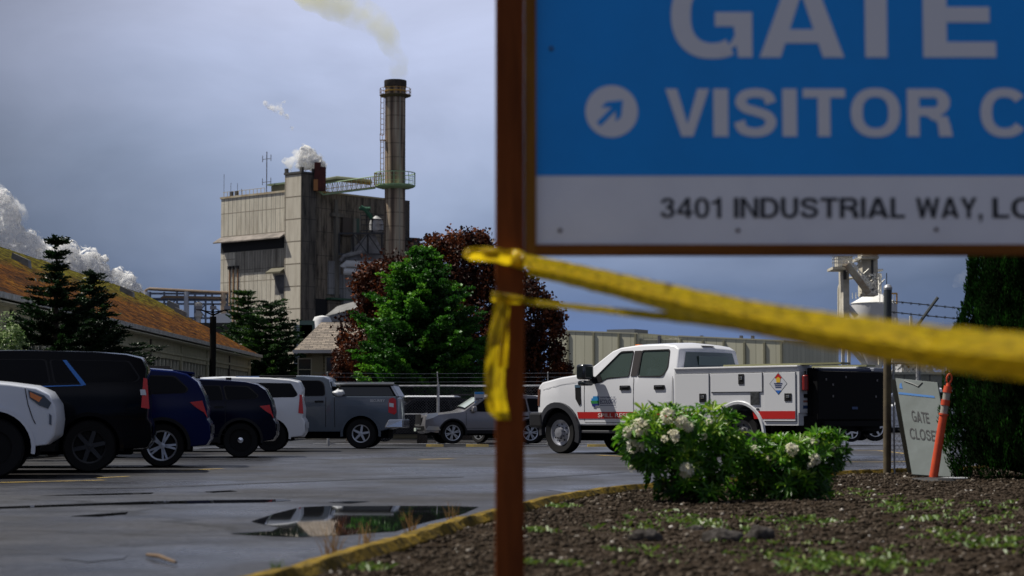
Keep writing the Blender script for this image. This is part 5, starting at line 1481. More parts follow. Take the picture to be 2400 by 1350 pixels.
mb = MB(); pbox(1952, 2012, 625, 631, 220, 224, mb); pbox(1965, 1998, 600, 623, 221, 224, mb); pbox(2018, 2060, 600, 606, 221, 226.5, mb); mb.build('platform', twm, t)
mb = MB()
for x in range(1952, 1975, 4): mb.tube([sp2(x, 600, 219), sp2(x, 626, 219)], .055, 4)
for y in (600, 608, 616): mb.tube([sp2(1950, y, 219), sp2(2000, y, 219)], .055, 4)
for k in range(9):
    x = 1990 + k * 6; y = 628 + k * 6.5; mb.tube([sp2(x, y - 2, 219.5), sp2(x, y - 18, 219.5)], .06, 4)
for o2 in (0, -9, -18): mb.tube([sp2(1988, 624 + o2, 219.5), sp2(2044, 686 + o2, 219.5)], .09, 4)
for x in range(1998, 2106, 8): mb.tube([sp2(x, 712, 228), sp2(x, 686, 228)] if 2060 < x else [sp2(x, 700, 233), sp2(x, 686, 233)], .05, 4)
for k in range(60):
    x = 2015 + RNG.random() * 50; y = 640 + RNG.random() * 48; dxx, dyy = RNG.normal() * 7, RNG.normal() * 7
    mb.tube([sp2(x, y, 220), sp2(x + dxx, y + dyy, 220)], .06, 3)
for k in range(40):
    x = 1978 + RNG.random() * 40; y = 600 + RNG.random() * 30
    mb.tube([sp2(x, y, 219.5), sp2(x + RNG.normal() * 6, y + RNG.normal() * 6, 219.5)], .07, 3)
mb.build('railing', mat('white_rail', (.80, .77, .68), .6), t)
MB().tube([sp2(1985, 620, 219), sp2(2036, 688, 219)], .45, 4).build('conveyor', mat('conveyor', (.42, .38, .28), .6, noise=1, col2=(.26, .15, .08)), t)
mb = MB(); mb.tube([sp2(2072, 688, 219), sp2(2103, 688, 219)], .12, 4); mb.tube([sp2(2102, 688, 219), sp2(2102, 712, 219)], .10, 4); mb.build('railing', mat('orange_rail', (.60, .33, .08), .6), t)
mb = MB(); pbox(2060, 2066, 640, 690, 233, 234, mb); pbox(2055, 2070, 630, 634, 232.5, 234.5, mb); mb.build('vent', mat('white_rail', (.80, .77, .68), .6), t)
MB().tube([sp2(2078, 712, 220), sp2(2078, 640, 220)], .06, 4).build('mast', fm_, t)

# low process steelwork further right
D = 200; so2 = Vector((W(2160, 850, D).x, D, -.2)); t = thing('conveyor_structure', 'tangle of pale conveyor steelwork between the fence post and the arborvitae', 'conveyor', so2)
mb = MB()
for k in range(46):
    x = 2095 + RNG.random() * 120; y = 835 + RNG.random() * 30
    mb.tube([W(x, y, D) - so2, W(x + RNG.normal() * 14, y + RNG.normal() * 12, D) - so2], .12, 4)
for x in (2095, 2120, 2150, 2180, 2210): mb.tube([W(x, 830, D) - so2, W(x, 985, D) - so2], .18, 4)
mb.tube([W(2090, 846, D) - so2, W(2230, 850, D) - so2], .2, 4); mb.tube([W(2135, 740, D) - so2, W(2135, 985, D) - so2], .18, 4); mb.build('steelwork', cs, t)
MB().box((2118 - 2160) * D / F, (2175 - 2160) * D / F, 1, 6, 0, W(0, 850, D).z + .2).build('housing', swall, t)

# far skyline
D = 900
for px, w_, h_, lb_ in ((1881, 4, 838, 'tiny far-off blue-grey tower at the left end of the skyline over the truck bed'), (1905, 16, 852, 'tiny far-off low works at the centre of the skyline over the truck bed'), (1932, 14, 855, 'tiny far-off flat works at the right end of the skyline over the truck bed')):
    p = W(px, 975, D); o2 = MB().box(-w_ / 2 * D / F, w_ / 2 * D / F, 0, 8, 0, W(px, h_, D).z).build('distant_structure', mat('distant_blue', (.06, .10, .20), .9), None)
    o2.location = (p.x, D, 0); tag(o2, lb_, 'building', 'far skyline structures')

# ================================================================== FENCES
galv = mat('galvanised_steel', (.42, .43, .46), .45, .3, noise=6, col2=(.30, .30, .32)); wire = mat('fence_wire', (.20, .20, .21), .5, .5)
def link_mesh(mb, A, B, z0, z1, pitch, w):
    """diamond mesh of thin flat wires between ground points A and B"""
    A, B = Vector(A), Vector(B); L_ = (B - A).length; d = (B - A) / L_; h = z1 - z0
    n = int((L_ + h) / pitch)
    nrm = Vector((d.y, -d.x, 0)) * .003
    for k in range(n):
        for s_ in (1, -1):
            x0 = k * pitch - h if s_ > 0 else k * pitch
            x1 = x0 + h if s_ > 0 else x0 - h
            za, zb = z0, z1
            if s_ > 0:
                if x0 < 0: za += -x0; x0 = 0
                if x1 > L_: zb -= x1 - L_; x1 = L_
            else:
                if x0 > L_: za += x0 - L_; x0 = L_
                if x1 < 0: zb -= -x1; x1 = 0
            if zb - za < .01: continue
            p, q = A + d * x0, A + d * x1
            e1 = Vector((0, 0, w / 2)); o3 = nrm * s_
            mb.add([p + Vector((0, 0, za)) + o3 - e1, p + Vector((0, 0, za)) + o3 + e1, q + Vector((0, 0, zb)) + o3 + e1, q + Vector((0, 0, zb)) + o3 - e1], [(0, 1, 2, 3)])
D = 60.5; fz = gz(D)
xa, xb_ = W(735, 900, D).x, W(1440, 900, D).x
fo = Vector((xa, D, fz)); t = thing('chain_link_fence', 'long chain link fence with barbed wire behind the parked cars', 'fence', fo)
ztop = W(0, 905, D).z - fz
Lf = xb_ - xa
mb = MB(); link_mesh(mb, (0, 0, 0), (Lf, 0, 0), .05, ztop, .085, .004); mb.build('mesh', wire, t, recalc=False)
mb = MB(); mb.tube([(0, 0, ztop), (Lf, 0, ztop + .02)], .032, 6); mb.build('top_rail', galv, t)
MB().tube([(0, 0, W(0, 971, D).z - fz), (Lf, 0, W(0, 970, D).z - fz)], .022, 6).build('middle_rail', galv, t)
MB().tube([(0, 0, .06), (Lf, 0, .06)], .014, 6).build('bottom_rail', galv, t)
for px in (770, 1027, 1285):
    x = W(px, 900, D).x - xa; MB().tube([(x, 0, -.1), (x, 0, ztop + .06)], .042, 8).build('post', galv, t, smooth=True)
    MB().tube([(x, 0, ztop), (x - .02, -.25, ztop + .42)], .018, 5).build('barb_arm', galv, t)
mb = MB()
for q in (.15, .28, .40): mb.tube([(0, -.6 * q, ztop + q), (Lf * .3, -.6 * q, ztop + q - .03), (Lf, -.6 * q, ztop + q)], .008, 4)
mb.build('barbed_wire', wire, t)
# yellow wheel stops at the foot of the far fence
for px, w_ in ((1022, 20), (1120, 26), (1400, 26)):
    p = G(px, 1041.5); s_ = p.y / F
    o2 = MB().prism([(-.09, 0), (.09, 0), (.07, .07), (-.07, .07)], -w_ * s_, w_ * s_, 'yz').build('wheel_stop', mat('worn_yellow_concrete', (.50, .36, .08), .8, noise=5, col2=(.28, .22, .10)))
    o2.location = (p.x, 55.6, gz(55.6)); tag(o2, {1022: 'worn yellow wheel stop at the foot of the fence post', 1120: 'worn yellow wheel stop in front of the parked grey crossover', 1400: 'worn yellow wheel stop beneath the utility truck, seen past its front wheel'}[px], 'wheel stop', 'yellow wheel stops along the far fence')

# near fence at right
D = 25.9; p = G(2079, 1112, IZ); D = p.y
t = thing('chain_link_fence', 'near chain link fence with a tall brown post and barbed wire at right', 'fence', p)
def fp(px, py, d): return W(px, py, d) - p
brn = mat('weathered_post', (.11, .085, .045), .75, noise=7, col2=(.06, .045, .028)); dkp = mat('dark_post_cap', (.045, .055, .06), .5)
MB().tube([(0, 0, -.1), fp(2080, 770, D)], .052, 12).build('post', brn, t, smooth=True)
MB().tube([fp(2080, 770, D), fp(2081, 674, D)], .052, 12).build('post_sleeve', dkp, t, smooth=True)
MB().lathe([(.055, -.03), (.058, .0), (.04, .03), (.005, .045)], fp(2081, 674, D), 12).build('post_cap', galv, t, smooth=True)
a_ = Vector((.07, .02, 0)); b_2 = fp(2420, 1100, D + 1.2); b_2.z = 0
zt2 = fp(2090, 852, D).z
mb = MB(); link_mesh(mb, a_, b_2, .02, zt2, .075, .0045); mb.build('mesh', mat('near_wire', (.16, .17, .19), .5, .4), t, recalc=False)
MB().tube([a_ + Vector((0, 0, zt2)), b_2 + Vector((0, 0, zt2))], .010, 5).build('tension_wire', wire, t)
MB().tube([a_ + Vector((.03, 0, .0)), a_ + Vector((.03, 0, zt2))], .012, 6).build('tension_bar', galv, t)
mb = MB(); dl = D + .6
mb.tube([fp(2088, 706, D), fp(2150, 712, D + .4), fp(2300, 728, D + 1)], .007, 5); mb.tube([fp(2088, 731, D), fp(2150, 738, D + .4), fp(2300, 752, D + 1)], .007, 5)
for k in range(9):
    for y0 in (706, 731):
        q = fp(2095 + k * 20, y0 + 1.5 + k * 1.9, D + .06 + k * .09); mb.tube([q + Vector((-.012, 0, -.018)), q + Vector((.012, 0, .018))], .004, 4); mb.tube([q + Vector((.012, 0, -.018)), q + Vector((-.012, 0, .018))], .004, 4)
mb.build('barbed_wire', dkp, t)
MB().tube([fp(2152, 1112, D + .3), fp(2152, 758, D + .3)], .03, 8).build('post', galv, t, smooth=True)
MB().tube([fp(2152, 760, D + .3), fp(2198, 697, D + .3)], .022, 6).build('barb_arm', dkp, t)

# ================================================================== GATE CLOSED board, marker
TL, TR, BL, BR = W(2098, 886, 25.2), W(2197, 896, 24.8), W(2137, 1112, 24.6), W(2236, 1119, 24.2)
o_ = (BL + BR) / 2; o_.z = IZ
t = thing('a_frame_sign', 'leaning grey A-frame board reading GATE CLOSED beside the orange marker', 'sign', o_)
pm_ = mat('board_grey', (.165, .19, .19), .6, spec=.2, noise=3, col2=(.135, .155, .152)); 
_n = (TR - TL).cross(BL - TL); _c = Vector((0, 0, H)); _r = BR - _c; BR = _c + _r * ((TL - _c).dot(_n) / _r.dot(_n))
uxv = (TR - TL).normalized(); dn = (BL - TL).normalized(); nv = uxv.cross(dn).normalized()
if nv.y > 0: nv = -nv
def brd(a, b, c, d, th=.035, nm='board', m=pm_):
    q = [x - o_ for x in (a, b, c, d)]; return MB().hexa([x - nv * th for x in q], q).build(nm, m, t, bevel=.006)
brd(TL, TR, BR, BL)
TL2, TR2, BL2, BR2 = W(2087, 888, 25.3), W(2182, 896, 25.0), W(2127, 1113, 26.2), W(2222, 1113, 25.9)
brd(TL2, TR2, BR2, BL2, nm='back_board', m=mat('board_back', (.17, .185, .16), .6))
def onb(px, py):      # point of the board under a photo pixel
    a = W(px, py, 10); r_ = a - Vector((0, 0, H)); dnm = r_.dot(nv); s_ = (TL - Vector((0, 0, H))).dot(nv) / dnm
    return Vector((0, 0, H)) + r_ * s_ + nv * .004 - o_
def btext(body, x0, y0, x1, y1, x2, y2, m=None):
    a, b, c = onb(x0, y0), onb(x1, y1), onb(x2, y2)       # lower left, lower right, upper left
    sign_text('lettering', body, (c - a).length, blk, t, a, (b - a).normalized(), (c - a).normalized(), width=(b - a).length, nrm=nv, tx=.19, ty=.15)
btext('GATE', 2139, 987, 2180, 993, 2135, 962)
btext('CLOSED', 2134, 1028, 2207, 1036, 2131, 1003)
blu = mat('board_blue', (.02, .14, .40), .5)
MB().quad(onb(2106, 919), onb(2190, 928), onb(2191, 933), onb(2107, 924)).build('blue_stripe', blu, t)
MB().add([onb(2108, 910), onb(2116, 911), onb(2114, 905), onb(2113, 897), onb(2109, 900)], [(0, 1, 2, 3, 4)]).build('blue_mark', blu, t)
mb = MB(); mb.tube([onb(2120, 893), onb(2140, 900), onb(2152, 906)], .008, 5); mb.tube([onb(2152, 906), onb(2162, 896)], .008, 5); mb.build('handle', dkp, t)

b0 = G(2188, 1127, IZ); D = b0.y
t = thing('delineator_post', 'tilted orange traffic marker post with silver bands on a flat black base', 'traffic marker', b0)
T_ = W(2222, 905, D - .05) - b0; b1 = Vector((0, 0, .04)); ax_ = (T_ - b1)
org_m = mat('marker_orange', (.62, .075, .02), .5, noise=6, col2=(.50, .055, .018)); band = mat('reflective_band', (.34, .32, .28), .35, noise=9, col2=(.24, .22, .19))
def seg(f0, f1, r0, r1, nm, m, par=None): return MB().tube([b1 + ax_ * f0, b1 + ax_ * f1], r0, 16, r2=r1).build(nm, m, par or t, smooth=True)
tube_ = seg(0, .68, .052, .046, 'tube', org_m); seg(.68, .70, .056, .056, 'ring', org_m)
seg(.70, .79, .044, .044, 'reflective_band', band); seg(.79, .85, .052, .052, 'ring', org_m); seg(.85, .93, .043, .043, 'reflective_band', band); seg(.93, 1.0, .052, .045, 'ring', org_m)
seg(1.0, 1.03, .028, .022, 'neck', org_m)
lpc = b1 + ax_ * 1.03; axn = ax_.normalized()
mb = MB(); e1 = Vector((1, 0, 0)); e1 = (e1 - axn * e1.dot(axn)).normalized()
mb.tube([lpc + axn * (.055 - .055 * math.cos(a)) + e1 * (.028 * math.sin(a)) for a in np.linspace(0, 2 * math.pi, 14)], .011, 7); mb.build('handle_loop', org_m, t, smooth=True)
mb = MB(); mb.lathe([(.002, .0), (.26, .0), (.27, .015), (.24, .04), (.09, .05), (.002, .055)], (0, 0, -.01), 8); mb.build('base', mat('black_rubber', (.012, .012, .014), .7, noise=20, col2=(.03, .03, .032)), t)
b2_ = G(2245, 1124, IZ)
mb = MB(); mb.tube([(-.3, 0, .02), (.28, .1, .02)], .012, 8); mb.build
o2 = MB().tube([(-.28, 0, .015), (.12, .02, .015)], .012, 8).build('plastic_pipe', mat('white_plastic', (.6, .62, .65), .4), None, smooth=True)
o2.location = b2_; tag(o2, 'short white plastic pipe lying on the bed behind the marker base', 'pipe')

# ================================================================== STEAM (volumes)
def steam_mat(name, dens, scale, lo, hi, col=(1, 1, 1), aniso=.3, detail=4, warp=0):
    m = bpy.data.materials.new(name); m.use_nodes = True; nt = m.node_tree; nt.nodes.clear(); N = nt.nodes.new; L = nt.links.new
    out = N('ShaderNodeOutputMaterial'); v = N('ShaderNodeVolumePrincipled'); v.inputs['Color'].default_value = (*col, 1); v.inputs['Anisotropy'].default_value = aniso
    tcn = N('ShaderNodeTexCoord'); n = N('ShaderNodeTexNoise'); n.inputs['Scale'].default_value = scale; n.inputs['Detail'].default_value = detail; n.inputs['Roughness'].default_value = .62
    L(tcn.outputs['Object'], n.inputs['Vector'])
    mr = N('ShaderNodeMapRange'); mr.inputs['From Min'].default_value = lo; mr.inputs['From Max'].default_value = hi; mr.inputs['To Max'].default_value = dens; L(n.outputs[0], mr.inputs['Value'])
    L(mr.outputs[0], v.inputs['Density']); L(v.outputs[0], out.inputs['Volume'])
    return m
def puff_mesh(name, balls, m, res, label, cat='steam', parent=None, seed=0, disp=.25, kind='stuff'):
    """one closed lumpy surface round a set of balls, from metaballs"""
    mbd = bpy.data.metaballs.new('m'); mbd.resolution = res; mbd.render_resolution = res; mbd.threshold = .35
    ob = bpy.data.objects.new('m', mbd); COL.objects.link(ob)
    for p, r_ in balls:
        e = mbd.elements.new(); e.co = p; e.radius = r_ * 1.45
    bpy.context.view_layer.update()
    me = bpy.data.meshes.new_from_object(ob.evaluated_get(bpy.context.evaluated_depsgraph_get()))
    bpy.data.objects.remove(ob); bpy.data.metaballs.remove(mbd)
    rm_ = sum(r_ for _, r_ in balls) / len(balls)
    for vtx in me.vertices:
        q = vtx.co / rm_
        d = mnoise.noise(q * .9 + Vector((seed, 0, 0))) + .5 * mnoise.noise(q * 2.1 + Vector((seed, 5, 0))) + .25 * mnoise.noise(q * 4.5)
        vtx.co = vtx.co + vtx.normal * d * rm_ * disp
    me.materials.clear(); me.name = name; me.shade_smooth()
    o = newobj(name, me, m); tag(o, label, cat, kind=kind)
    return o
sw_ = bpy.data.materials.new('white_steam'); sw_.use_nodes = True; nt = sw_.node_tree; nt.nodes.clear()
o_n = nt.nodes.new('ShaderNodeOutputMaterial'); d1 = nt.nodes.new('ShaderNodeBsdfDiffuse'); d2 = nt.nodes.new('ShaderNodeBsdfTranslucent'); m1 = nt.nodes.new('ShaderNodeMixShader')
d1 = nt.nodes.new('ShaderNodeSubsurfaceScattering'); d1.inputs['Color'].default_value = (.99, .99, .99, 1); d1.inputs['Scale'].default_value = 3.5; d1.inputs['Radius'].default_value = (1, 1, 1); d2.inputs[0].default_value = (.96, .96, .97, 1); m1.inputs[0].default_value = .30
nt.links.new(d1.outputs[0], m1.inputs[1]); nt.links.new(d2.outputs[0], m1.inputs[2]); nt.links.new(m1.outputs[0], o_n.inputs[0])
def shell_mat(k):
    lo, hi = ((.34, .46), (.47, .58), (.53, .64), (.58, .70))[k]
    m = bpy.data.materials.new('steam_shell'); m.use_nodes = True; nt = m.node_tree; nt.nodes.clear(); N = nt.nodes.new; L = nt.links.new
    o_n = N('ShaderNodeOutputMaterial'); a_ = N('ShaderNodeSubsurfaceScattering' if k == 0 else 'ShaderNodeBsdfDiffuse'); b_ = N('ShaderNodeBsdfTranslucent'); m1 = N('ShaderNodeMixShader'); tr = N('ShaderNodeBsdfTransparent'); m2 = N('ShaderNodeMixShader')
    a_.inputs['Color'].default_value = (.99, .99, .99, 1); b_.inputs['Color'].default_value = (.99, .99, .99, 1); m1.inputs[0].default_value = .35 if k == 0 else .5
    if k == 0: a_.inputs['Scale'].default_value = 4; a_.inputs['Radius'].default_value = (1, 1, 1)
    tcn = N('ShaderNodeTexCoord'); n = N('ShaderNodeTexNoise'); n.inputs['Scale'].default_value = .75; n.inputs['Detail'].default_value = 6; n.inputs['Roughness'].default_value = .6; n.inputs['Distortion'].default_value = .6
    L(tcn.outputs['Object'], n.inputs['Vector']); mr = N('ShaderNodeMapRange'); mr.inputs['From Min'].default_value = lo; mr.inputs['From Max'].default_value = hi; mr.inputs['To Max'].default_value = 1.0 if k < 2 else .75; mr.interpolation_type = 'SMOOTHSTEP'
    L(n.outputs[0], mr.inputs['Value']); L(a_.outputs[0], m1.inputs[1]); L(b_.outputs[0], m1.inputs[2]); L(mr.outputs[0], m2.inputs[0]); L(tr.outputs[0], m2.inputs[1]); L(m1.outputs[0], m2.inputs[2]); L(m2.outputs[0], o_n.inputs[0])
    return m
SHELL = [shell_mat(k) for k in range(4)]
def steam(name, balls, res, label, disp, seed, f0=1.0, ks=(0, 1, 2, 3), df=.13):
    root = puff_mesh(name, [(p_, r_ * f0) for p_, r_ in balls], SHELL[ks[0]], res, label, disp=disp, seed=seed)
    for i, k in enumerate(ks[1:]):
        o = puff_mesh('wisps', [(p_, r_ * (f0 + df * (i + 1))) for p_, r_ in balls], SHELL[k], res * 1.2, None, None, disp=disp * 1.1, seed=seed + i, kind=None)
        o.parent = root
def pb(px, py, D, r): return (tuple(W(px, py, D)), r * D / F)
D = 300
balls = [pb(335, 694, D, 10), pb(315, 680, D, 18), pb(295, 662, D, 22), pb(275, 640, D, 15), pb(262, 668, D, 18), pb(235, 640, D, 26), pb(215, 612, D, 24), pb(190, 620, D, 22), pb(165, 600, D, 26), pb(150, 585, D, 22), pb(180, 640, D, 20), pb(120, 600, D, 24),
         pb(90, 590, D, 28), pb(60, 575, D, 32), pb(25, 560, D, 38), pb(0, 530, D, 38), pb(20, 510, D, 30), pb(-30, 500, D, 44), pb(5, 470, D, 22), pb(30, 500, D, 20), pb(-60, 560, D, 50), pb(60, 610, D, 34), pb(0, 610, D, 40), pb(248, 605, D, 10)]
steam('steam_plume', balls, .45, 'thick white steam plume drifting behind the mossy roof at left', .45, 3, f0=.92)
balls = [pb(52, 515, D, 16), pb(45, 490, D, 18), pb(20, 470, D, 20), pb(70, 545, D, 14), pb(80, 560, D, 12), pb(-10, 450, D, 26), pb(62, 500, D, 8), pb(140, 568, D, 14), pb(165, 580, D, 12), pb(205, 596, D, 14), pb(250, 610, D, 12), pb(300, 645, D, 10), pb(110, 575, D, 14)]
puff_mesh('steam_wisp', balls, steam_mat('thin_steam', .9, .45, .46, .64), .9, 'ragged thin steam above the thick plume at the left edge', disp=.5, seed=8)
D = 346
balls = [pb(755, 388, D, 10), pb(742, 378, D, 16), pb(728, 366, D, 17), pb(718, 355, D, 14), pb(715, 375, D, 18), pb(712, 392, D, 10), pb(738, 392, D, 9), pb(724, 385, D, 14)]
steam('steam_puff', balls, .3, 'bright white steam puff at the rusty vent stack on the mill roof', .35, 2, f0=.9)
balls = [pb(700, 372, D, 14), pb(688, 380, D, 14), pb(694, 356, D, 10), pb(700, 395, D, 10), pb(678, 388, D, 10), pb(668, 376, D, 9), pb(678, 404, D, 7), pb(703, 360, D, 9)]
puff_mesh('steam_wisp', balls, steam_mat('thin_steam2', 1.9, .7, .45, .60), .5, 'thin steam shreds trailing left of the bright puff on the mill roof', disp=.4, seed=4)
balls = [pb(622, 241, D, 8), pb(634, 250, D, 9), pb(647, 257, D, 10), pb(660, 265, D, 9), pb(673, 273, D, 8), pb(660, 248, D, 9), pb(668, 241, D, 7), pb(684, 302, D, 7), pb(650, 246, D, 9)]
puff_mesh('steam_wisp', balls, steam_mat('thin_steam3', 1.5, .9, .47, .62), .5, 'small detached steam wisp high in the sky above the mill roof', disp=.4, seed=6)
balls = [pb(933, 178, 345, 19), pb(934, 158, 345, 22), pb(930, 132, 345, 25), pb(920, 105, 345, 28), pb(905, 80, 345, 32), pb(885, 55, 345, 36), pb(860, 38, 345, 40), pb(830, 20, 345, 44), pb(800, 5, 345, 48), pb(765, -10, 345, 50), pb(725, -30, 345, 54)]
puff_mesh('stack_smoke', balls, steam_mat('yellow_smoke', .12, .13, .36, .60, col=(.95, .90, .30), aniso=.0), 1.2, 'faint yellowish smoke rising from the tall stack and drifting left', 'smoke', disp=.3, seed=5)
balls = [pb(2250, 655, 300, 16), pb(2240, 670, 300, 10), pb(2262, 640, 300, 12), pb(2270, 665, 300, 16)]
puff_mesh('steam_wisp', balls, steam_mat('thin_steam4', .10, .35, .36, .6), .8, 'faint steam wisp in the blue sky beside the arborvitae at right', disp=.4, seed=9)
# ================================================================== VEHICLES
def pip(x, z, poly):
    c = False; n = len(poly); j = n - 1
    for i in range(n):
        xi, zi = poly[i]; xj, zj = poly[j]
        if (zi > z) != (zj > z) and x < (xj - xi) * (z - zi) / (zj - zi) + xi: c = not c
        j = i
    return c
def tri_region(outline, holes=(), step=.22):
    pts = [Vector(p) for p in outline]; edges = [(i, (i + 1) % len(pts)) for i in range(len(pts))]
    for h in holes:
        b = len(pts); pts += [Vector(p) for p in h]; edges += [(b + i, b + (i + 1) % len(h)) for i in range(len(h))]
    nb = len(pts); base = pts[:]; be = edges[:]
    xs = [p.x for p in base]; zs = [p.y for p in base]
    def dist(x, z):
        m_ = 9
        for a, b in be:
            p, q = base[a], base[b]; d = q - p; l2 = d.length_squared
            t = max(0, min(1, ((x - p.x) * d.x + (z - p.y) * d.y) / l2)) if l2 > 0 else 0
            m_ = min(m_, math.hypot(x - p.x - d.x * t, z - p.y - d.y * t))
        return m_
    x = min(xs) + step / 2
    while x < max(xs):
        z = min(zs) + step / 2
        while z < max(zs):
            if pip(x, z, outline) and not any(pip(x, z, h) for h in holes) and dist(x, z) > step * .35: pts.append(Vector((x, z)))
            z += step
        x += step
    r = delaunay_2d_cdt(pts, edges, [], 0, 1e-5)
    vs, fs = r[0], r[2]
    out = []
    for f in fs:
        cx = sum(vs[i].x for i in f) / len(f); cz = sum(vs[i].y for i in f) / len(f)
        if pip(cx, cz, outline) and not any(pip(cx, cz, h) for h in holes): out.append(tuple(f))
    return [(v.x, v.y) for v in vs], out

def rounded(pts, r=.05, n=3):
    """round every corner of a polygon"""
    out = []; N_ = len(pts)
    for i in range(N_):
        p0, p1, p2 = Vector(pts[i - 1]), Vector(pts[i]), Vector(pts[(i + 1) % N_])
        a = (p0 - p1); b = (p2 - p1); ra = min(r, a.length * .45); rb_ = min(r, b.length * .45)
        A = p1 + a.normalized() * ra; B = p1 + b.normalized() * rb_
        for k in range(n + 1):
            t = k / n; out.append(tuple((1 - t) ** 2 * A + 2 * t * (1 - t) * p1 + t * t * B))
    return out

black_trim = mat('black_trim', (.011, .011, .013), .55, spec=.2)
well = mat('wheel_well', (.004, .004, .005), .95, spec=.05)
tyre_m = mat('tyre_rubber', (.010, .010, .011), .8, spec=.2)
tint_g = mat('tinted_glass', (.001, .0013, .003), .05, spec=.10)
chrome = mat('chrome', (.55, .56, .58), .15, .9)
alloy = mat('alloy_rim', (.42, .44, .48), .28, .7)
red_lamp = mat('red_lamp', (.55, .008, .008), .2, coat=.3, spec=.3)
white_lamp = mat('clear_lamp', (.6, .62, .65), .12, coat=.8)
amber = mat('amber_lamp', (.75, .20, .02), .2, coat=.6)
seam_m = mat('panel_gap', (.006, .006, .007), .8)

class Car:
    def __init__(s, name, label, cat, group, L, Wd, zb, tum, top, wheels, r, zbot, paint, anchor, target, rot, scale=1.0, side=-1, arch=1.17, holes=(), crown_=.035, bow=.09, step=.24, tw=.24):
        s.L, s.Wd, s.zb, s.tum = L, Wd, zb, tum; s.paint = paint; s.r = r; s.wheels = wheels
        s.crown, s.bow = crown_, bow
        # place: local anchor (x, side) on the ground at the target
        a = rot; ax, ay = anchor * scale, side * (Wd / 2) * scale
        off = Vector((ax * math.cos(a) - ay * math.sin(a), ax * math.sin(a) + ay * math.cos(a), 0))
        loc = Vector(target) - off
        s.t = thing(name, label, cat, loc, a, group, scale)
        # outline: top list front->rear, then underside rear->front with arches
        out = list(top)
        under = []
        for xw in sorted(wheels, reverse=True):
            ra = r * arch; dz = zbot - r
            a0 = math.asin(max(-1, min(1, dz / ra)))
            for k in range(15):
                t = a0 + (math.pi - 2 * a0) * k / 14; under.append((xw + ra * math.cos(t), r + ra * math.sin(t)))
        s.arch_r = r * arch
        s.outline = out + under
        vs, fs = tri_region(s.outline, holes, step)
        nvv = len(vs)
        V = [(x, -s.hw(x, z), z) for x, z in vs] + [(x, s.hw(x, z), z) for x, z in vs]
        Fs = [f for f in fs] + [tuple(i + nvv for i in f)[::-1] for f in fs]
        mi = [0] * len(Fs)
        cnt = {}
        for f in fs:
            for i in range(len(f)):
                e = (f[i], f[(i + 1) % len(f)]); cnt[tuple(sorted(e))] = cnt.get(tuple(sorted(e)), 0) + 1
        TT = [-.93, -.6, 0, .6, .93]
        midc = {}
        # outline normals at boundary vertices
        bed = [e for e, c in cnt.items() if c == 1]
        def near_hole(e):
            mx_, mz = (vs[e[0]][0] + vs[e[1]][0]) / 2, (vs[e[0]][1] + vs[e[1]][1]) / 2
            for h in holes:
                for i in range(len(h)):
                    p, q = Vector(h[i]), Vector(h[(i + 1) % len(h)]); d = q - p
                    t = max(0, min(1, (Vector((mx_, mz)) - p).dot(d) / max(1e-9, d.length_squared)))
                    if (p + d * t - Vector((mx_, mz))).length < 1e-3: return True
            return False
        nm = {}
        bed = [e for e in bed if not near_hole(e)]
        for a_, b_ in bed:
            p, q = Vector(vs[a_]), Vector(vs[b_]); d = (q - p).normalized(); n_ = Vector((d.y, -d.x)); mid = (p + q) / 2
            if pip(mid.x + n_.x * .004, mid.y + n_.y * .004, s.outline): n_ = -n_
            for i in (a_, b_): nm[i] = nm.get(i, Vector((0, 0))) + n_
        for i, n_ in nm.items():
            n_ = n_.normalized() if n_.length > 1e-6 else Vector((0, 1)); x, z = vs[i]
            w_ = s.hw(x, z); ids = []
            under_ = (z < zbot + .02) or any(math.hypot(x - xw, z - r) < s.arch_r + .02 for xw in wheels)
            for t in TT:
                k = 0 if under_ else s.crown_at(n_) * (1 - t * t)
                V.append((x + n_.x * k, t * w_, z + n_.y * k)); ids.append(len(V) - 1)
            midc[i] = [i] + ids + [i + nvv]
            nm[i] = n_
        for a_, b_ in bed:
            A, B = midc[a_], midc[b_]
            (xa, za), (xb, zb_) = vs[a_], vs[b_]
            und = all((z < zbot + .02) or any(abs(math.hypot(x - xw, z - r) - s.arch_r) < .02 for xw in wheels) for x, z in ((xa, za), (xb, zb_)))
            for k in range(len(A) - 1):
                Fs.append((A[k], B[k], B[k + 1], A[k + 1])); mi.append(1 if und else 0)
        mb = MB(); mb.v = V; mb.f = Fs; mb.mi = mi
        s.body = mb.build('body', [paint, well], s.t, smooth=True, bevel=.03, ang=38)
        s.body.modifiers['bevel'].segments = 3
        s.nm = nm
        yi = Wd / 2 - tw - .10
        MB().box(.25, (top[-1][0] - .25), -yi, yi, .28, min(1.0, zb - .1)).build('underbody', well, s.t)
        for xw in wheels:
            for sd in (-1, 1): s.wheel(xw, sd, tw)
    def crown_at(s, n_): return s.crown + ((s.bow if n_.x < 0 else min(s.bow, .06)) - s.crown) * abs(n_.x)
    def hw(s, x, z):
        w_ = s.Wd / 2; zm_ = s.zb * .78
        if z < zm_: w_ -= .07 * ((zm_ - z) / zm_) ** 2
        if z > s.zb: w_ -= (z - s.zb) * s.tum + .012
        elif z > zm_: w_ -= .012 * (z - zm_) / (s.zb - zm_)
        f = max(0, (.75 - x) / .75); w_ *= 1 - .17 * f * f
        g_ = max(0, (x - (s.L - .5)) / .5); w_ *= 1 - .05 * g_ * g_
        return w_
    rimstyle = ('alloy', 5)
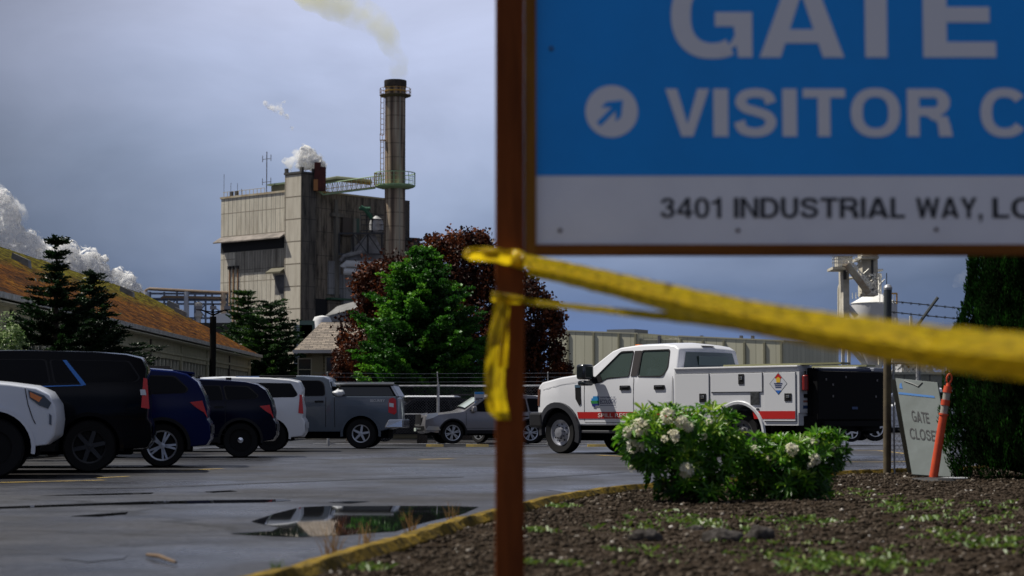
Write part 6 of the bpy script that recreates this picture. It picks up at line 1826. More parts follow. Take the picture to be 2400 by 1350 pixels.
    def wheel(s, xw, sd, tw):
        r = s.r; y = sd * (s.Wd / 2 - .04 - tw / 2)
        mb = MB(); h = tw / 2; ri = r * getattr(s, 'rimf', .66)
        prof = [(ri * .5, -h * .2), (ri, -h * .8), (r * .93, -h), (r, -h * .72), (r, h * .72), (r * .93, h), (ri, h * .8), (ri * .97, h * .3), (.01, h * .25)]
        mb.lathe([(a, b * sd) for a, b in prof], (xw, y, r), 30, 'y')
        w_ = mb.build('wheel', tyre_m, s.t, smooth=True, ang=50)
        kind, n = s.rimstyle; rb2 = MB(); fy = y + sd * h * .55
        def ring(r0, r1, d0, d1): rb2.lathe([(r1, d0 * sd), (r0, d1 * sd), (r0 * .97, (d1 - .03) * sd)], (xw, fy, r), 30, 'y')
        ring(ri * .90, ri * .99, h * .25, h * .20)
        if kind == 'steel':
            rb2.lathe([(ri * .93, h * .1 * sd), (ri * .72, -.01 * sd), (ri * .55, .015 * sd), (ri * .40, .03 * sd), (ri * .36, .10 * sd), (ri * .01, .11 * sd)], (xw, fy, r), 30, 'y')
        elif kind == 'dark':
            rb2 = MB(); rb2.lathe([(ri * .26, .0), (ri * .24, .05 * sd), (ri * .01, .06 * sd)], (xw, fy, r), 16, 'y')
        else:
            rb2.lathe([(ri * .22, h * .05 * sd), (ri * .20, h * .22 * sd), (.005, h * .24 * sd)], (xw, fy, r), 16, 'y')
            for k in range(n):
                a = 2 * math.pi * k / n + .3 * xw
                pair = (-.13, .13) if kind == 'split' else (0,)
                for q in pair:
                    a1, a2 = a + q * .6, a + q * 1.15; w0 = ri * (.075 if kind == 'split' else .13) * (.6 if n > 7 else 1); w1 = w0 * .85
                    p0 = Vector((xw + ri * .18 * math.cos(a1), fy, r + ri * .18 * math.sin(a1))); p1 = Vector((xw + ri * .93 * math.cos(a2), fy, r + ri * .93 * math.sin(a2)))
                    d = (p1 - p0).normalized(); n_ = Vector((-d.z, 0, d.x)); o_ = Vector((0, sd * h * .2, 0))
                    rb2.hexa([p0 - n_ * w0 - o_ * .5, p0 + n_ * w0 - o_ * .5, p1 + n_ * w1 - o_ * .5, p1 - n_ * w1 - o_ * .5], [p0 - n_ * w0 + o_, p0 + n_ * w0 + o_, p1 + n_ * w1 + o_, p1 - n_ * w1 + o_])
        rb2.build('rim', getattr(s, 'rim_m', alloy), w_, smooth=True, ang=30)
        if kind == 'steel':
            hb = MB()
            for k in range(8):
                a = k * math.pi / 4 + .2; hb.lathe([(.012, 0), (.012, .035 * sd), (.001, .04 * sd)], (xw + ri * .46 * math.cos(a), fy + .02 * sd, r + ri * .46 * math.sin(a)), 6, 'y')
                hb.lathe([(ri * .075, .004 * sd), (.001, .005 * sd)], (xw + ri * .66 * math.cos(a + .39), fy + .012 * sd, r + ri * .66 * math.sin(a + .39)), 8, 'y')
            hb.build('wheel_nuts', black_trim, w_)
    # surface patches ------------------------------------------------------
    def patch(s, name, poly, m, off=.006, thick=0.0, side=0, step=.25, parent=None, rnd=0, n=3, label=None, flat_y=None):
        if side == 0:
            s.patch(name, poly, m, off, thick, 1, step, parent, rnd, n, label); side = -1
        if rnd: poly = rounded(poly, rnd, n)
        vs, fs = tri_region(poly, (), step)
        mb = MB()
        for sd in ((-1, 1) if side == 0 else (side,)):
            mb.add([(x, sd * (s.hw(x, z) + off), z) for x, z in vs], fs)
            if thick:
                n_ = len(poly)
                mb.add([(x, sd * (s.hw(x, z) + off), z) for x, z in poly] + [(x, sd * (s.hw(x, z) + off - thick), z) for x, z in poly], [(i, (i + 1) % n_, n_ + (i + 1) % n_, n_ + i) for i in range(n_)])
        o = mb.build(name, m, parent or s.t, smooth=True, recalc=True)
        if label: o['label'] = label
        return o
    def window(s, poly, m=None, rnd=.05, frame=True, name='window'):
        c = Vector((sum(p[0] for p in poly) / len(poly), sum(p[1] for p in poly) / len(poly)))
        big = [tuple(Vector(p) + (Vector(p) - c).normalized() * .03) for p in poly]
        for sd in (1, -1):
            g1 = s.patch(name, poly, m or tint_g, .008, rnd=rnd, side=sd)
            if frame: s.patch('window_seal', big, black_trim, .004, rnd=rnd, parent=g1, side=sd)
        return g1
    def band(s, name, p, q, m, half0=.9, half1=.9, off=.008, n=8, rows=4, parent=None):
        """glass or panel across the car between two outline points (front, rear faces)"""
        p, q = Vector(p), Vector(q); d = (q - p).normalized(); n_ = Vector((-d.y, d.x))
        mid = (p + q) / 2
        if pip(mid.x + n_.x * .02, mid.y + n_.y * .02, s.outline): n_ = -n_
        V = []; Fq = []
        for i in range(rows + 1):
            t = i / rows; c = p.lerp(q, t); w_ = s.hw(c.x, c.y) * (half0 + (half1 - half0) * t)
            wf = s.hw(c.x, c.y)
            for k in range(n + 1):
                y = -w_ + 2 * w_ * k / n; u_ = y / wf; kk = s.crown_at(n_) * (1 - u_ * u_) + off
                V.append((c.x + n_.x * kk, y, c.y + n_.y * kk))
        for i in range(rows):
            for k in range(n): Fq.append((i * (n + 1) + k, i * (n + 1) + k + 1, (i + 1) * (n + 1) + k + 1, (i + 1) * (n + 1) + k))
        mb = MB(); mb.add(V, Fq); return mb.build(name, m, parent or s.t, smooth=True)
    def strip(s, name, pts, w_, m, off=.004, side=0, parent=None):
        if side == 0:
            s.strip(name, pts, w_, m, off, 1, parent); side = -1
        mb = MB()
        for sd in (side,):
            V = []
            P = [Vector(p) for p in pts]; Q = []
            for a, b in zip(P, P[1:]):
                n = max(1, int((b - a).length / .2))
                for k in range(n): Q.append(a.lerp(b, k / n))
            Q.append(P[-1])
            for i, c in enumerate(Q):
                d = (Q[min(i + 1, len(Q) - 1)] - Q[max(0, i - 1)]).normalized(); n_ = Vector((-d.y, d.x)) * w_ / 2
                for t in (-1, 1):
                    x, z = c.x + n_.x * t, c.y + n_.y * t; V.append((x, sd * (s.hw(x, z) + off), z))
            mb.add(V, [(2 * i, 2 * i + 1, 2 * i + 3, 2 * i + 2) for i in range(len(Q) - 1)])
        return mb.build(name, m, parent or s.body, smooth=True)
    def ring(s, xw, r0, r1, m, off=.012, name='wheel_arch_trim', a0=-.15, a1=None, side=0):
        if side == 0:
            s.ring(xw, r0, r1, m, off, name, a0, a1, 1); side = -1
        a1 = math.pi - a0 if a1 is None else a1; mb = MB()
        for sd in ((-1, 1) if side == 0 else (side,)):
            V = []; n = 18
            for k in range(n + 1):
                a = a0 + (a1 - a0) * k / n
                for rr_, oo in ((r0, -.05), (r0, off), (r1, off), (r1, -.005)):
                    x, z = xw + rr_ * math.cos(a), s.r + rr_ * math.sin(a); V.append((x, sd * (s.hw(x, z) + oo), z))
            mb.add(V, [(k * 4 + j, k * 4 + j + 1, (k + 1) * 4 + j + 1, (k + 1) * 4 + j) for k in range(n) for j in range(3)])
        return mb.build(name, m, s.t, smooth=True)
    def mirror(s, x, z, m, w_=.22, h=.18, y=.14, side=0):
        for sd in ((-1, 1) if side == 0 else (side,)):
            mb = MB(); w2 = s.hw(x, z); mb.box(x - .06, x + .09, sd * (w2 - .02) if sd > 0 else sd * (w2 + w_), sd * (w2 + w_) if sd > 0 else sd * (w2 - .02), z - .02, z + h)
            mb.build('mirror', m, s.t, smooth=True, bevel=.04)
    def text(s, name, body, x0, x1, z0, z1, m, off=.03, side=-1, parent=None):
        yo = max(s.hw(a, b) for a in (x0, (x0 + x1) / 2, x1) for b in (z0, z1)) + .012
        if side < 0: text_obj(name, body, z1 - z0, m, parent or s.t, (x0, -yo, z0), (1, 0, 0), (0, 0, 1), width=x1 - x0, off=off)
        else: text_obj(name, body, z1 - z0, m, parent or s.t, (x1, yo, z0), (-1, 0, 0), (0, 0, 1), width=x1 - x0, off=off)

def paint(name, col, rough=.28, metal=0.0, dirt=None):
    return mat(name, col, rough, metal, coat=.05 if sum(col) < .1 else .4, spec=.08 if sum(col) < .1 else .4, noise=2.2 if dirt else None, col2=dirt)
A10 = -R(11)

def suv(name, label, px, py, rot, scale, col, L=5.2, Wd=2.02, h=1.88, zb=1.18, r=.40, wheels=(1.0, 3.95), anchor='rear', style='big', rim=('alloy', 6), rim_m=None, group='vehicles parked in the row at left', lamp='tall', glass=None, hood=1.16, trim=None, side=-1, cat='suv', rimf=.66):
    Car.rimstyle = rim; Car.rim_m = rim_m or alloy; Car.rimf = rimf
    rear_lean = {'big': .16, 'slope': .62, 'mid': .42}[style]
    ws = 1.22 if style != 'slope' else 1.15
    top = [(0.05, .42), (.0, .60), (.02, .92), (.10, hood - .10), (.32, hood - .02), (.75, hood + .03), (ws, hood + .07), (ws + .16, zb + .05),
           (ws + .78, h - .13), (ws + 1.05, h - .045), (ws + 1.6, h - .005), (L * .62, h), (L - rear_lean - .75, h - .02), (L - rear_lean - .25, h - .06), (L - rear_lean + .0, h - .12),
           (L - rear_lean * .55, (h + zb) / 2), (L - .10, zb + .0), (L - .05, zb - .22), (L - .06, .86), (L, .78), (L + .01, .52), (L - .06, .40)]
    zbot = .36
    c = Car(name, label, cat, group, L, Wd, zb, .27 if style != 'big' else .22, top, wheels, r, zbot, col, wheels[1] if anchor == 'rear' else wheels[0], G(px, py), rot, scale, side=side, bow=.15)
    g_ = glass or tint_g
    zt_ = h - .15; b0 = zb + .035
    xa = ws + .34
    f1 = [(xa, b0 + .02), (xa + .58, zt_ - .02), (xa + 1.0, zt_), (xa + 1.02, b0)]
    f2 = [(xa + 1.10, b0), (xa + 1.08, zt_), (xa + 1.92, zt_), (xa + 2.0, b0 + .01)]
    xe = L - rear_lean
    f3 = [(xa + 2.10, b0 + .02), (xa + 2.02, zt_), (xe - .22, zt_ - .02), (xe - (.04 if style == 'big' else -.02), b0 + .10), (xe - .12 if style == 'big' else xe - .05, b0 + .04)]
    c.window(f1, g_); c.window(f2, g_); c.window(f3, g_)
    c.band('windshield', (ws + .20, zb + .10), (ws + .74, h - .16), g_, .86, .84, off=.006)
    c.band('rear_window', (L - rear_lean * .9 + .0, h - .30) if style != 'big' else (L - .14, h - .28), (L - .13 if style != 'big' else L - .11, zb + .12), g_, .80, .86, off=.012) if style != 'big' else c.band('rear_window', (L - rear_lean * .85, h - .22), (L - .115, zb + .10), g_, .80, .84, off=.02)
    for x in (xa - .12, xa + 1.06, xa + 2.06): c.strip('panel_gap', [(x, b0 - .02), (x, .60)], .012, seam_m)
    c.strip('panel_gap', [(xa - .12, .52), (xa + 2.06, .52)], .012, seam_m)
    for x in (xa + .78, xa + 1.82): c.patch('door_handle', [(x, zb - .14), (x + .20, zb - .14), (x + .20, zb - .10), (x, zb - .10)], trim or black_trim, .03, .03)
    c.mirror(xa + .12, b0, trim or col)
    for w_ in wheels: c.ring(w_, r * 1.15, r * 1.30, black_trim if style != 'big' else col, .010)
    c.patch('sill_trim', [(wheels[0] + r * 1.28, .34), (wheels[1] - r * 1.28, .34), (wheels[1] - r * 1.24, .46), (wheels[0] + r * 1.24, .46)], black_trim, .012, .02)
    # lamps
    if lamp == 'tall': c.patch('taillight', [(L - .16, zb - .34), (L - .03, zb - .36), (L - .07, zb + .12), (L - .13, zb + .14)], red_lamp, .016, .02)
    elif lamp == 'wedge': c.patch('taillight', [(L - .36, zb - .10), (L - .14, zb - .07), (L - .04, zb - .38), (L - .11, zb - .28), (L - .24, zb - .20)], red_lamp, .018, .02)
    else: c.patch('taillight', [(L - .40, zb - .06), (L - .06, zb - .02), (L - .02, zb - .22), (L - .18, zb - .22)], red_lamp, .018, .02)
    c.patch('headlight', [(.03, .80), (.06, 1.0), (.42, 1.04), (.40, .94), (.16, .84)], white_lamp, .014, .015)
    c.band('grille', (.012, .62), (.03, .98), black_trim, .62, .62, off=.01)
    c.band('front_bumper', (.02, .45), (.0, .60), black_trim, .96, .96, off=.02)
    c.band('rear_bumper', (L + .0, .60), (L + .0, .76), black_trim if style != 'big' else col, .95, .95, off=.02)
    return c

# --- large black suv
blackp = paint('black_paint', (.0012, .0014, .003), .12)
c = suv('suv', 'big glossy black full-size vehicle, partly behind the white front end at left', 208, 1108, R(9.5), .885, blackp, L=5.17, h=1.95, zb=1.38, r=.42, wheels=(1.02, 4.20), style='big', rim=('alloy', 6), rim_m=mat('black_rim', (.02, .02, .022), .3, .5), cat='suv', hood=1.30)
blue_ref = mat('trim_blue_reflection', (.02, .13, .42), .25, .3)  # blue reflection along the window trim, put in as colour
c.patch('window_trim_highlight', [(3.76, 1.80), (3.82, 1.80), (4.10, 1.46), (4.14, 1.40), (4.07, 1.39), (4.02, 1.46)], blue_ref, .014)
c.strip('window_trim_highlight', [(2.6, 1.385), (3.3, 1.37), (4.09, 1.395)], .016, blue_ref, .013, parent=c.t)
c.patch('reversing_lamp', [(5.00, 1.24), (5.09, 1.24), (5.07, 1.33), (4.99, 1.33)], white_lamp, .024, .01)
# --- navy suv with silver wheels
navy = paint('navy_paint', (.003, .008, .060), .18)
c = suv('suv', 'dark blue parked vehicle with a bright silver ten-spoke rear wheel', 379, 1096, R(8.5), .875, navy, L=4.72, Wd=2.0, h=1.78, zb=1.26, r=.39, wheels=(.95, 3.88), style='mid', rim=('split', 5), lamp='wedge', hood=1.18, rimf=.70)
MB().tube([(2.0, -.66, 1.80), (4.0, -.66, 1.80)], .018, 6).build('roof_rail', black_trim, c.t)
MB().tube([(2.0, .66, 1.80), (4.0, .66, 1.80)], .018, 6).build('roof_rail', black_trim, c.t)
MB().hexa([(4.05, -.72, 1.69), (4.42, -.70, 1.66), (4.42, .70, 1.66), (4.05, .72, 1.69)], [(4.05, -.72, 1.745), (4.44, -.70, 1.70), (4.44, .70, 1.70), (4.05, .72, 1.745)]).build('spoiler', navy, c.t, bevel=.01)
# --- dark police style suv
dnavy = paint('dark_navy_paint', (.0012, .0022, .014), .16)
c = suv('suv', 'near-black parked vehicle with black wheels and a small bright hub', 563, 1073, R(6), .86, dnavy, L=4.74, Wd=2.0, h=1.75, zb=1.25, r=.39, wheels=(.95, 3.96), style='mid', rim=('dark', 5), rim_m=chrome, lamp='wedge', hood=1.17)
for x in (2.2, 2.9, 3.6):
    MB().box(x, x + .12, -.3, -.18, 1.735, 1.80).build('roof_antenna', black_trim, c.t)
# --- white full-size
whitep = paint('white_paint', (.74, .76, .80), .3)
c = suv('suv', 'white parked full-size vehicle with tall red taillight, just left of the grey pickup', 634, 1059, R(4), .875, whitep, L=4.98, h=1.91, zb=1.33, r=.40, wheels=(1.0, 4.12), style='big', rim=('dark', 5), rim_m=chrome, lamp='tall', hood=1.26)
MB().box(3.8, 4.75, -.75, -.55, 1.90, 1.96).build('roof_rack', black_trim, c.t, bevel=.02)
MB().box(3.2, 4.7, -.70, -.66, 1.90, 1.94).build('roof_rail', chrome, c.t)
for x in (2.2, 2.7): MB().box(x, x + .10, -.3, -.15, 1.89, 1.96).build('roof_antenna', black_trim, c.t)

# --- grey crew pickup
greyp = paint('slate_grey_paint', (.065, .085, .115), .30)
Car.rimstyle = ('alloy', 5); Car.rimf = .60; Car.rim_m = alloy
L = 5.8; h = 1.93; zb = 1.40
top = [(.05, .45), (0, .62), (.02, 1.08), (.10, 1.27), (.35, 1.34), (1.30, 1.41), (1.50, 1.46), (2.10, 1.86), (2.45, 1.945), (3.1, 1.97), (3.72, 1.94), (3.85, 1.88), (3.98, 1.47), (4.00, 1.44),
       (4.02, 1.41), (5.70, 1.41), (5.74, 1.36), (5.76, .80), (5.78, .74), (5.78, .62), (5.72, .60)]
c = Car('pickup_truck', 'slate grey parked pickup with a black bed cap and SECURITY on its side', 'pickup truck', 'vehicles parked in the row at left', L, 2.02, zb, .24, top, (1.05, 4.75), .41, .46, greyp, 4.75, G(845, 1052), -R(2), .905, arch=1.2)
c.window([(2.0, 1.45), (2.42, 1.82), (2.75, 1.84), (2.76, 1.43)]); c.window([(2.86, 1.43), (2.84, 1.84), (3.62, 1.83), (3.72, 1.75), (3.76, 1.44)], rnd=.08)
c.band('windshield', (1.56, 1.51), (2.06, 1.84), tint_g, .85, .84, off=.006); c.band('rear_window', (3.88, 1.82), (3.96, 1.52), tint_g, .8, .82, off=.01)
for x in (2.80, 3.80, 4.03): c.strip('panel_gap', [(x, 1.40), (x + (.0 if x < 4 else .02), .58)], .016, seam_m)
for x in (3.62,): c.patch('door_handle', [(x - .12, 1.25), (x + .12, 1.25), (x + .12, 1.30), (x - .12, 1.30)], black_trim, .035, .035)
c.mirror(1.95, 1.43, black_trim)
for w_ in (1.05, 4.75): c.ring(w_, .41 * 1.18, .41 * 1.34, greyp, .028)
c.patch('taillight', [(5.50, .98), (5.66, .92), (5.72, .98), (5.70, 1.33), (5.62, 1.38), (5.52, 1.34), (5.50, 1.20)], red_lamp, .018, .02)
c.patch('reversing_lamp', [(5.52, 1.14), (5.64, 1.12), (5.64, 1.22), (5.52, 1.24)], white_lamp, .024, .01)
mb = MB(); mb.hexa([(5.38, -1.0, .56), (5.90, -.98, .56), (5.90, .98, .56), (5.38, 1.0, .56)], [(5.50, -1.0, .80), (5.90, -.98, .80), (5.90, .98, .80), (5.50, 1.0, .80)]); mb.build('rear_bumper', chrome, c.t, bevel=.03)
c.text('lettering', 'SECURITY', 5.00, 5.40, 1.27, 1.33, mat('white_decal', (.6, .6, .62), .5), .02)
c.strip('body_crease_highlight', [(4.1, 1.16), (5.5, 1.16)], .012, mat('crease_highlight', (.085, .10, .125), .3))  # paler strip paints the highlight along the bed crease
# bed cap: dark glass sides under a flat lid with a silver rail
mb = MB(); mb.hexa([(4.10, -.92, 1.412), (5.66, -.92, 1.412), (5.66, .92, 1.412), (4.10, .92, 1.412)], [(4.16, -.80, 1.70), (5.50, -.80, 1.70), (5.50, .80, 1.70), (4.16, .80, 1.70)])
cap = mb.build('bed_cap', mat('cap_black', (.012, .013, .015), .25, coat=.5), c.t, bevel=.02)
MB().box(4.05, 5.62, -.86, .86, 1.703, 1.745).build('cap_lid', mat('cap_lid_black', (.03, .03, .032), .45), cap, bevel=.02)
MB().tube([(4.0, -.88, 1.765), (5.64, -.88, 1.765)], .025, 6).build('cap_rail', alloy, cap)
mb = MB(); mb.hexa([(5.70, -.93, 1.412), (5.78, -.93, 1.412), (5.78, .93, 1.412), (5.70, .93, 1.412)], [(5.52, -.82, 1.72), (5.60, -.82, 1.72), (5.60, .82, 1.72), (5.52, .82, 1.72)]); mb.build('cap_rear_frame', alloy, cap, bevel=.01)
# white wrapped bundle between cab and cap
bm = bmesh.new(); bmesh.ops.create_icosphere(bm, subdivisions=3, radius=1)
for v in bm.verts: v.co = Vector((v.co.x * .20, v.co.y * .45, v.co.z * .11)) * (1 + .25 * mnoise.noise(v.co * 2))
me = bpy.data.meshes.new('cargo_bundle'); bm.to_mesh(me); bm.free(); me.shade_smooth(); o = newobj('cargo_bundle', me, mat('white_plastic', (.6, .62, .65), .4))
pz = c.t.matrix_basis @ Vector((4.14, -.60, 1.50)); o.location = pz; o.rotation_euler = (0, 0, -R(2)); tag(o, 'white wrapped bundle lying behind the cab of the grey pickup', 'bundle')
for q in c.body.modifiers: pass

# --- white car front at far left, facing right
Car.rimstyle = ('dark', 5); Car.rimf = .6; Car.rim_m = mat('black_rim', (.02, .02, .022), .3, .5)
L = 4.9
top = [(.10, .44), (.02, .58), (.0, .78), (.02, .96), (.10, 1.10), (.26, 1.19), (.60, 1.245), (1.25, 1.30), (1.45, 1.36), (2.05, 1.74), (2.4, 1.82), (3.6, 1.83), (4.4, 1.76), (4.75, 1.25), (4.85, 1.0), (4.88, .6), (4.8, .45)]
wh4 = paint('white_paint_cool', (.66, .69, .76), .3)
c = Car('suv', 'white vehicle front end pointing right at the left edge, with an amber corner lamp', 'suv', 'vehicles parked in the row at left', L, 1.92, 1.25, .25, top, (.80, 3.65), .40, .42, wh4, .80, G(-18, 1122), R(180) + R(11), .97, side=1, arch=1.25, bow=.10)
c.window([(1.9, 1.30), (2.3, 1.68), (2.7, 1.70), (2.7, 1.28)]); c.window([(2.8, 1.28), (2.8, 1.70), (3.6, 1.69), (3.7, 1.28)]); c.band('windshield', (1.52, 1.42), (2.0, 1.70), tint_g, .85, .84)
c.patch('headlight', [(.10, .92), (.06, 1.00), (.16, 1.10), (.36, 1.17), (.34, 1.06), (.22, .97)], mat('dark_lamp', (.03, .035, .05), .08, coat=1), .014, .02)
c.patch('corner_lamp', [(.18, 1.07), (.34, 1.145), (.33, 1.075), (.22, 1.01)], amber, .024, .01)
c.patch('side_marker', [(.055, .70), (.085, .72), (.085, .86), (.055, .83)], mat('blue_grey_slot', (.08, .10, .14), .4), .012, .01)
c.strip('panel_gap', [(.36, .98), (.30, .80), (.26, .72)], .012, seam_m, side=0); c.strip('panel_gap', [(.40, 1.19), (.36, .98)], .012, seam_m)
c.band('grille', (.02, .62), (.03, 1.0), black_trim, .6, .6, off=.01)
for w_ in (.80, 3.65): c.ring(w_, .40 * 1.23, .40 * 1.36, wh4, .03)

# --- vehicles behind the far fence
gcar = paint('graphite_paint', (.21, .205, .225), .25, .3)
Car.rimstyle = ('split', 6)
c = suv('suv', 'grey parked crossover behind the fence with a blue and white card in its windshield', 1062, 1040.5, R(14), .86, gcar, L=4.7, Wd=1.88, h=1.66, zb=1.04, r=.37, wheels=(.92, 3.6), anchor='front', style='slope', rim=('split', 6), group='vehicles parked beyond the far fence', lamp='wide', hood=.98, rimf=.72)
for zc in (.52, .70): pass
c.patch('front_corner_trim', [(.02, .46), (.5, .46), (.42, .58), (.1, .60)], alloy, .02, .02)
# card hanging in front of the mirror area
MB().box(1.68, 2.02, -.80, -.79, 1.28, 1.74).build('window_card', mat('card_white', (.45, .45, .48), .6), c.t)
MB().box(1.685, 2.015, -.803, -.801, 1.66, 1.735).build('card_stripe', mat('card_blue', (.02, .25, .60), .6), c.t)
MB().box(1.685, 2.015, -.803, -.801, 1.33, 1.41).build('card_stripe', mat('card_blue', (.02, .25, .60), .6), c.t)
MB().box(1.73, 1.97, -.803, -.801, 1.51, 1.54).build('card_line', seam_m, c.t); MB().box(1.73, 1.97, -.803, -.801, 1.46, 1.49).build('card_line', seam_m, c.t)
c.band('bumper_chrome', (.015, .60), (.015, .66), chrome, .6, .6, off=.05); c.band('bumper_chrome', (.012, .48), (.012, .53), chrome, .75, .75, off=.05)
MB().box(-.22, -.19, -.28, .02, .42, .53).build('licence_plate', mat('plate_green_white', (.40, .46, .42), .5), c.t)
ws_ = mat('pale_windshield', (.42, .48, .48), .1, coat=.5)
c.band('windshield_panel', (1.38, 1.17), (1.86, 1.48), ws_, .84, .82, off=.012)  # pale glossy panel laid over the windshield
for w_ in (.92, 3.6): pass
dk2 = paint('black_paint2', (.012, .012, .016), .2)
c = suv('suv', 'dark parked vehicle with white roof and rack, left of the grey crossover', 968, 1037, R(12), .80, dk2, L=4.7, Wd=1.9, h=1.74, zb=1.10, r=.38, wheels=(.95, 3.6), anchor='front', style='mid', rim=('alloy', 5), group='vehicles parked beyond the far fence', lamp='wide', hood=1.05)
c.t.location.y += 1.5; c.t.location.x -= .95
MB().hexa([(1.75, -.74, 1.735), (4.0, -.76, 1.735), (4.0, .76, 1.735), (1.75, .74, 1.735)], [(1.9, -.68, 1.80), (3.9, -.70, 1.80), (3.9, .70, 1.80), (1.9, .68, 1.80)]).build('roof_panel', whitep, c.t, bevel=.02)
MB().hexa([(.35, -.75, 1.075), (1.3, -.80, 1.14), (1.3, .80, 1.14), (.35, .75, 1.075)], [(.35, -.75, 1.10), (1.3, -.80, 1.17), (1.3, .80, 1.17), (.35, .75, 1.10)]).build('hood_panel', mat('pale_hood', (.35, .33, .36), .25, coat=.5), c.t, bevel=.01)
mb = MB(); mb.tube([(3.7, -.7, 1.84), (4.5, -.7, 1.84), (4.6, -.7, 1.70)], .03, 6); mb.tube([(3.8, .7, 1.84), (4.5, .7, 1.84)], .03, 6); mb.box(3.8, 4.3, -.6, .6, 1.80, 1.84); mb.build('roof_rack', black_trim, c.t)

c = suv('suv', 'white vehicle tail half hidden between the sign post and the utility truck front', 1238, 1039.5, -R(40), .80, whitep, L=4.6, Wd=1.88, h=1.72, zb=1.10, r=.38, wheels=(.92, 3.55), anchor='rear', style='mid', rim=('alloy', 5), group='vehicles parked beyond the far fence', lamp='wide', hood=1.05)
c.t.location.x += .1

# right-hand far vehicles, seen between the fence post and the board
c = suv('suv', 'white parked vehicle with a bright wheel between the black liftgate and fence post', 2054, 1034, R(8), .95, whitep, L=4.9, Wd=1.95, h=1.78, zb=1.14, r=.42, wheels=(.78, 3.7), anchor='front', style='mid', rim=('alloy', 5), rim_m=mat('bright_rim', (.75, .76, .78), .25, .2), group='vehicles parked at the far right', lamp='wide', hood=1.12)
MB().box(-.06, .3, -.9, .9, .50, .62).build('bumper_bar', black_trim, c.t, bevel=.02)
c = suv('suv', 'dark parked vehicle low behind the black liftgate, only its wheels showing', 1998, 1036, R(10), .80, dk2, L=4.7, Wd=1.9, h=1.45, zb=.98, r=.38, wheels=(.95, 3.6), anchor='rear', style='slope', rim=('alloy', 5), rim_m=mat('bright_rim', (.75, .76, .78), .25, .2), group='vehicles parked at the far right', lamp='wide', hood=.92)
c = suv('suv', 'white vehicle with a red taillight showing between the GATE CLOSED board and the orange marker', 2262, 1030, R(170), .98, whitep, L=4.7, Wd=1.9, h=1.80, zb=1.16, r=.38, wheels=(.95, 3.6), anchor='rear', style='mid', rim=('alloy', 5), group='vehicles parked at the far right', lamp='tall', hood=1.05, side=1)
c.t.location.x += .0

# ================================================================== UTILITY TRUCK
TR_ = -R(45)
S_ = 1.0
fw = G(1308, 1063)             # front wheel contact, near side
Car.rimstyle = ('steel', 8); Car.rimf = .63; Car.rim_m = mat('steel_rim', (.36, .37, .42), .35, .5)
Wt = 2.16; r = .445; FX = .78   # front wheel x
CB = FX + 3.28                 # cab back
top = [(.02, .62), (.0, .80), (.0, 1.30), (.05, 1.44), (.20, 1.52), (.85, 1.62), (1.42, 1.68), (1.58, 1.74), (2.20, 2.15), (2.42, 2.22), (2.9, 2.265), (3.6, 2.27), (CB - .16, 2.235), (CB - .03, 2.16), (CB + .02, 1.70), (CB, .62)]
zbt = 1.60
fw1 = [(1.78, 1.545), (1.86, 1.70), (2.42, 2.13), (2.80, 2.145), (2.82, 1.615), (2.20, 1.60), (1.95, 1.52)]
fw1 = [(1.80, 1.56), (2.44, 2.12), (2.80, 2.135), (2.78, 1.62), (2.20, 1.60), (2.05, 1.52), (1.92, 1.50)]
fw2 = [(3.05, 1.62), (3.05, 2.14), (3.78, 2.14), (3.80, 1.78), (3.72, 1.65), (3.64, 1.62)]
holes = [rounded(fw1, .05), rounded(fw2, .06)]
wp_ = paint('truck_white_paint', (.70, .71, .75), .3)
c = Car('utility_truck', 'white crew-cab service truck with a red stripe, side lockers and a black liftgate', 'truck', None, CB + 3.2, Wt, zbt, .27, top, (FX,), r, .60, wp_, FX, fw, TR_, 1.0, arch=1.22, holes=holes, crown_=.05, bow=.07, tw=.27)
c.L = 99
t = c.t
glass = bpy.data.materials.new('cab_glass'); glass.use_nodes = True; nt = glass.node_tree; b = nt.nodes['Principled BSDF']
b.inputs['Base Color'].default_value = (.13, .185, .17, 1); b.inputs['Roughness'].default_value = .03
tr = nt.nodes.new('ShaderNodeBsdfTransparent'); tr.inputs[0].default_value = (.80, .90, .86, 1); mxs = nt.nodes.new('ShaderNodeMixShader'); mxs.inputs[0].default_value = .66
nt.links.new(b.outputs[0], mxs.inputs[1]); nt.links.new(tr.outputs[0], mxs.inputs[2]); nt.links.new(mxs.outputs[0], nt.nodes['Material Output'].inputs[0])
for wv_ in (fw1, fw2):
    cc = Vector((sum(p[0] for p in wv_) / len(wv_), sum(p[1] for p in wv_) / len(wv_)))
    for sd in (-1, 1):
        g1 = c.patch('window', [tuple(Vector(p) + (Vector(p) - cc).normalized() * .012) for p in wv_], glass, -.012, side=sd, rnd=.05)
        hl = rounded(wv_, .05); big = rounded([tuple(Vector(p) + (Vector(p) - cc).normalized() * .035) for p in wv_], .06)
        mb = MB(); n = len(hl); mb.add([(x, sd * (c.hw(x, z) + .006), z) for x, z in hl] + [(x, sd * (c.hw(x, z) + .006), z) for x, z in big] + [(x, sd * (c.hw(x, z) - .03), z) for x, z in hl],
                                     [(i, (i + 1) % n, n + (i + 1) % n, n + i) for i in range(n)] + [(i, (i + 1) % n, 2 * n + (i + 1) % n, 2 * n + i) for i in range(n)])
        mb.build('window_seal', black_trim, g1)
c.patch('pillar_trim', [(2.84, 1.62), (2.84, 2.15), (3.03, 2.15), (3.01, 1.62)], mat('brown_black_pillar', (.035, .030, .030), .35), .006, side=0)
c.band('windshield', (1.62, 1.77), (2.18, 2.13), tint_g, .88, .86, off=.006)
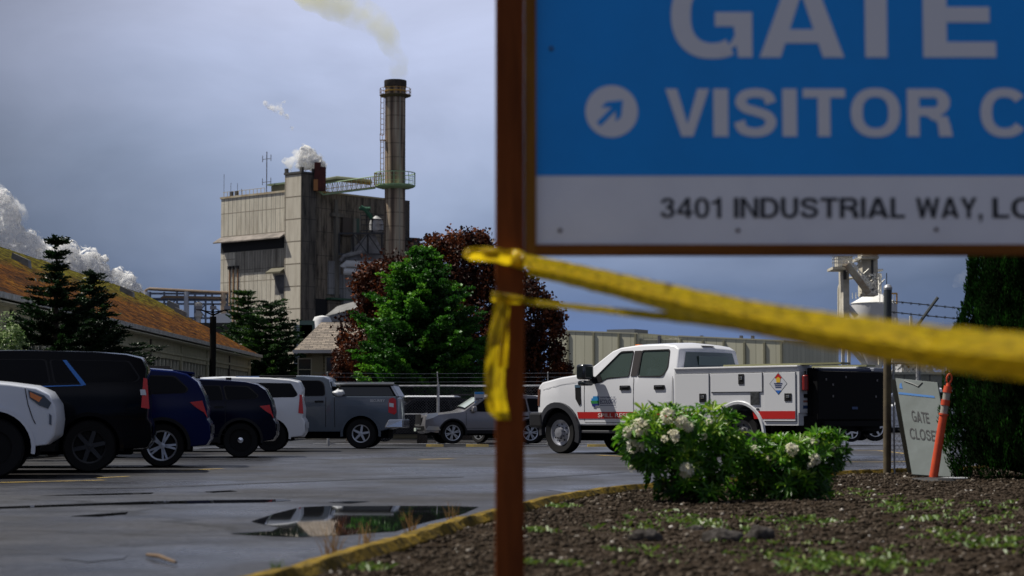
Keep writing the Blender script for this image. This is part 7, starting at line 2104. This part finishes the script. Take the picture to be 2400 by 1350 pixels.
# rear window: glass panel proud of the cab back, light in it painted as a paler patch
rw = c.band('rear_window', (CB - .022, 2.10), (CB + .015, 1.74), mat('rear_glass', (.04, .065, .058), .06, coat=.8), .80, .84, off=.010)
c.band('brake_lamp', (CB - .09, 2.19), (CB - .035, 2.165), black_trim, .22, .22, off=.012)
MB().box(CB + .075, CB + .080, -.42, .50, 1.84, 2.03).build('window_light_patch', mat('pale_green_reflection_glass', (.16, .20, .17), .08, coat=1), rw)
for y in (-.45, .42): MB().lathe([(.01, .34), (.11, .30), (.13, .14), (.08, .0)], (CB + .065, y, 1.76), 12).build('headrest', mat('seat_dark', (.03, .035, .035), .8), rw, smooth=True) if False else None
# interior
ci = mat('cabin_grey', (.20, .21, .22), .8); cd = mat('cabin_dark', (.03, .032, .035), .7)
for x in (2.45, 3.35):
    for y in (-.5, .5):
        st_ = MB(); st_.box(x, x + .5, y - .26, y + .26, 1.0, 1.28); st_.hexa([(x + .42, y - .25, 1.2), (x + .55, y - .25, 1.2), (x + .55, y + .25, 1.2), (x + .42, y + .25, 1.2)], [(x + .52, y - .22, 1.80), (x + .63, y - .22, 1.80), (x + .63, y + .22, 1.80), (x + .52, y + .22, 1.80)])
        so_ = st_.build('seat', ci, t, smooth=True, bevel=.04)
        MB().box(x + .54, x + .64, y - .13, y + .13, 1.83, 2.0).build('headrest', cd, so_, bevel=.04)
MB().hexa([(1.50, -.95, 1.3), (2.0, -.95, 1.3), (2.0, .95, 1.3), (1.50, .95, 1.3)], [(1.55, -.93, 1.62), (1.95, -.93, 1.60), (1.95, .93, 1.60), (1.55, .93, 1.62)]).build('dashboard', cd, t, bevel=.04)
mb = MB(); mb.tube([(2.10 + .06 * math.sin(a), -.48 + .19 * math.cos(a), 1.60 + .17 * math.sin(a)) for a in np.linspace(0, 2 * math.pi, 16)], .016, 6); mb.tube([(2.02, -.48, 1.52), (2.10, -.48, 1.60)], .03, 6); mb.tube([(2.10, -.64, 1.60), (2.10, -.32, 1.60)], .015, 5); mb.build('steering_wheel', cd, t, smooth=True)
MB().box(2.0, 2.35, -.95, .95, 1.4, 1.45).build('cabin_floor_trim', cd, t)
# body details
for x, za, zc in ((1.545, 1.60, .95), (2.93, 1.60, .66), (3.98, 1.60, .66)):
    c.strip('panel_gap', [(x, za), (x, zc if x > 1.6 else .70)], .012, seam_m)
c.strip('panel_gap', [(1.55, .665), (3.98, .665)], .010, seam_m)
for x in (2.56, 3.50): c.patch('door_handle', [(x, 1.335), (x + .28, 1.335), (x + .28, 1.43), (x, 1.43)], mat('handle_black', (.010, .010, .011), .4), .022, .02, rnd=.02); c.patch('door_handle', [(x + .05, 1.395), (x + .24, 1.395), (x + .24, 1.42), (x + .05, 1.42)], mat('handle_grip', (.07, .07, .08), .3), .040, .02, rnd=.005)
c.patch('fender_vent', [(1.28, 1.42), (1.44, 1.42), (1.46, 1.05), (1.40, 1.02), (1.30, 1.16)], black_trim, .010, .01); c.patch('vent_chrome', [(1.28, 1.40), (1.43, 1.40), (1.43, 1.46), (1.28, 1.46)], mat('vent_blue_chrome', (.25, .42, .62), .2, .7), .016, .01)
c.strip('hood_crease_shade', [(.25, 1.36), (.9, 1.47), (1.5, 1.545), (1.9, 1.50)], .012, mat('crease_shade', (.45, .46, .50), .4))  # darker strip paints the shade along the hood crease
red_s = mat('red_stripe', (.44, .014, .014), .4)
c.patch('red_stripe', [(1.37, .745), (CB - .01, .745), (CB - .01, .885), (1.34, .885)], red_s, .008, step=.4)
c.text('lettering', 'SPILL RESPONSE', 1.94, 3.30, .775, .855, mat('decal_cream', (.62, .55, .52), .5), .012)
# department emblem and name
eb = mat('emblem_blue', (.02, .22, .50), .5); eg = mat('emblem_green', (.02, .20, .05), .5); en = mat('emblem_navy', (.012, .02, .16), .5)
em = c.patch('emblem', [(1.76, 1.17), (1.80, 1.17), (1.81, 1.215), (1.98, 1.215), (1.98, 1.11), (1.76, 1.11)], eb, .010, side=-1)
c.patch('emblem_field', [(1.74, 1.12), (1.98, 1.12), (1.98, 1.055), (1.76, 1.055)], eg, .013, side=-1, parent=em)
c.patch('emblem_base', [(1.77, 1.06), (1.98, 1.06), (1.98, 1.015), (1.88, 1.015), (1.86, .99), (1.79, 1.0)], en, .016, side=-1, parent=em)
dec = mat('decal_navy', (.03, .045, .12), .5)
c.text('lettering', 'DEPARTMENT OF', 2.01, 2.44, 1.170, 1.205, dec, .015); c.text('lettering', 'ECOLOGY', 2.01, 2.44, 1.055, 1.145, dec, .02)
c.strip('emblem_line', [(2.0, 1.022), (2.44, 1.022)], .010, dec, .012, side=-1)
# black wheel arch flare, front lamp, bumper
c.ring(FX, r * 1.20, r * 1.46, mat('flare_grey_black', (.035, .037, .045), .45), .07, name='wheel_flare', a0=-.35, a1=math.pi + .1)
c.patch('headlight', [(.01, 1.02), (.10, 1.02), (.13, 1.38), (.02, 1.38)], mat('headlight_brown', (.12, .05, .03), .1, coat=1), .016, .02)
c.band('grille', (.0, .90), (.0, 1.36), mat('grille_chrome', (.25, .25, .26), .3, .7), .68, .68, off=.02)
mb = MB(); mb.hexa([(-.22, -.95, .55), (.30, -1.10, .55), (.30, 1.10, .55), (-.22, .95, .55)], [(-.22, -.95, .88), (.26, -1.10, .88), (.26, 1.10, .88), (-.22, .95, .88)]); mb.build('front_bumper', mat('bumper_black', (.012, .012, .014), .45), t, bevel=.05)
for y in (-.45, 0, .45): MB().box(2.48, 2.60, y - .06, y + .06, 2.262, 2.30).build('clearance_lamp', amber, t, bevel=.01)
# towing mirrors
for sd in (-1, 1):
    w_ = c.hw(1.85, 1.55)
    mb = MB(); mb.box(1.70, 1.94, min(sd * (w_ + .12), sd * (w_ + .44)), max(sd * (w_ + .12), sd * (w_ + .44)), 1.56, 1.88); m_ = mb.build('mirror', mat('mirror_black', (.012, .016, .02), .25, coat=.6), t, smooth=True, bevel=.05)
    mb = MB(); mb.box(1.72, 1.93, min(sd * (w_ + .13), sd * (w_ + .42)), max(sd * (w_ + .13), sd * (w_ + .42)), 1.43, 1.54); mb.build('mirror_lower', mat('mirror_black', (.012, .016, .02), .25, coat=.6), m_, smooth=True, bevel=.04)
    mb = MB(); mb.tube([(1.86, sd * (w_ - .03), 1.58), (1.84, sd * (w_ + .2), 1.60)], .045, 8); mb.tube([(1.86, sd * (w_ - .03), 1.52), (1.84, sd * (w_ + .2), 1.50)], .045, 8); mb.build('mirror_arm', black_trim, m_)
    c.patch('mirror_sail', [(1.74, 1.52), (1.80, 1.60), (1.98, 1.66), (2.06, 1.53), (1.9, 1.485)], black_trim, .012, .01, side=sd)
    for x in (FX,): pass
    MB().box(1.45, CB, sd * 1.02 - .06, sd * 1.02 + .06, .44, .50).build('running_board', mat('board_steel', (.10, .10, .11), .4, .5), t, bevel=.015)
# chassis
mb = MB(); 
for y in (-.42, .42): mb.box(.2, 7.6, y - .06, y + .06, .52, .70)
mb.box(3.2, 4.4, -.85, -.45, .42, .72); mb.tube([(5.8, -.9, r), (5.8, .9, r)], .09, 8); mb.tube([(FX, -.8, r), (FX, .8, r)], .06, 8); mb.tube([(1.5, 0, .55), (5.8, 0, .48)], .05, 8)
mb.build('chassis', well, t)
# rear wheels (twin)
RX = FX + 4.98
Car.rim_m = mat('dark_steel_rim', (.10, .10, .11), .4, .5)
c.Wd = 2.30
for sd in (-1, 1): c.wheel(RX, sd, .27)
c.Wd = Wt
# service body: near and far side locker banks with wheel cutouts
SB0, SB1 = CB + .06, FX + 6.42; YW = 1.17; ZTp = 1.735
bodyp = mat('locker_white', (.60, .61, .64), .35, coat=.3)
def sbody(sd):
    out = [(SB0, .60), (SB0, ZTp), (SB1, ZTp), (SB1, .62)]
    ra = r * 1.32; dz = .62 - r; a0 = math.asin(dz / ra)
    for k in range(15):
        a = a0 + (math.pi - 2 * a0) * k / 14; out.append((RX + ra * math.cos(a), r + ra * math.sin(a)))
    vs, fs = tri_region(out, (), .4); n = len(vs); y1, y0 = sd * YW, sd * (YW - .42)
    mb = MB(); mb.add([(x, y1, z) for x, z in vs], fs); mb.add([(x, y0, z) for x, z in vs], fs)
    m2 = len(out); mb.add([(x, y1, z) for x, z in out] + [(x, y0, z) for x, z in out], [(i, (i + 1) % m2, m2 + (i + 1) % m2, m2 + i) for i in range(m2)])
    o = mb.build('locker_bank', bodyp, t, smooth=False)
    bm = bmesh.new(); bm.from_mesh(o.data); bmesh.ops.remove_doubles(bm, verts=bm.verts, dist=1e-4); bmesh.ops.recalc_face_normals(bm, faces=bm.faces); bm.to_mesh(o.data); bm.free()
    # wheel opening lip
    mb = MB(); V = []
    for k in range(19):
        a = -.05 + (math.pi + .1) * k / 18
        for rr_, yy in ((ra, YW - .1), (ra, YW + .03), (ra + .05, YW + .035), (ra + .07, YW - .002)): V.append((RX + rr_ * math.cos(a), sd * yy, r + rr_ * math.sin(a)))
    mb.add(V, [(k * 4 + j, k * 4 + j + 1, (k + 1) * 4 + j + 1, (k + 1) * 4 + j) for k in range(18) for j in range(3)]); mb.build('wheel_lip', bodyp, o, smooth=True)
    def door(x0, x1, z0, z1, nm='locker_door'):
        d = MB().box(x0, x1, min(sd * YW + sd * .002, sd * (YW + .022)), max(sd * YW + sd * .002, sd * (YW + .022)), z0, z1).build(nm, bodyp, o, bevel=.006)
        e = MB(); g_ = .010; ya, yb_ = sorted((sd * YW + sd * .001, sd * (YW + .004)))
        e.box(x0 - g_, x1 + g_, ya, yb_, z0 - g_, z1 + g_); e.build('door_gap', seam_m, o); return d
    W1 = SB0 + 1.13; W2 = SB0 + 2.55
    W1 = FX + 4.27; W2 = FX + 5.62
    d1 = door(SB0 + .04, W1 - .03, .90, ZTp - .10); d1b = None
    d2 = door(W1 + .03, W2 - .05, 1.27, ZTp - .10); d3 = door(W2 + .0, SB1 - .05, .70, ZTp - .10)
    def latch(d, x, z, w_=.10, h_=.12):
        ya, yb_ = sorted((sd * (YW + .023), sd * (YW + .035)))
        l = MB().box(x - w_, x + w_, ya, yb_, z - h_, z + h_).build('latch', mat('latch_black', (.010, .010, .012), .4), d, bevel=.008)
        ya, yb_ = sorted((sd * (YW + .036), sd * (YW + .05)))
        MB().box(x - w_ * .45, x + w_ * .45, ya, yb_, z - h_ * .15, z + h_ * .5).build('latch_paddle', chrome, l, bevel=.01)
    latch(d1, W1 - .18, 1.16, .085, .085); latch(d2, (W1 + W2) / 2 + .12, 1.52, .07, .10); latch(d3, SB1 - .22, 1.16, .085, .075)
    MB().box(W2 - .34, W2 - .12, *sorted((sd * (YW + .002), sd * (YW + .02))), 1.02, 1.26).build('fuel_filler', mat('filler_dark', (.015, .016, .018), .4, noise=12, col2=(.06, .065, .07)), o, bevel=.006)
    MB().box(W2 - .20, W2 - .14, *sorted((sd * (YW + .002), sd * (YW + .016))), .92, .95).build('marker_lamp', seam_m, o)
    # stripes
    st_ = MB().box(SB0 + .04, SB0 + .04 + .85, *sorted((sd * (YW + .0225), sd * (YW + .025))), .905, .93)
    ya, yb_ = sorted((sd * (YW + .023), sd * (YW + .0265)))
    MB().box(W2 + .0, SB1 - .055, ya, yb_, .745, .895).build('red_stripe', red_s, o)
    ya, yb_ = sorted((sd * (YW + .003), sd * (YW + .0055)))
    MB().hexa([(W2 - .26, sd * (YW + .002), .745), (W2 - .012, sd * (YW + .002), .745), (W2 - .012, sd * (YW + .006), .745), (W2 - .26, sd * (YW + .006), .745)],
              [(W2 - .30, sd * (YW + .002), .895), (W2 - .012, sd * (YW + .002), .895), (W2 - .012, sd * (YW + .006), .895), (W2 - .30, sd * (YW + .006), .895)]).build('red_stripe', red_s, o)
    MB().box(SB0 + .01, W1 - .30, ya, yb_, .745, .885).build('red_stripe', red_s, o)
    MB().box(SB0 - .0, SB1 + .01, *sorted((sd * (YW - .44), sd * (YW + .03))), ZTp, ZTp + .035).build('top_cap', mat('cap_bright', (.72, .72, .74), .35), o, bevel=.008)
    # hazard diamond
    if sd < 0:
        xc, zc, q = (W2 + SB1) / 2 - .05, 1.42, .20
        def dia(nm, pts, m, off, par): mb = MB(); mb.add([(xc + a * q, sd * (YW + off), zc + b_ * q) for a, b_ in pts], [tuple(range(len(pts)))]); return mb.build(nm, m, par)
        dd = dia('hazard_placard', [(0, -1.08), (1.08, 0), (0, 1.08), (-1.08, 0)], mat('placard_edge', (.12, .13, .15), .5), .0235, o)
        dia('placard_face', [(0, -1.0), (1.0, 0), (0, 1.0), (-1.0, 0)], mat('placard_white', (.50, .52, .58), .5), .0255, dd)
        dia('placard_red', [(-.42, .58), (.42, .58), (0, 1.0)], red_s, .028, dd); dia('placard_red', [(-.42, .58), (-.1, .32), (-.1, .58)], red_s, .028, dd); dia('placard_red', [(.42, .58), (.1, .58), (.1, .32)], red_s, .028, dd)
        dia('placard_yellow', [(-.22, .12), (.22, .12), (.26, .50), (0, .66), (-.26, .50)], mat('placard_yellow', (.62, .40, .03), .5), .030, dd)
        dia('placard_blue', [(-.36, -.64), (.36, -.64), (0, -1.0)], mat('placard_blue', (.02, .12, .45), .5), .028, dd)
        for z_, w2 in ((.02, .5), (-.16, .42), (-.34, .36)): dia('placard_line', [(-w2, z_ - .05), (w2, z_ - .05), (w2, z_ + .05), (-w2, z_ + .05)], dec, .029, dd)
    return o
sbody(-1); sbody(1)
MB().box(SB0, SB1, -.73, .73, .95, 1.0).build('load_floor', mat('floor_grey', (.10, .10, .10), .7), t)
MB().box(SB0, SB0 + .05, -.74, .74, 1.0, 1.72).build('headboard', bodyp, t)
MB().box(SB0 + 1.2, SB1 + .95, -1.10, -.80, ZTp + .04, ZTp + .075).build('rack_rail', mat('olive_rail', (.22, .22, .12), .5), t)
MB().box(SB0 + 1.2, SB1 + .2, .80, 1.10, ZTp + .04, ZTp + .075).build('rack_rail', mat('olive_rail', (.22, .22, .12), .5), t)
# rear wall pieces, extinguisher, liftgate
for y0, y1 in ((-1.17, -.74), (.74, 1.17)):
    MB().box(SB1 + .001, SB1 + .03, y0, y1, .86, ZTp - .01).build('rear_locker_wall', bodyp, t)
ex = MB().tube([(SB1 + .11, -1.09, 1.28), (SB1 + .11, -1.09, 1.58)], .062, 12).build('fire_extinguisher', mat('extinguisher_red', (.20, .012, .012), .4), t, smooth=True, bevel=.02)
MB().tube([(SB1 + .11, -1.09, 1.582), (SB1 + .11, -1.09, 1.66)], .022, 8).build('extinguisher_valve', black_trim, ex)
MB().box(SB1 + .032, SB1 + .05, -1.04, -.90, 1.15, 1.22).build('rear_label', black_trim, t)
MB().box(SB1 + .032, SB1 + .036, -1.06, -.86, .94, 1.0).build('rear_label', mat('label_blue', (.03, .06, .16), .5), t); MB().box(SB1 + .032, SB1 + .036, -1.05, -.88, 1.06, 1.10).build('rear_label', mat('label_rust', (.30, .12, .09), .5), t)
lgm = mat('liftgate_black', (.004, .004, .005), .7, spec=.12)
lift = MB().box(SB1 + .22, SB1 + .34, -1.0, 1.20, .72, 1.66).build('liftgate_platform', lgm, t, bevel=.02)
for y, z in ((-.74, 1.50), (-.1, 1.55), (.95, 1.50), (.90, 1.18), (-.52, 1.40), (-.52, 1.18)):
    MB().lathe([(.001, .025), (.022, .02), (.026, 0)], (SB1 + .545, y, z), 10, 'z').build('reflector_stud', mat('grey_stud', (.14, .13, .13), .5), lift) if False else None
    m_ = MB(); m_.box(SB1 + .341, SB1 + .352, y - .022, y + .022, z - .022, z + .022); m_.build('bolt_plate', mat('grey_stud', (.14, .13, .13), .5), lift, bevel=.008)
MB().box(SB1 + .341, SB1 + .348, .10, .28, .93, .98).build('lift_label', mat('label_blue', (.03, .06, .16), .5), lift)
mb = MB()
for y in (-.82, .92):
    mb.box(SB1 + .04, SB1 + .20, y - .09, y + .09, .50, 1.0); mb.box(SB1 + .04, SB1 + .22, y - .12, y + .12, .45, 1.72)
mb.box(SB1 - .2, SB1 + .30, -1.0, 1.1, .50, .80); mb.build('liftgate_frame', lgm, t, bevel=.02)
MB().box(SB1 + .10, SB1 + .28, -.88, .85, 1.665, 1.72).build('liftgate_bar', mat('lift_navy', (.012, .02, .06), .4), t, bevel=.01)
MB().box(SB1 + .10, SB1 + .34, .86, 1.28, 1.665, 1.75).build('rear_lamp_housing', mat('pale_housing', (.20, .22, .27), .5), t, bevel=.02)
mb = MB(); mb.box(SB1 + .36, SB1 + .42, -.9, 1.1, .60, .70); mb.build('step_bar', lgm, t)
for sd in (-1, 1): MB().box(RX + .75, RX + .78, sd * 1.12 - .28 * (sd > 0), sd * 1.12 + .28 * (sd < 0), .18, .60).build('mud_flap', lgm, t)
